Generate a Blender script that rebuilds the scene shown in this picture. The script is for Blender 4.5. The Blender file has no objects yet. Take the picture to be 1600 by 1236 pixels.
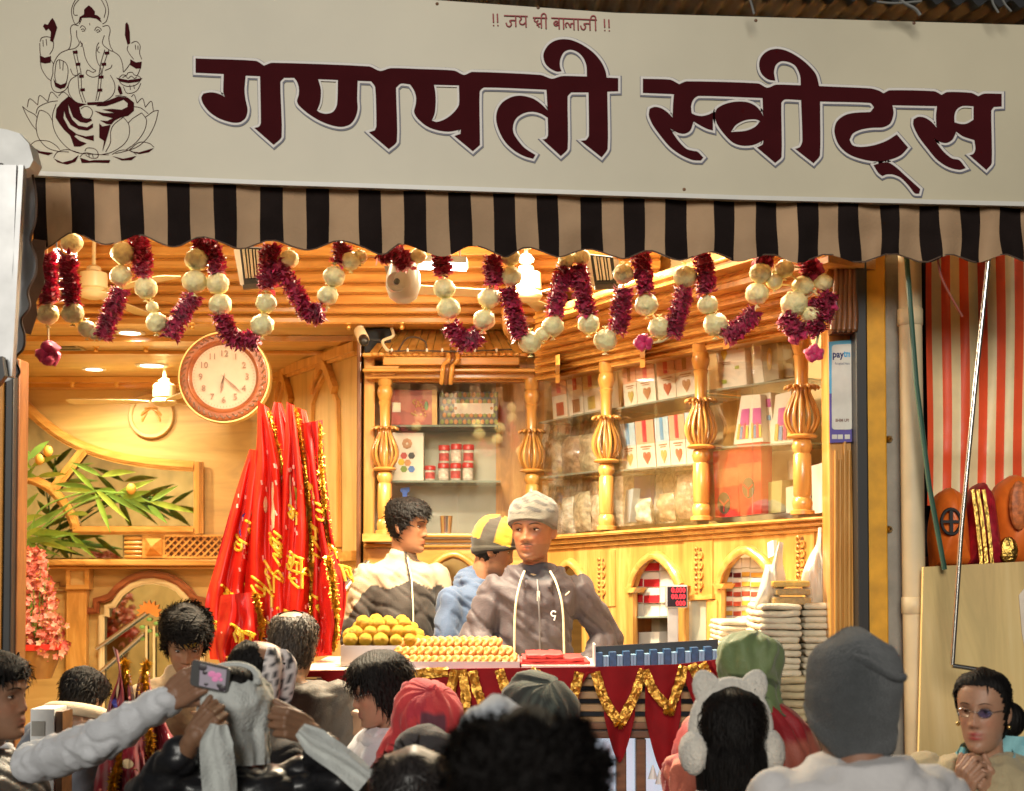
import bpy, bmesh, math, random
from mathutils import Vector, Matrix, noise
random.seed(7)
R = math.radians
SC = bpy.context.scene
COL = SC.collection
PI = math.pi
# ------------------------------------------------------------------ camera, world, sun, exposure
F, CX, CY, CAMZ, TILT = 2200.0, 800.0, 813.0, 1.95, R(2.0)      # focal length and principal point of a 1600 x 1236 frame
cam_d = bpy.data.cameras.new('camera'); cam = bpy.data.objects.new('camera', cam_d); COL.objects.link(cam)
cam.location = (0, 0, CAMZ); cam.rotation_euler = (R(90) + TILT, 0, 0)
cam_d.sensor_width = 36; cam_d.lens = 36 * F / 1600; cam_d.shift_y = (CY - 618) / 1600
cam_d.clip_start = .05; cam_d.clip_end = 400
cam_d.dof.use_dof = True; cam_d.dof.focus_distance = 5.6; cam_d.dof.aperture_fstop = 4.0
SC.camera = cam
W = bpy.data.worlds.new('World'); SC.world = W; W.use_nodes = True
SUN_EL, SUN_AZ = R(17), R(8)                                    # high in the street behind the camera
nt = W.node_tree; bg = nt.nodes['Background']
sky = nt.nodes.new('ShaderNodeTexSky'); sky.sky_type = 'NISHITA'; sky.sun_disc = False
sky.sun_elevation = SUN_EL; sky.sun_rotation = PI + SUN_AZ
nt.links.new(sky.outputs[0], bg.inputs[0]); bg.inputs[1].default_value = 0.008
sd = bpy.data.lights.new('sun', 'SUN'); sd.energy = 2.15; sd.angle = R(20); sd.color = (1.0, .955, .86)
sun = bpy.data.objects.new('sun', sd); COL.objects.link(sun)
sun.rotation_euler = (R(90) - SUN_EL, 0, -SUN_AZ)                # shines away from the camera, down onto the shop front
sun.location = (-1.5, -6, 6)
SC.view_settings.view_transform = 'Standard'; SC.view_settings.look = 'None'
SC.view_settings.exposure = 0.0; SC.view_settings.gamma = 1.0
SC.view_settings.use_curve_mapping = False
SC.render.engine = 'CYCLES'
SC.cycles.use_denoising = True
SC.cycles.max_bounces = 8; SC.cycles.diffuse_bounces = 5; SC.cycles.glossy_bounces = 3; SC.cycles.transmission_bounces = 4
SC.cycles.transparent_max_bounces = 12
SC.cycles.caustics_reflective = False; SC.cycles.caustics_refractive = False
SC.cycles.sample_clamp_indirect = 6.0

cT, sT = math.cos(TILT), math.sin(TILT)
def ray(px, py):
    dx, dy = (px - CX) / F, (CY - py) / F
    return Vector((dx, cT - dy * sT, sT + dy * cT))
def P(px, py, Y):
    """the point at depth Y metres that the photograph shows at px, py"""
    r = ray(px, py); return Vector((0, 0, CAMZ)) + r * (Y / r.y)
def M(px, Y): return px * Y / F                                   # pixels to metres at depth Y
# ------------------------------------------------------------------ materials
MATS = {}
def nodes(name):
    m = bpy.data.materials.new(name); m.use_nodes = True
    n = m.node_tree; b = n.nodes['Principled BSDF']
    return m, n, b
def rgba(c): return (c[0], c[1], c[2], 1)
def mat(name, col, rough=.6, metal=0., var=.18, vs=9., bump=0., bs=60., spec=.5, sheen=0., coat=0., trans=0., emit=None, es=0., alpha=1., stretch=(1, 1, 1), sss=0.):
    if name in MATS: return MATS[name]
    m, n, b = nodes(name); L = n.links.new
    tc = n.nodes.new('ShaderNodeTexCoord'); mp = n.nodes.new('ShaderNodeMapping'); L(tc.outputs['Object'], mp.inputs[0])
    mp.inputs['Scale'].default_value = stretch
    no = n.nodes.new('ShaderNodeTexNoise'); no.inputs['Scale'].default_value = vs; no.inputs['Detail'].default_value = 5
    L(mp.outputs[0], no.inputs[0])
    r = n.nodes.new('ShaderNodeValToRGB'); r.color_ramp.elements[0].position = .3; r.color_ramp.elements[1].position = .72
    r.color_ramp.elements[0].color = rgba([c * (1 - var) for c in col]); r.color_ramp.elements[1].color = rgba([min(1, c * (1 + var)) for c in col])
    L(no.outputs[0], r.inputs[0]); L(r.outputs[0], b.inputs['Base Color'])
    b.inputs['Roughness'].default_value = rough; b.inputs['Metallic'].default_value = metal
    b.inputs['Specular IOR Level'].default_value = spec
    b.inputs['Sheen Weight'].default_value = sheen; b.inputs['Coat Weight'].default_value = coat
    b.inputs['Transmission Weight'].default_value = trans; b.inputs['Alpha'].default_value = alpha
    if sss: b.inputs['Subsurface Weight'].default_value = sss; b.inputs['Subsurface Radius'].default_value = (.012, .006, .004); b.inputs['Subsurface Scale'].default_value = 1
    if emit: b.inputs['Emission Color'].default_value = rgba(emit); b.inputs['Emission Strength'].default_value = es
    if bump:
        n2 = n.nodes.new('ShaderNodeTexNoise'); n2.inputs['Scale'].default_value = bs; n2.inputs['Detail'].default_value = 4
        L(mp.outputs[0], n2.inputs[0]); bu = n.nodes.new('ShaderNodeBump'); bu.inputs['Strength'].default_value = bump; bu.inputs['Distance'].default_value = .01
        L(n2.outputs[0], bu.inputs['Height']); L(bu.outputs[0], b.inputs['Normal'])
    MATS[name] = m; return m
def wood(name, c1, c2, axis='X', rough=.3, sc=7., coat=.3):
    """varnished wood: grain stretched along one axis"""
    if name in MATS: return MATS[name]
    m, n, b = nodes(name); L = n.links.new
    tc = n.nodes.new('ShaderNodeTexCoord'); mp = n.nodes.new('ShaderNodeMapping'); L(tc.outputs['Object'], mp.inputs[0])
    k = {'X': (.12, 1, 1), 'Y': (1, .12, 1), 'Z': (1, 1, .12)}[axis]; mp.inputs['Scale'].default_value = k
    no = n.nodes.new('ShaderNodeTexNoise'); no.inputs['Scale'].default_value = sc * 2; no.inputs['Detail'].default_value = 7; no.inputs['Roughness'].default_value = .62
    no.inputs['Distortion'].default_value = 1.2
    L(mp.outputs[0], no.inputs[0])
    r = n.nodes.new('ShaderNodeValToRGB'); e = r.color_ramp.elements
    e[0].position = .32; e[0].color = rgba([c * .72 for c in c1]); e[1].position = .7; e[1].color = rgba(c2)
    q = e.new(.5); q.color = rgba(c1)
    L(no.outputs[0], r.inputs[0])
    big = n.nodes.new('ShaderNodeTexNoise'); big.inputs['Scale'].default_value = 1.7; L(tc.outputs['Object'], big.inputs[0])
    mx = n.nodes.new('ShaderNodeMix'); mx.data_type = 'RGBA'; mx.blend_type = 'MULTIPLY'; mx.inputs[0].default_value = .35
    L(r.outputs[0], mx.inputs[6]); L(big.outputs[1], mx.inputs[7])
    hs = n.nodes.new('ShaderNodeHueSaturation'); hs.inputs['Saturation'].default_value = 1.0; hs.inputs['Value'].default_value = 1.12
    L(mx.outputs[2], hs.inputs['Color'])
    r2 = n.nodes.new('ShaderNodeMix'); r2.data_type = 'RGBA'; r2.inputs[0].default_value = .55; L(hs.outputs[0], r2.inputs[6]); L(r.outputs[0], r2.inputs[7])
    L(r2.outputs[2], b.inputs['Base Color'])
    b.inputs['Roughness'].default_value = rough; b.inputs['Coat Weight'].default_value = coat; b.inputs['Coat Roughness'].default_value = .15
    bu = n.nodes.new('ShaderNodeBump'); bu.inputs['Strength'].default_value = .12; bu.inputs['Distance'].default_value = .01
    L(no.outputs[0], bu.inputs['Height']); L(bu.outputs[0], b.inputs['Normal'])
    MATS[name] = m; return m
def vcol(name, rough=.55, sss=0., bump=0., bs=200., sheen=0., spec=.4, var=.12, vs=30., coat=0., stretch=(1, 1, 1), metal=0.):
    """material whose base colour is the mesh's own colour attribute Col, with fine variation"""
    if name in MATS: return MATS[name]
    m, n, b = nodes(name); L = n.links.new
    a = n.nodes.new('ShaderNodeVertexColor'); a.layer_name = 'Col'
    tc = n.nodes.new('ShaderNodeTexCoord'); mp = n.nodes.new('ShaderNodeMapping'); L(tc.outputs['Object'], mp.inputs[0]); mp.inputs['Scale'].default_value = stretch
    no = n.nodes.new('ShaderNodeTexNoise'); no.inputs['Scale'].default_value = vs; no.inputs['Detail'].default_value = 5; L(mp.outputs[0], no.inputs[0])
    mr = n.nodes.new('ShaderNodeMapRange'); mr.inputs[1].default_value = .25; mr.inputs[2].default_value = .75; mr.inputs[3].default_value = 1 - var; mr.inputs[4].default_value = 1 + var
    L(no.outputs[0], mr.inputs[0])
    vm = n.nodes.new('ShaderNodeVectorMath'); vm.operation = 'SCALE'; L(a.outputs[0], vm.inputs[0]); L(mr.outputs[0], vm.inputs['Scale'])
    L(vm.outputs[0], b.inputs['Base Color'])
    b.inputs['Roughness'].default_value = rough; b.inputs['Sheen Weight'].default_value = sheen; b.inputs['Specular IOR Level'].default_value = spec
    b.inputs['Coat Weight'].default_value = coat; b.inputs['Metallic'].default_value = metal
    if sss: b.inputs['Subsurface Weight'].default_value = sss; b.inputs['Subsurface Radius'].default_value = (.012, .005, .003); b.inputs['Subsurface Scale'].default_value = 1
    if bump:
        n2 = n.nodes.new('ShaderNodeTexNoise'); n2.inputs['Scale'].default_value = bs; n2.inputs['Detail'].default_value = 3; L(mp.outputs[0], n2.inputs[0])
        bu = n.nodes.new('ShaderNodeBump'); bu.inputs['Strength'].default_value = bump; bu.inputs['Distance'].default_value = .006
        L(n2.outputs[0], bu.inputs['Height']); L(bu.outputs[0], b.inputs['Normal'])
    MATS[name] = m; return m
def glass(name, col=(1, 1, 1), rough=.02, refl=.05):
    """thin clear sheet: mostly see-through with a mirror share that grows towards grazing angles"""
    if name in MATS: return MATS[name]
    m, n, b = nodes(name); L = n.links.new
    out = n.nodes['Material Output']; tr = n.nodes.new('ShaderNodeBsdfTransparent'); tr.inputs[0].default_value = rgba(col)
    gl = n.nodes.new('ShaderNodeBsdfGlossy'); gl.inputs['Roughness'].default_value = rough
    lw = n.nodes.new('ShaderNodeLayerWeight'); lw.inputs[0].default_value = .35
    ad = n.nodes.new('ShaderNodeMath'); ad.operation = 'MULTIPLY_ADD'; ad.inputs[1].default_value = .32; ad.inputs[2].default_value = refl; ad.use_clamp = True
    L(lw.outputs['Fresnel'], ad.inputs[0]); mx = n.nodes.new('ShaderNodeMixShader'); L(ad.outputs[0], mx.inputs[0]); L(tr.outputs[0], mx.inputs[1]); L(gl.outputs[0], mx.inputs[2])
    L(mx.outputs[0], out.inputs[0]); MATS[name] = m; return m
def glow(name, col, s):
    if name in MATS: return MATS[name]
    m, n, b = nodes(name); b.inputs['Base Color'].default_value = rgba([c * .4 for c in col]); b.inputs['Emission Color'].default_value = rgba(col); b.inputs['Emission Strength'].default_value = s
    MATS[name] = m; return m
# ------------------------------------------------------------------ objects
ORG = {}
def obj(name, me, parent=None, loc=None):
    o = bpy.data.objects.new(name, me); COL.objects.link(o)
    if parent is not None: o.parent = parent; ORG[o.name] = ORG[parent.name]
    else: ORG[o.name] = Vector(loc) if loc is not None else Vector((0, 0, 0)); o.location = ORG[o.name]
    return o
def tag(o, label=None, cat=None, group=None, kind=None):
    if label: o['label'] = label
    if cat: o['category'] = cat
    if group: o['group'] = group
    if kind: o['kind'] = kind
    return o
def thing(name, label, cat, loc=(0, 0, 0), group=None, kind=None):
    return tag(obj(name, None, None, loc), label, cat, group, kind)
def copy_tree(o, loc, label=None, par=None):
    c = o.copy(); COL.objects.link(c)
    if par is not None: c.parent = par
    else: c.location = loc
    if label: c['label'] = label
    for ch in list(o.children): copy_tree(ch, None, None, c)
    return c
def catmull(pts, n=6, closed=False):
    pts = [Vector(p) for p in pts]; out = []; N = len(pts)
    rng = range(N) if closed else range(N - 1)
    for i in rng:
        p1, p2 = pts[i], pts[(i + 1) % N]
        p0 = pts[i - 1] if (closed or i > 0) else p1 * 2 - p2
        p3 = pts[(i + 2) % N] if (closed or i + 2 < N) else p2 * 2 - p1
        for k in range(n):
            t = k / n
            out.append(.5 * ((2 * p1) + (p2 - p0) * t + (2 * p0 - 5 * p1 + 4 * p2 - p3) * t * t + (3 * p1 - p0 - 3 * p2 + p3) * t ** 3))
    if not closed: out.append(pts[-1])
    return out
def smooth_poly(pts, n=3, ang=48):
    """rounds a closed 2-D outline except at its sharp corners"""
    pts = [Vector(p) for p in pts]; N = len(pts); sharp = []
    for i in range(N):
        a = pts[i] - pts[i - 1]; b = pts[(i + 1) % N] - pts[i]
        sharp.append(a.length < 1e-6 or b.length < 1e-6 or a.angle(b) > R(ang))
    out = []
    for i in range(N):
        p1, p2 = pts[i], pts[(i + 1) % N]
        p0 = p1 * 2 - p2 if sharp[i] else pts[i - 1]; p3 = p2 * 2 - p1 if sharp[(i + 1) % N] else pts[(i + 2) % N]
        L = (p2 - p1).length
        if not sharp[i]: p0 = p1 - (p1 - p0).normalized() * min(L, (p1 - p0).length)
        if not sharp[(i + 1) % N]: p3 = p2 + (p3 - p2).normalized() * min(L, (p3 - p2).length)
        for k in range(n):
            t = k / n
            out.append(.5 * ((2 * p1) + (p2 - p0) * t + (2 * p0 - 5 * p1 + 4 * p2 - p3) * t * t + (3 * p1 - p0 - 3 * p2 + p3) * t ** 3))
    return out
class MB:
    def __init__(s): s.v = []; s.f = []; s.m = []; s.c = None; s.mi = 0
    def add(s, vs, fs, mi=None):
        o = len(s.v); s.v += [Vector(x) for x in vs]; s.f += [tuple(i + o for i in f) for f in fs]; s.m += [s.mi if mi is None else mi] * len(fs); return s
    def box(s, lo, hi, rot=None, c=None):
        lo, hi = Vector(lo), Vector(hi)
        vs = [Vector((x, y, z)) for z in (lo.z, hi.z) for y in (lo.y, hi.y) for x in (lo.x, hi.x)]
        if rot is not None:
            c = (lo + hi) / 2 if c is None else Vector(c); vs = [c + rot @ (v - c) for v in vs]
        return s.add(vs, [(0, 2, 3, 1), (4, 5, 7, 6), (0, 1, 5, 4), (2, 6, 7, 3), (0, 4, 6, 2), (1, 3, 7, 5)])
    def bevbox(s, lo, hi, b, rot=None):
        """box whose twelve edges are chamfered by b"""
        lo, hi = Vector(lo), Vector(hi); c = (lo + hi) / 2; h = (hi - lo) / 2; b = min(b, h.x * .9, h.y * .9, h.z * .9)
        bm = bmesh.new(); bmesh.ops.create_cube(bm, size=2)
        for v in bm.verts: v.co = Vector((v.co.x * h.x, v.co.y * h.y, v.co.z * h.z))
        bmesh.ops.bevel(bm, geom=list(bm.edges), offset=b, segments=2, affect='EDGES', profile=.5)
        bm.verts.index_update()
        s.add([c + (rot @ v.co if rot is not None else v.co) for v in bm.verts], [[v.index for v in f.verts] for f in bm.faces]); bm.free(); return s
    def tube(s, pts, rad, n=8, caps=True, flat=1., up=None):
        pts = [Vector(p) for p in pts]; N = len(pts)
        rad = [rad] * N if not hasattr(rad, '__len__') else rad
        vs = []; prev = None
        for i, p in enumerate(pts):
            t = (pts[min(i + 1, N - 1)] - pts[max(i - 1, 0)]).normalized()
            if prev is None:
                a = Vector(up) if up is not None else (Vector((0, 0, 1)) if abs(t.z) < .9 else Vector((1, 0, 0)))
                u = (a - t * a.dot(t)).normalized()
            else: u = (prev - t * prev.dot(t)).normalized()
            prev = u; w = t.cross(u)
            for k in range(n):
                a = 2 * PI * k / n; vs.append(p + (u * math.cos(a) * flat + w * math.sin(a)) * rad[i])
        fs = [(i * n + k, i * n + (k + 1) % n, (i + 1) * n + (k + 1) % n, (i + 1) * n + k) for i in range(N - 1) for k in range(n)]
        if caps: fs += [tuple(range(n - 1, -1, -1)), tuple((N - 1) * n + k for k in range(n))]
        return s.add(vs, fs)
    def capsule(s, pts, rad, n=10):
        """tube with rounded ends"""
        pts = [Vector(p) for p in pts]; rad = [rad] * len(pts) if not hasattr(rad, '__len__') else list(rad)
        d0 = (pts[0] - pts[1]).normalized(); d1 = (pts[-1] - pts[-2]).normalized()
        a = [pts[0] + d0 * rad[0] * k for k in (.97, .75, .4)]; ra = [rad[0] * k for k in (.25, .66, .92)]
        b = [pts[-1] + d1 * rad[-1] * k for k in (.4, .75, .97)]; rb = [rad[-1] * k for k in (.92, .66, .25)]
        return s.tube(a + pts + b, ra + rad + rb, n)
    def lathe(s, prof, base, n=20, axis='Z', ang=2 * PI):
        """prof: (radius, height) pairs turned about an axis through base"""
        base = Vector(base); vs = []
        full = ang > 6.28; nn = n if full else n + 1
        for r, h in prof:
            for k in range(nn):
                a = ang * k / n; x, y = r * math.cos(a), r * math.sin(a)
                vs.append(base + (Vector((x, y, h)) if axis == 'Z' else Vector((x, -h, y)) if axis == 'Y' else Vector((h, x, y))))
        fs = [(i * nn + k, i * nn + (k + 1) % nn, (i + 1) * nn + (k + 1) % nn, (i + 1) * nn + k) for i in range(len(prof) - 1) for k in range(n)]
        return s.add(vs, fs)
    def sphere(s, c, r, n=14, m=9, sq=None):
        c = Vector(c); r = Vector((r, r, r)) if not hasattr(r, '__len__') else Vector(r); vs = []; fs = []
        for i in range(m + 1):
            t = PI * i / m
            for k in range(n):
                a = 2 * PI * k / n; d = Vector((math.sin(t) * math.cos(a) * r.x, math.sin(t) * math.sin(a) * r.y, math.cos(t) * r.z))
                vs.append(c + (sq @ d if sq is not None else d))
        for i in range(m):
            for k in range(n): fs.append((i * n + k, (i + 1) * n + k, (i + 1) * n + (k + 1) % n, i * n + (k + 1) % n))
        return s.add(vs, fs)
    def grid(s, fn, nu, nv, mi=None, flip=False):
        vs = [fn(i / nu, j / nv) for j in range(nv + 1) for i in range(nu + 1)]
        fs = []
        for j in range(nv):
            for i in range(nu):
                a = j * (nu + 1) + i; q = (a, a + 1, a + nu + 2, a + nu + 1); fs.append(q[::-1] if flip else q)
        return s.add(vs, fs, mi)
    def prism(s, outline, push, holes=()):
        """closed outline (world points) with holes, given depth by the vector push"""
        push = Vector(push); loops = [[Vector(p) for p in outline]] + [[Vector(p) for p in h] for h in holes]
        bm = bmesh.new(); es = []; lv = []
        for lp in loops:
            vv = [bm.verts.new(p) for p in lp]; lv.append(vv)
            es += [bm.edges.new((vv[i], vv[(i + 1) % len(vv)])) for i in range(len(vv))]
        bmesh.ops.triangle_fill(bm, edges=es, use_beauty=True, use_dissolve=False, normal=(-push).normalized())
        bm.verts.index_update()
        front = [[v.index for v in f.verts] for f in bm.faces]; co = [v.co.copy() for v in bm.verts]; n = len(co)
        fs = [tuple(f) for f in front] + [tuple(i + n for i in f[::-1]) for f in front]
        for vv in lv:
            ids = [v.index for v in vv]
            for i in range(len(ids)): a, b = ids[i], ids[(i + 1) % len(ids)]; fs.append((a, b, b + n, a + n))
        bm.free(); return s.add(co + [p + push for p in co], fs)
    def ribbon(s, pts, w, thick=.002, nrm=(0, -1, 0)):
        """flat band along pts, w wide, lying across nrm"""
        pts = [Vector(p) for p in pts]; nrm = Vector(nrm).normalized(); vs = []; N = len(pts)
        ws = [w] * N if not hasattr(w, '__len__') else w
        for i, p in enumerate(pts):
            t = (pts[min(i + 1, N - 1)] - pts[max(i - 1, 0)]).normalized(); u = t.cross(nrm).normalized() * ws[i] / 2
            vs += [p - u + nrm * thick, p + u + nrm * thick, p + u, p - u]
        fs = []
        for i in range(N - 1):
            a = i * 4
            for k in range(4): fs.append((a + k, a + (k + 1) % 4, a + 4 + (k + 1) % 4, a + 4 + k))
        fs += [(3, 2, 1, 0), tuple((N - 1) * 4 + k for k in range(4))]
        return s.add(vs, fs)
    def center(s):
        n = max(1, len(s.v)); lo = Vector((min(v.x for v in s.v), min(v.y for v in s.v), min(v.z for v in s.v))); hi = Vector((max(v.x for v in s.v), max(v.y for v in s.v), max(v.z for v in s.v)))
        return Vector(((lo.x + hi.x) / 2, (lo.y + hi.y) / 2, lo.z))
    def mesh(s, name, mats, org, smooth=0):
        me = bpy.data.meshes.new(name); me.from_pydata([v - org for v in s.v], [], s.f)
        mats = mats if isinstance(mats, (list, tuple)) else [mats]
        for m in mats: me.materials.append(m)
        if len(mats) > 1: me.polygons.foreach_set('material_index', s.m)
        bm = bmesh.new(); bm.from_mesh(me); bmesh.ops.recalc_face_normals(bm, faces=list(bm.faces)); bm.to_mesh(me); bm.free()
        if smooth:
            me.polygons.foreach_set('use_smooth', [True] * len(me.polygons))
            if smooth < 180: me.set_sharp_from_angle(angle=R(smooth))
        return me
    def build(s, name, mats, parent=None, smooth=0, recalc=True):
        org = ORG[parent.name] if parent is not None else s.center()
        return obj(name, s.mesh(name, mats, org, smooth), parent, None if parent is not None else org)
def mean(pts):
    q = Vector((0, 0, 0))
    for p in pts: q += p
    return q / len(pts)
def lerp(a, b, t): return a + (b - a) * t
def interp(tab, x):
    if x <= tab[0][0]: return tab[0][1]
    for (a, va), (b, vb) in zip(tab, tab[1:]):
        if x <= b: return va + (vb - va) * (x - a) / (b - a)
    return tab[-1][1]
def jit(a): return random.uniform(-a, a)
ORDN = ('first', 'second', 'third', 'fourth', 'fifth', 'sixth', 'seventh', 'eighth', 'ninth', 'tenth', 'eleventh', 'twelfth', 'thirteenth', 'fourteenth', 'fifteenth', 'sixteenth', 'seventeenth', 'eighteenth')
# ------------------------------------------------------------------ materials of the shop
WX = wood('honey_wood_x', (.58, .28, .062), (.74, .425, .125), 'X')
WY = wood('honey_wood_y', (.58, .28, .062), (.74, .425, .125), 'Y')
WZ = wood('honey_wood_z', (.58, .28, .062), (.74, .425, .125), 'Z')
PLY = wood('pale_ply', (.56, .36, .125), (.66, .45, .18), 'X', .42, 3.0, .1)
PLYZ = wood('pale_ply_z', (.56, .36, .125), (.66, .45, .18), 'Z', .42, 3.0, .1)
DARKW = wood('dark_wood', (.16, .06, .02), (.26, .11, .035), 'Z', .4)
REDW = wood('red_wood', (.30, .085, .03), (.42, .14, .05), 'X', .35)
BLACK = mat('black_paint', (.012, .011, .011), .45)
CREAM = mat('cream_plastic', (.78, .70, .50), .45, var=.05)
WHITE = mat('white_plastic', (.80, .80, .78), .4, var=.04)
STEEL = mat('steel', (.62, .60, .56), .25, 1., var=.06)
MIRROR = mat('mirror', (.46, .52, .50), .05, 1., var=.03, vs=3.)
GLASS = glass('clear_glass')
GOLD = mat('gold_foil', (.85, .52, .12), .3, 1., .25, 60, bump=.6, bs=90)
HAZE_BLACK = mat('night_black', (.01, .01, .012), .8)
# ------------------------------------------------------------------ the wing of the cabinet: a vertical plane turned towards the street
WA = Vector((P(835, 700, 7.0).x, 7.0, 0)); WB = Vector((P(1292, 700, 5.3).x, 5.3, 0))
WD = (WB - WA).normalized(); WN = Vector((WD.y, -WD.x, 0)); WL = (WB - WA).length
if WN.x > 0: WN = -WN
def WP(px, py, off=0.):
    r = ray(px, py); o = Vector((0, 0, CAMZ)); a = WA + WN * off
    return o + r * ((a - o).dot(WN) / r.dot(WN))
def AP(s, z, off=0.): return Vector((WA.x, WA.y, 0)) + WD * s + WN * off + Vector((0, 0, z))
FLOOR_Z = .45
def structure(name, mb, m, smooth=0, parent=None):
    o = mb.build(name, m, parent, smooth)
    if parent is None: o['kind'] = 'structure'
    return o
# ground, floor and shell of the shop
g = MB(); g.grid(lambda u, v: Vector((-40 + 80 * u, -40 + 80 * v, 0)), 8, 8); structure('road', g, mat('asphalt', (.05, .048, .045), .85, bump=.4, bs=40))
g = MB(); g.box((-3.6, 4.96, .004), (1.62, 9.3, FLOOR_Z)); structure('shop_floor', g, mat('floor_stone', (.33, .27, .2), .3, var=.2))
g = MB(); g.box((-3.7, 9.0, FLOOR_Z), (1.7, 9.15, 3.6)); back_wall = structure('back_wall', g, PLY)
g = MB(); g.prism([(-1.86, 5.02, FLOOR_Z), (-3.64, 9.0, FLOOR_Z), (-3.74, 9.0, FLOOR_Z), (-1.96, 5.02, FLOOR_Z)], (0, 0, 3.2)); structure('side_wall', g, PLY)
g = MB(); g.box((-3.7, 4.98, 3.50), (1.7, 6.55, 3.6)); front_ceiling = structure('ceiling', g, WX)
g = MB(); g.box((-3.7, 6.98, 3.16), (1.7, 9.0, 3.24)); rear_ceiling = structure('rear_ceiling', g, PLY)
# stepped beam with long rounded mouldings, each one a length of wood
bx0, bx1 = P(-30, 500, 7.0).x, P(862, 500, 6.9).x
g = MB(); g.box((bx0, 6.86, 3.20), (bx1 + .9, 6.98, 3.6)); beam = structure('ceiling_beam', g, WX)
steps = [(6.84, 3.145, .045), (6.80, 3.19, .04), (6.765, 3.23, .05), (6.71, 3.275, .045), (6.66, 3.315, .055), (6.59, 3.365, .05), (6.52, 3.41, .055), (6.45, 3.455, .05)]
for i, (y, z, h) in enumerate(steps):
    m = MB(); r = .008
    pr = [(y + .0, z), (y - .024, z), (y - .030, z + r), (y - .030, z + h * .62), (y - .022, z + h - .008), (y - .012, z + h), (7.0 - .1, z + h), (7.0 - .1, z)]
    m.prism([(bx0, a, b) for a, b in pr], (bx1 - bx0 + (0 if i < 3 else .5), 0, 0)); m.build('moulding', WX, beam)
# edge trim of the rear ceiling, at the back wall, with round brass knobs
m = MB(); m.box((-3.6, 8.86, 3.10), (-1.2, 9.0, 3.158)); m.build('ceiling_trim', WX, rear_ceiling)
m = MB(); m.box((-3.6, 8.80, 3.125), (-1.2, 8.86, 3.158)); m.build('ceiling_trim', WX, rear_ceiling)
m = MB(); m.box((-3.6, 7.25, 3.13), (-.7, 7.40, 3.158)); m.build('ceiling_trim', WX, rear_ceiling)
m = MB(); m.box((-3.6, 7.75, 3.14), (-.9, 7.80, 3.158)); m.build('ceiling_trim', WX, rear_ceiling)
BRASS = mat('brass', (.75, .50, .18), .3, 1.)
for px, py, Y in ((545, 513, 6.8), (628, 514, 6.8), (395, 512, 6.8), (300, 512, 6.8), (40, 597, 8.8), (113, 598, 8.8), (182, 598, 8.8), (228, 552, 7.6), (150, 549, 7.6)):
    p = P(px, py, Y); top = 3.145 if Y < 7 else 3.125 if Y > 8 else 3.16
    m = MB(); m.lathe([(.0, -.030), (.010, -.026), (.014, -.016), (.009, -.006), (.018, .0), (.018, .004), (0, .004)], Vector((p.x, p.y, top - .004)), 10)
    m.build('knob', BRASS, beam if Y < 7 else rear_ceiling, 60)
# oval recess ring in the front ceiling
m = MB(); q = []
for k in range(33): a = R(170 + 200 * k / 32); q.append(Vector((P(300, 380, 6.3).x + .34 * math.cos(a), 6.36 + .2 * math.sin(a), 3.49)))
m.tube(q, .022, 6); m.build('recess_ring', WX, front_ceiling, 60)
# ------------------------------------------------------------------ back wall: big mirror with curved frame, medallion, lattice, arch
YB = 9.0
def pxs(pts, Y): return [P(x, y, Y) for x, y in pts]
def px_prism(pts, Y, d, holes=()):
    m = MB(); m.prism(pxs(pts, Y), (0, d, 0), [pxs(h, Y) for h in holes]); return m
arc_out = [(12, 606), (40, 634), (68, 660), (100, 683), (135, 700), (180, 714), (240, 724), (304, 729)]
arc_in = [(12, 748), (30, 747), (55, 751), (82, 766), (103, 790), (116, 815), (118, 826)]
mir = arc_out + [(306, 729), (306, 822), (118, 822)] + arc_in[::-1]
px_prism(mir, 8.975, .02).build('mirror', MIRROR, back_wall)
px_prism([(12, 755), (34, 754), (56, 759), (78, 772), (96, 792), (107, 815), (110, 832), (110, 872), (12, 872)], 8.976, .02).build('mirror', MIRROR, back_wall)
px_prism([(112, 836), (192, 836), (192, 872), (112, 872)], 8.977, .02).build('mirror', MIRROR, back_wall)
def px_moulding(pts, Y, w, parent, m_, n=6, h=.035, closed=False):
    """raised double moulding along a line on the back wall, w pixels wide"""
    q = catmull(pxs(pts, Y), n) if n > 1 else pxs(pts, Y)
    ww = M(w, Y); m = MB()
    m.ribbon(q, ww, h * .55); m.ribbon([p + Vector((0, -.001, 0)) for p in q], ww * .62, h * .8); m.ribbon([p + Vector((0, -.002, 0)) for p in q], ww * .3, h)
    return m.build('mirror_frame', m_, parent)
px_moulding(arc_out, 8.97, 17, back_wall, WX)
px_moulding(arc_in, 8.97, 15, back_wall, WX)
px_moulding([(311, 722), (311, 834)], 8.968, 15, back_wall, WZ, 1)
px_moulding([(116, 829), (304, 829)], 8.969, 13, back_wall, WX, 1)
px_moulding([(133, 702), (82, 768)], 8.966, 15, back_wall, WZ, 1)
# round carved medallion
c = P(237, 650, 8.99)
m = MB(); m.lathe([(0, .012), (.118, .012), (.122, .024), (.140, .026), (.147, .016), (.147, 0)], c, 40, 'Y'); med = m.build('medallion', PLY, back_wall, 40)
m = MB()
for sg in (-1, 1):
    for a0, rr in ((20, .07), (60, .085), (-20, .06)):
        q = [c + Vector((sg * rr * math.cos(R(a0 + 14 * k)) * (1 - k * .09), -.014, rr * math.sin(R(a0 + 14 * k)) * .9 - .02)) for k in range(6)]
        m.tube(q, [.006, .009, .010, .008, .006, .003], 6)
m.build('carving', WX, med, 60)
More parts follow.
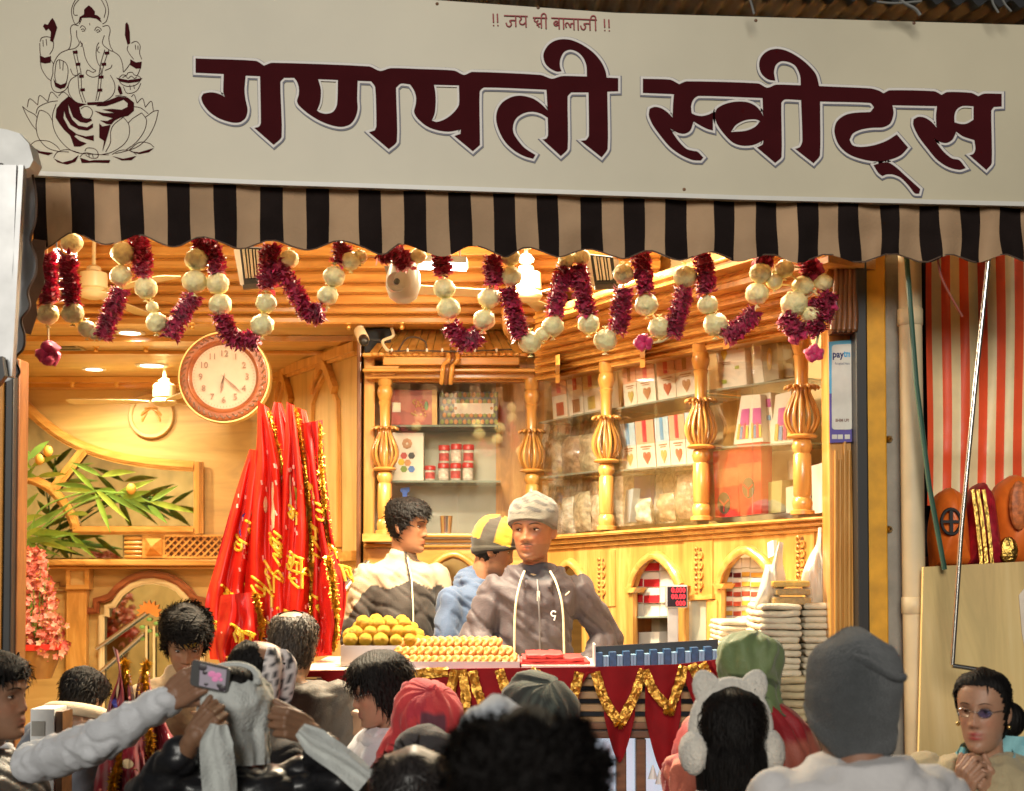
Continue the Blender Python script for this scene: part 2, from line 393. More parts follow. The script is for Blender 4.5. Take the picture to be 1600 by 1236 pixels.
# spindles, square boss and lattice under the mirror
for k in range(5):
    y = 841 + k * 7.2; a, b = P(195, y, 8.97), P(222, y, 8.97); m = MB(); m.tube([a, lerp(a, b, .15), lerp(a, b, .5), lerp(a, b, .85), b], [.009, .013, .014, .013, .009], 8); m.build('spindle', WX, back_wall, 60)
px_prism([(222, 836), (258, 836), (258, 872), (222, 872)], 8.96, .04).build('boss_block', WX, back_wall)
m = MB(); a, b = P(227, 868, 8.95), P(253, 841, 8.95); cc = (a + b) / 2
m.add([a, Vector((b.x, a.y, a.z)), b, Vector((a.x, a.y, b.z)), Vector((cc.x - .012, 8.90, cc.z - .012)), Vector((cc.x + .012, 8.90, cc.z - .012)), Vector((cc.x + .012, 8.90, cc.z + .012)), Vector((cc.x - .012, 8.90, cc.z + .012))],
      [(0, 1, 5, 4), (1, 2, 6, 5), (2, 3, 7, 6), (3, 0, 4, 7), (4, 5, 6, 7)]); m.sphere(Vector((cc.x, 8.89, cc.z)), .013, 10, 6); m.build('boss', WX, back_wall)
px_prism([(258, 836), (352, 836), (352, 872), (258, 872)], 8.985, .01).build('lattice_backing', DARKW, back_wall)
x0, x1, y0, y1 = 258, 352, 838, 870
for k in range(-3, 10):
    for sg, yy in ((1, 8.972), (-1, 8.962)):
        xa = x0 + k * 11.5; pts = []
        xb = xa + 32
        ta, tb = max(0, (x0 - xa) / 32), min(1, (x1 - xa) / 32)
        if tb - ta < .05: continue
        ya, yb = (y0, y1) if sg > 0 else (y1, y0)
        m = MB(); m.ribbon([P(xa + 32 * ta, ya + (yb - ya) * ta, yy), P(xa + 32 * tb, ya + (yb - ya) * tb, yy)], M(2.6, 9), .006); m.build('lattice_slat', WX, back_wall)
for pts in ([(258, 837), (352, 837)], [(258, 871), (352, 871)]):
    m = MB(); m.ribbon(pxs(pts, 8.955), M(3, 9), .01); m.build('lattice_rail', WX, back_wall)
# ledge, pilaster and panels
m = MB(); a, b = P(20, 884, 8.9), P(352, 874, 8.9); m.bevbox((a.x, 8.80, a.z), (b.x, 8.999, b.z), .01); m.build('ledge', WX, back_wall)
m = MB(); a, b = P(20, 889, 8.9), P(352, 884.3, 8.9); m.bevbox((a.x, 8.86, a.z), (b.x, 8.998, b.z - .001), .008); m.build('ledge', WX, back_wall)
a, b = P(103, 1110, 8.95), P(137, 921, 8.95); m = MB(); m.bevbox((a.x, 8.93, a.z), (b.x, 8.997, b.z), .006); m.build('pilaster', WZ, back_wall)
m = MB(); m.prism(pxs([(103, 886), (139, 886), (139, 921), (103, 921)], 8.90), (0, .096, 0), [pxs([(109, 892), (132, 892), (132, 914), (109, 914)], 8.90)]); m.build('pilaster_block', WX, back_wall)
px_prism([(109, 892), (132, 892), (132, 914), (109, 914)], 8.92, .06).build('block_panel', PLY, back_wall)
m = MB(); m.ribbon(pxs([(60, 905), (76, 910), (94, 910), (94, 916), (103, 916)], 8.99), M(2, 9), .012); m.ribbon(pxs([(60, 914), (70, 914), (80, 919), (80, 924), (103, 924)], 8.99), M(2, 9), .012); m.build('step_groove', DARKW, back_wall)
arch = [(137, 954), (152, 954), (152, 938), (164, 936), (174, 932), (186, 918), (202, 906), (220, 899), (240, 897), (262, 901), (280, 909), (296, 923), (306, 936), (320, 938), (320, 954), (330, 954)]
m = MB(); q = pxs(arch, 8.985)
m.ribbon(q, M(12, 9), .03); m.ribbon([p + Vector((0, -.004, 0)) for p in q], M(6, 9), .04); m.build('arch_moulding', REDW, back_wall)
ain = [(160, 1110), (160, 962), (168, 962), (168, 948), (178, 946), (190, 928), (206, 916), (224, 909), (242, 908), (262, 912), (278, 920), (292, 936), (306, 947), (306, 962), (316, 962), (316, 1110)]
px_prism(ain, 8.988, .01).build('mirror', MIRROR, back_wall)
q = pxs(ain, 8.98); m = MB(); m.ribbon(q, M(9, 9), .02); m.ribbon([p + Vector((0, -.003, 0)) for p in q], M(3.5, 9), .026); m.build('arch_frame', mat('cream_gilt', (.74, .60, .34), .35, var=.1), back_wall)
# painted flower spray on the mirror
fl = mat('petal_orange', (.80, .30, .06), .5); lf = mat('leaf_pale', (.25, .50, .14), .5)
m = MB(); c0 = P(233, 958, 8.975)
for k in range(9):
    a = R(-10 + 200 * k / 8); tip = c0 + Vector((math.cos(a) * .085, -.004, math.sin(a) * .085)); w = Vector((-math.sin(a), 0, math.cos(a))) * .016
    md = lerp(c0, tip, .6); m.add([c0, md - w, tip, md + w, c0 + Vector((0, .006, 0)), md - w + Vector((0, .006, 0)), tip + Vector((0, .006, 0)), md + w + Vector((0, .006, 0))], [(0, 1, 2, 3), (7, 6, 5, 4), (0, 4, 5, 1), (1, 5, 6, 2), (2, 6, 7, 3), (3, 7, 4, 0)])
m.build('flower_ornament', fl, back_wall)
m = MB()
for k in range(7): m.sphere(P(222 + (k % 3) * 11, 962 + k * 6, 8.972), (.018, .006, .012), 8, 5)
m.build('leaf_ornament', lf, back_wall)
for x in (229, 241):
    m = MB(); m.ribbon(pxs([(x, 978), (x, 1110)], 8.972), M(3.5, 9), .006); m.build('stem_ornament', mat('cream_gilt', (.74, .6, .34)), back_wall)
# stair rails seen through the arch, left of the big flags
for pts in (((150, 1014), (228, 958)), ((156, 1050), (224, 990))):
    m = MB(); m.tube(pxs(pts, 8.95), .012, 8); m.build('hand_rail', STEEL, back_wall, 60)
# ------------------------------------------------------------------ right side wall of the passage with two pointed panels
SA, SB = Vector((P(412, 700, 9.0).x, 9.0, 0)), Vector((P(566, 700, 7.1).x, 7.1, 0))
SDv = (SB - SA).normalized(); SN = Vector((SDv.y, -SDv.x, 0)); SN = SN if SN.y < 0 else -SN
def SP(px, py, off=0.):
    r = ray(px, py); o = Vector((0, 0, CAMZ)); a = SA + SN * off
    return o + r * ((a - o).dot(SN) / r.dot(SN))
m = MB(); m.prism([SA + Vector((0, 0, FLOOR_Z)), SB + Vector((0, 0, FLOOR_Z)), SB + Vector((0, 0, 3.16)), SA + Vector((0, 0, 3.16))], -SN * .06); passage_wall = structure('passage_wall', m, PLYZ)
def side_line(pts, w, h=.012, name='groove', m_=None, n=1):
    q = [SP(x, y, .002) for x, y in pts]; q = catmull(q, n) if n > 1 else q
    mm = MB(); mm.ribbon(q, w, h, SN); return mm.build(name, m_ or WZ, passage_wall)
side_line([(426, 588), (470, 572), (520, 556), (560, 541)], .05, .03, 'cornice')
side_line([(426, 596), (560, 552)], .02, .02, 'cornice')
for xs in ((432, 446, 460), (490, 511, 530)):
    a, b, c_ = xs; t = 584 if a < 450 else 566; w = (c_ - a) / 2
    side_line([(a - 2, 850), (a, 660), (a + 1, t + 64), (a + w * .35, t + 46), (b, t + 16), (c_ - w * .35, t + 44), (c_, t + 62), (c_ + 1, 660), (c_ + 3, 850)], .03, .02, 'arch_panel_frame', WZ)
    side_line([(a + 3, 630 if a < 450 else 612), (a + w * .5, t + 22), (b, t + 4), (c_ - w * .5, t + 21), (c_ - 2, 628 if a < 450 else 610)], .05, .035, 'arch_carving', WZ, 5)
    side_line([(a - 4, 850), (c_ + 4, 850)], .03, .02, 'arch_panel_frame', WX)
    side_line([(a - 4, 862), (c_ + 4, 860)], .015, .02, 'panel_rail', WX)
side_line([(424, 880), (558, 868)], .05, .03, 'panel_rail', WX)
# small white notice on the passage wall, behind the flags
m = MB(); m.prism([SP(378, 690, .01), SP(404, 682, .01), SP(404, 706, .01), SP(378, 714, .01)], -SN * .006); tag(m.build('notice', mat('paper', (.78, .76, .70), .6, var=.04)), 'small white paper notice beside the red flags on the passage wall', 'notice')
# wooden corner post between passage and cabinet
a, b = P(557, 1060, 7.02), P(566, 520, 7.02); m = MB(); m.bevbox((a.x, 6.98, FLOOR_Z), (b.x, 7.10, 3.14), .006); structure('corner_post', m, DARKW)
a, b = P(566, 1060, 7.0), P(586, 520, 7.0); m = MB(); m.bevbox((a.x + .002, 7.0, FLOOR_Z), (b.x, 7.30, 3.05), .006); structure('corner_panel', m, WZ)
# staircase hand rail in the passage
for k, (x0_, y0_, x1_, y1_) in enumerate(((534, 925, 572, 885), (534, 918, 556, 894), (534, 988, 568, 964), (536, 975, 550, 962))):
    pass
t = thing('stair_rail', 'steel stair hand rail between the big red flags and the boy in the two-tone jacket', 'hand rail', P(545, 1060, 6.7))
for pts, r in ((((528, 934), (575, 880)), .020), (((528, 922), (556, 892)), .012), (((528, 993), (570, 962)), .010), (((528, 982), (556, 958)), .010)):
    m = MB(); m.tube([P(pts[0][0], pts[0][1], 6.6), P(pts[1][0], pts[1][1], 6.75)], r, 10); m.build('bar', STEEL, t, 60)
# ------------------------------------------------------------------ shop front posts on both sides
def post(name, x0, x1, ytop, ybot, Y, d, m_, bev=.006, kind=True):
    a, b = P(x0, 800, Y), P(x1, 800, Y); z1 = P(0, ytop, Y).z; z0 = P(0, ybot, Y).z if ybot else 0.002
    m = MB(); m.bevbox((a.x, Y, z0), (b.x, Y + d, z1), bev); return m, name, m_
m, n_, _ = post('w', -60, 4, 560, None, 4.98, .1, None); structure('orange_pillar', m, mat('orange_paint', (.62, .26, .04), .55))
m, n_, _ = post('w', 5, 19, 560, None, 4.96, .12, None); structure('shutter_channel', m, BLACK)
m, n_, _ = post('w', 20, 28, 560, None, 5.0, .1, None); structure('jamb', m, DARKW)
# right: fluted wooden jamb, black shutter channel, yellow pillar, grey wall, cream pipe
m, n_, _ = post('w', 1296, 1341, 400, None, 5.06, .12, None); jamb = structure('wooden_jamb', m, WZ)
for x in (1306, 1313, 1320, 1327, 1333):
    a, b = P(x, 1100, 5.05), P(x, 690 + (x % 3) * 14, 5.05); mm = MB(); mm.tube([a, b], .006, 6); mm.build('fluting', WZ, jamb, 60)
m = MB(); q = [P(x, y, 5.0) for x, y in ((1300, 520), (1298, 500), (1304, 470), (1306, 430), (1304, 395), (1341, 395), (1341, 520))]
m.prism(q, (0, .06, 0)); br = m.build('bracket', DARKW, jamb)
for k in range(5):
    m = MB(); x = 1308 + k * 7; m.capsule([P(x, 398, 4.99), P(x - 1, 450, 4.985), P(x - 4 + k, 495, 4.975), P(x - 6 + k * 1.4, 514, 4.96)], [.012, .013, .014, .012], 8); m.build('bracket_flute', DARKW, br, 60)
m, n_, _ = post('w', 1340, 1358, 380, None, 4.97, .14, None); structure('shutter_guide', m, BLACK)
m, n_, _ = post('w', 1355, 1387, 380, None, 5.0, .2, None); structure('yellow_pillar', m, mat('yellow_paint', (.66, .32, .015), .6, var=.2, vs=14))
m, n_, _ = post('w', 1386, 1411, 380, None, 5.02, .2, None); structure('grey_wall', m, mat('grey_plaster', (.30, .27, .22), .8, var=.18, bump=.3))
for y in (686, 827):
    m = MB(); m.lathe([(.010, 0), (.013, .004), (.004, .02)], P(1389, y, 5.015), 8, 'Y'); tag(m.build('wall_hook', BRASS), 'small metal hook on the grey wall strip, %s of two' % ('upper' if y < 700 else 'lower'), 'hook', 'hooks on the grey wall')
PIPE = mat('cream_pipe', (.66, .53, .33), .5, var=.12, vs=6)
pipe = thing('drain_pipe', 'cream drain pipe with collar joints beside the striped curtain', 'pipe', P(1424, 1240, 4.95))
q = [P(1421, 380, 4.95), P(1424, 620, 4.95), P(1428, 944, 4.95), P(1434, 1300, 4.95)]
m = MB(); m.tube(q, .040, 18); m.build('tube', PIPE, pipe, 60)
for y in (496, 946):
    p = P(1422 + (y - 496) * .014, y, 4.95); m = MB(); m.lathe([(.0405, -.03), (.044, -.028), (.044, .028), (.0405, .03)], p, 18); m.build('collar', PIPE, pipe, 60)
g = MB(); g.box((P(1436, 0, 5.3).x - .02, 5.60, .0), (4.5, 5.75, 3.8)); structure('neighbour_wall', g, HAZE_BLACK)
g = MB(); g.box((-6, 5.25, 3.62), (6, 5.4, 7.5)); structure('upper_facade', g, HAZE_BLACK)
g = MB(); g.box((-6, 5.05, 0), (P(-60, 0, 5.0).x - .005, 5.2, 3.6)); structure('left_neighbour_wall', g, mat('dull_plaster', (.2, .15, .1), .8))
# red and cream striped curtain
def stripe_uv(name, c1, c2):
    m, n, b = nodes(name); return m
RED_ST, CRM_ST = mat('stripe_red', (.88, .10, .03), .5, var=.1, bump=.2, bs=20), mat('stripe_cream', (.90, .74, .42), .5, var=.1, bump=.2, bs=20)
edges = [1448, 1457, 1472, 1486, 1500, 1514, 1528, 1542, 1556, 1570, 1584, 1598, 1612, 1626, 1640]
m = MB(); nx = 8; xs = []; mi = []
for i in range(len(edges) - 1):
    for k in range(4): xs.append(edges[i] + (edges[i + 1] - edges[i]) * k / 4); mi.append((i + 0) % 2)
xs.append(edges[-1]); rows = 26; vs = []
for j in range(rows + 1):
    v = j / rows; y = 395 + 395 * v
    for x in xs:
        xx = x + math.sin(v * 5 + x * .02) * 1.6
        Y = 5.35 + .018 * math.sin(x * .09 + v * 1.5) + .012 * math.sin(x * .031 + 6 * v) - .05 * math.exp(-((v - .78) / .05) ** 2) * .5
        vs.append(P(xx, y, Y))
n1 = len(xs)
for j in range(rows):
    for i in range(n1 - 1): m.f.append((j * n1 + i, j * n1 + i + 1, (j + 1) * n1 + i + 1, (j + 1) * n1 + i)); m.m.append(mi[i])
m.v = vs
tag(m.build('striped_curtain', [RED_ST, CRM_ST], None, 180), 'red and cream striped plastic curtain hanging right of the shop', 'curtain')
# plywood board standing below
bd = wood('birch_ply', (.70, .49, .20), (.80, .61, .30), 'Z', .5, 2.2, .05)
m = MB(); m.prism(pxs([(1443, 886), (1700, 872), (1700, 1420), (1430, 1420)], 4.85), (0, .02, 0)); tag(m.build('plywood_board', bd), 'tall blond plywood board standing under the orange bundles', 'board')
m = MB(); m.prism(pxs([(1592, 930), (1604, 915), (1660, 930), (1660, 1035), (1604, 1030), (1597, 990)], 4.845), (0, .003, 0)); tag(m.build('torn_paper', mat('torn_paper', (.72, .62, .5), .7)), 'torn pale paper scrap stuck on the plywood board edge', 'paper')
# thin metal frame bar and green rod
fr = thing('metal_frame', 'thin bent steel tube frame standing against the plywood board', 'frame', P(1490, 1050, 4.6))
m = MB(); m.tube([P(1545, 400, 4.62), P(1522, 620, 4.62), P(1502, 830, 4.62), P(1488, 1039, 4.62)], .008, 8); m.build('upright_bar', STEEL, fr, 60)
m = MB(); m.tube([P(1488, 1040, 4.62), P(1554, 1050, 4.62)], .008, 8); m.build('cross_bar', STEEL, fr, 60)
m = MB(); m.tube([P(1554, 1049, 4.62), P(1552, 1250, 4.62)], .008, 8); m.build('lower_bar', STEEL, fr, 60)
m = MB(); m.tube([P(1416, 395, 4.8), P(1432, 600, 4.8), P(1452, 760, 4.8), P(1476, 890, 4.8)], .009, 8); tag(m.build('green_rod', mat('green_paint', (.03, .09, .06), .4)), 'dark green rod leaning across the cream drain pipe', 'rod')
m = MB(); m.tube(catmull([P(1464, 395, 4.7), P(1470, 430, 4.7), P(1484, 460, 4.7), P(1504, 495, 4.7)], 5), .004, 6); tag(m.build('loose_wire', mat('red_wire', (.25, .05, .03), .5)), 'loose dangling wire in front of the striped curtain', 'wire')
# orange cloth bundles in front of the curtain
ORB = mat('orange_satin', (.95, .17, .02), .4, var=.3, vs=14); MRB = mat('maroon_satin', (.40, .015, .03), .4, var=.4, vs=30)
def bundle(pts, Y, m_, label, extra=None):
    q = pxs(pts, Y); c0 = mean(q); mm = MB(); n = len(q); sm = smooth_poly(pts, 4); q = pxs(sm, Y); N = len(q)
    vs = []; L = 6
    for k in range(L + 1):
        s = 1 - (k / L) ** 2.2 * .98
        for p in q: vs.append(c0 + (p - c0) * s + Vector((0, -.10 * math.sin(k / L * PI / 2) + jit(.004), 0)))
    fs = [(k * N + i, k * N + (i + 1) % N, (k + 1) * N + (i + 1) % N, (k + 1) * N + i) for k in range(L) for i in range(N)]
    mm.add(vs, fs); mm.prism(q, (0, .05, 0)); o = mm.build('cloth_bundle', m_, None, 50); tag(o, label, 'cloth bundle', 'cloth bundles behind the plywood board'); return o
b1 = bundle([(1458, 885), (1455, 830), (1466, 775), (1484, 762), (1502, 772), (1508, 820), (1512, 885)], 5.12, ORB, 'orange cloth bundle with a dark round emblem, leftmost behind the plywood board')
b2 = bundle([(1508, 885), (1512, 790), (1522, 762), (1535, 754), (1548, 775), (1562, 885)], 5.10, MRB, 'maroon glittering cloth bundle between the two orange bundles')
b3 = bundle([(1556, 885), (1550, 790), (1560, 760), (1585, 742), (1610, 750), (1650, 780), (1650, 885)], 5.14, ORB, 'largest orange cloth bundle at the right edge behind the plywood board')
m = MB(); q = []
c0 = P(1486, 815, 5.015)
for k in range(25): a = 2 * PI * k / 24; q.append(c0 + Vector((.034 * math.cos(a), 0, .045 * math.sin(a))))
m.tube(q, .006, 6); m.ribbon([c0 + Vector((0, 0, .04)), c0 - Vector((0, 0, .04))], .012, .006); m.ribbon([c0 - Vector((.03, 0, .0)), c0 + Vector((.03, 0, .0))], .01, .005); m.build('emblem', BLACK, b1)
for x in (1524, 1532, 1541):
    m = MB(); m.ribbon(catmull([P(x - 5, 765, 5.0), P(x, 800, 4.99), P(x + 5, 840, 4.985), P(x + 9, 884, 4.98)], 5), .012, .006); m.build('glitter_trim', GOLD, b2)
m = MB(); m.sphere(P(1592, 790, 5.03), (.035, .02, .09), 10, 8); m.build('printed_patch', mat('brown_print', (.60, .16, .04), .5, var=.5, vs=50), b3)
m = MB(); m.sphere(P(1576, 860, 5.03), (.035, .02, .05), 10, 8); m.build('printed_patch', GOLD, b3)
# ------------------------------------------------------------------ sign board
YS = 4.6
SIGN = mat('sign_vinyl', (.50, .445, .315), .42, var=.12, vs=1.3, bump=.05, bs=8)
MAROON = mat('maroon_vinyl', (.050, .006, .008), .8, var=.1, spec=.05); SWHITE = mat('white_vinyl', (.66, .62, .58), .5, var=.03); NAVY = mat('navy_vinyl', (.12, .12, .16), .5, var=.03); REDV = mat('red_vinyl', (.30, .010, .014), .5, var=.05)
sign = thing('shop_sign', 'wide cream shop sign with maroon lettering and an elephant-headed god emblem', 'sign', P(800, 300, YS))
top = [(-90, -60), (300, -22), (680, 0), (960, 20), (1200, 27), (1600, 39), (1690, 42)]; bot = [(1690, 325), (1600, 322), (1160, 312), (780, 300), (400, 288), (55, 274), (-90, 268)]
m = MB(); m.prism(pxs(top + bot, YS), (0, .06, 0)); m.build('panel', SIGN, sign)
m = MB(); m.ribbon(pxs([(x, y - 2) for x, y in bot], YS - .001), M(7, YS), .012); m.build('edge_trim', mat('trim_white', (.60, .58, .53), .4, var=.04), sign)
for i, (x, y) in enumerate(((841, 12), (1181, 32), (1428, 36), (1069, 296), (1425, 165), (683, 6))):
    m = MB(); m.lathe([(0, .004), (.004, .003), (.006, 0)], P(x, y, YS), 8, 'Y'); m.build('screw', DARKW, sign)
def Z(ox, oy, s, pts): return [(ox + x / s, oy + y / s) for x, y in pts]
R2 = lambda *p: Z(280, 0, 4, p); R3 = lambda *p: Z(620, 0, 4, p); R4 = lambda *p: Z(960, 20, 4, p); R5 = lambda *p: Z(1200, 20, 4, p); R1 = lambda *p: Z(0, 0, 4, p)
word1 = R2((102, 365), (480, 380), (530, 410), (580, 392), (1190, 415), (1255, 443), (1320, 426), (1500, 431)) + \
    R3((360, 441), (420, 468), (470, 449), (900, 468), (970, 492), (1030, 475), (1188, 478), (1185, 410), (1165, 360), (1130, 325), (1085, 310), (1045, 325), (1022, 370), (1020, 415), (1030, 445),
       (1000, 447), (955, 425), (925, 390), (916, 340), (940, 290), (980, 258), (1030, 245), (1090, 250), (1160, 280), (1230, 330), (1280, 390), (1305, 445), (1312, 485),
       (1384, 488), (1384, 570), (1316, 572), (1318, 930), (1280, 983), (1150, 880), (1182, 876), (1200, 850), (1198, 577), (1090, 577), (1068, 602), (1068, 930), (1025, 975), (912, 872), (935, 866), (945, 845), (943, 735),
       (900, 710), (850, 698), (800, 705), (750, 735), (728, 780), (730, 830), (760, 880), (800, 925), (850, 958), (866, 968), (852, 992), (800, 977), (740, 945), (680, 890), (640, 820), (621, 750), (628, 690), (660, 640), (720, 605), (780, 598), (850, 615), (900, 648), (943, 690),
       (935, 560), (545, 546), (518, 572), (520, 905), (475, 945), (360, 850), (398, 836), (400, 808), (330, 822), (260, 815), (190, 790), (130, 740), (108, 700), (118, 650), (120, 605), (105, 560), (82, 527)) + \
    R2((1385, 522), (1355, 548), (1360, 885), (1310, 932), (1185, 826), (1222, 815), (1232, 790), (1225, 545), (1200, 508), (1115, 504), (1112, 620), (1115, 680), (1100, 735), (1070, 775), (1020, 792), (960, 785), (880, 755), (800, 705), (745, 655), (736, 630), (747, 590), (747, 545), (733, 505), (718, 486),
       (655, 486), (632, 512), (640, 855), (590, 905), (470, 800), (500, 790), (510, 768), (505, 476), (415, 472), (408, 560), (414, 620), (427, 685), (415, 735), (380, 763), (330, 765), (250, 740), (190, 700), (150, 650), (138, 610), (152, 584), (200, 577), (245, 585), (285, 605), (275, 575), (278, 462), (102, 454))
h_na = R2((868, 494), (992, 499), (986, 655), (962, 698), (920, 711), (880, 703), (860, 690), (880, 640), (885, 560))
h_pa = R3((232, 529), (388, 533), (388, 655), (352, 706), (300, 745), (250, 762), (218, 753), (236, 710), (243, 640), (241, 580))
top2 = R4((178, 412), (350, 418), (405, 446), (450, 428), (900, 441), (955, 468), (1010, 449), (1165, 453), (1160, 390), (1130, 330), (1085, 306), (1040, 303), (1010, 325), (998, 370), (1006, 424),
          (960, 415), (920, 380), (905, 330), (915, 280), (955, 240), (1010, 225), (1070, 235), (1140, 270), (1210, 325), (1260, 385), (1280, 458)) + \
    R5((640, 472), (690, 485), (722, 503), (760, 484), (1040, 490), (1085, 513), (1120, 495), (1270, 500), (1315, 521), (1350, 505), (1461, 506), (1461, 585))
bot2 = R4((178, 500), (372, 508), (366, 580), (364, 655), (330, 620), (290, 595), (250, 588), (220, 600), (215, 640), (240, 700), (290, 770), (350, 840), (420, 890), (490, 920), (540, 923), (556, 905), (520, 868), (490, 862), (450, 850), (400, 800), (345, 720),
          (400, 750), (440, 755), (475, 735), (495, 678), (540, 705), (580, 725), (616, 735), (616, 622), (590, 635), (550, 645), (510, 640), (483, 628), (480, 580), (495, 540), (525, 519), (926, 532), (930, 645),
          (912, 612), (880, 580), (830, 558), (760, 555), (690, 570), (640, 600), (628, 640), (640, 690), (680, 750), (740, 810), (800, 830), (870, 825), (932, 797), (926, 822), (892, 842), (1005, 938), (1045, 900), (1044, 562), (1065, 541),
          (1167, 545), (1175, 800), (1160, 838), (1130, 850), (1245, 940), (1285, 892), (1286, 554)) + \
    R5((640, 563), (663, 590), (640, 620), (540, 625), (480, 640), (430, 680), (415, 740), (440, 820), (500, 880), (590, 915), (680, 928), (760, 918), (830, 890), (876, 842), (805, 760), (740, 800), (660, 828), (580, 838), (530, 828), (510, 795), (530, 755), (580, 730), (650, 718), (720, 715), (765, 690), (785, 630), (778, 577),
       (1057, 583), (1050, 650), (1055, 718), (1020, 680), (980, 655), (940, 650), (910, 665), (908, 700), (940, 770), (1000, 850), (1060, 920), (1130, 965), (1200, 981), (1236, 970), (1195, 920), (1150, 910), (1100, 870), (1060, 820), (1035, 783),
       (1080, 808), (1120, 812), (1155, 790), (1177, 742), (1220, 772), (1290, 795), (1297, 850), (1285, 880), (1260, 890), (1365, 982), (1399, 940), (1396, 612), (1412, 588))
word2 = top2 + bot2[::-1]
h_va = R4((728, 745), (760, 700), (820, 670), (880, 665), (912, 675), (880, 712), (820, 737))
h_sa = R5((1166, 640), (1180, 604), (1215, 582), (1285, 583), (1285, 668), (1240, 693), (1200, 694), (1166, 684))
hal = R5((660, 952), (700, 940), (750, 935), (800, 965), (850, 1010), (952, 1102), (945, 1130), (918, 1128), (880, 1080), (830, 1030), (780, 1010), (740, 1010), (715, 1020), (690, 1000))
def offset_loop(q, d):
    """moves every point of a 2-D loop sideways by d (pixels); the sign of the area tells the outside"""
    A = sum(q[i - 1].x * q[i].y - q[i].x * q[i - 1].y for i in range(len(q))); s = 1 if A > 0 else -1; out = []
    for i in range(len(q)):
        a = (q[i] - q[i - 1]); b = (q[(i + 1) % len(q)] - q[i])
        a = a.normalized() if a.length > 1e-6 else b.normalized(); b = b.normalized() if b.length > 1e-6 else a
        na, nb = Vector((a.y, -a.x)) * s, Vector((b.y, -b.x)) * s; n = na + nb
        n = n.normalized() if n.length > .2 else na
        out.append(q[i] + n * d * min(1.7, 1 / max(.35, n.dot(na))))
    return out
def rim(mb, loop, d0, d1, Y, sign_=1, shift=(0, 0)):
    a, b = offset_loop(loop, d0 * sign_) if d0 else loop, offset_loop(loop, d1 * sign_); n = len(loop)
    va = [P(p.x + shift[0], p.y + shift[1], Y) for p in a]; vb = [P(p.x + shift[0], p.y + shift[1], Y) for p in b]
    fs = [(i, (i + 1) % n, n + (i + 1) % n, n + i) for i in range(n)]
    bk = [p + Vector((0, .003, 0)) for p in va + vb]
    mb.add(va + vb + bk, fs + [(n + i, n + (i + 1) % n, 3 * n + (i + 1) % n, 3 * n + i) for i in range(n)] + [(i, 2 * n + i, 2 * n + (i + 1) % n, (i + 1) % n) for i in range(n)])
for word, hs in ((word1, [h_na, h_pa]), (word2, [h_va, h_sa]), (hal, [])):
    lo = smooth_poly(word, 4); hl = [smooth_poly(h, 4) for h in hs]
    m = MB(); m.prism([P(p.x, p.y, YS - .007) for p in lo], (0, .003, 0), [[P(p.x, p.y, YS - .007) for p in h] for h in hl])
    L = m.build('lettering', MAROON, sign)
    m = MB(); rim(m, lo, -1.5, 3.6, YS - .0055)
    for h in hl: rim(m, h, 1.0, -3.0, YS - .0053)
    m.build('letter_outline', SWHITE, L)
    m = MB(); rim(m, lo, 1.5, 5.0, YS - .0033, shift=(.6, 1.2)); m.build('letter_outline', NAVY, L)
# small red line of text
def strokes(mb, lines, Y, w, tr, n=1):
    for ln in lines:
        q = tr(*ln); q = catmull([(x, y, 0) for x, y in q], 5) if len(q) > 2 else [Vector((x, y, 0)) for x, y in q]
        mb.tube([P(p.x, p.y, Y) for p in q], M(w, Y) / 2, 6)
small = [[(602, 86), (604, 140)], [(605, 156), (605, 161)], [(628, 86), (630, 140)], [(632, 156), (632, 161)],
         [(670, 97), (818, 102)], [(742, 98), (744, 167)], [(744, 128), (722, 127), (706, 130), (716, 148), (706, 165), (690, 160), (683, 142)], [(765, 101), (778, 116), (768, 132), (772, 148), (790, 152), (806, 138)], [(805, 101), (808, 170)],
         [(850, 110), (940, 113)], [(864, 112), (860, 128), (872, 136), (884, 126)], [(872, 136), (890, 170)], [(874, 158), (888, 148), (902, 146)], [(902, 112), (904, 176)], [(931, 112), (933, 180)], [(903, 110), (906, 92), (920, 84), (932, 96), (931, 112)],
         [(965, 112), (1250, 124)], [(1012, 138), (994, 132), (982, 146), (992, 160), (1012, 154)], [(986, 158), (1008, 138)], [(1013, 114), (1015, 182)], [(1041, 115), (1043, 182)], [(1060, 172), (1054, 152), (1066, 142), (1078, 156), (1086, 172), (1088, 148), (1106, 148)], [(1106, 118), (1108, 187)], [(1132, 119), (1134, 188)],
         [(1206, 148), (1184, 147), (1170, 150), (1180, 166), (1170, 184), (1155, 178), (1149, 160)], [(1206, 121), (1208, 190)], [(1241, 123), (1243, 192)], [(1212, 121), (1216, 104), (1230, 98), (1242, 108), (1241, 123)],
         [(1297, 120), (1299, 172)], [(1300, 188), (1300, 192)], [(1325, 122), (1327, 173)], [(1328, 190), (1328, 194)]]
m = MB(); strokes(m, small, YS - .003, 2.3, R3); m.build('small_lettering', REDV, sign)
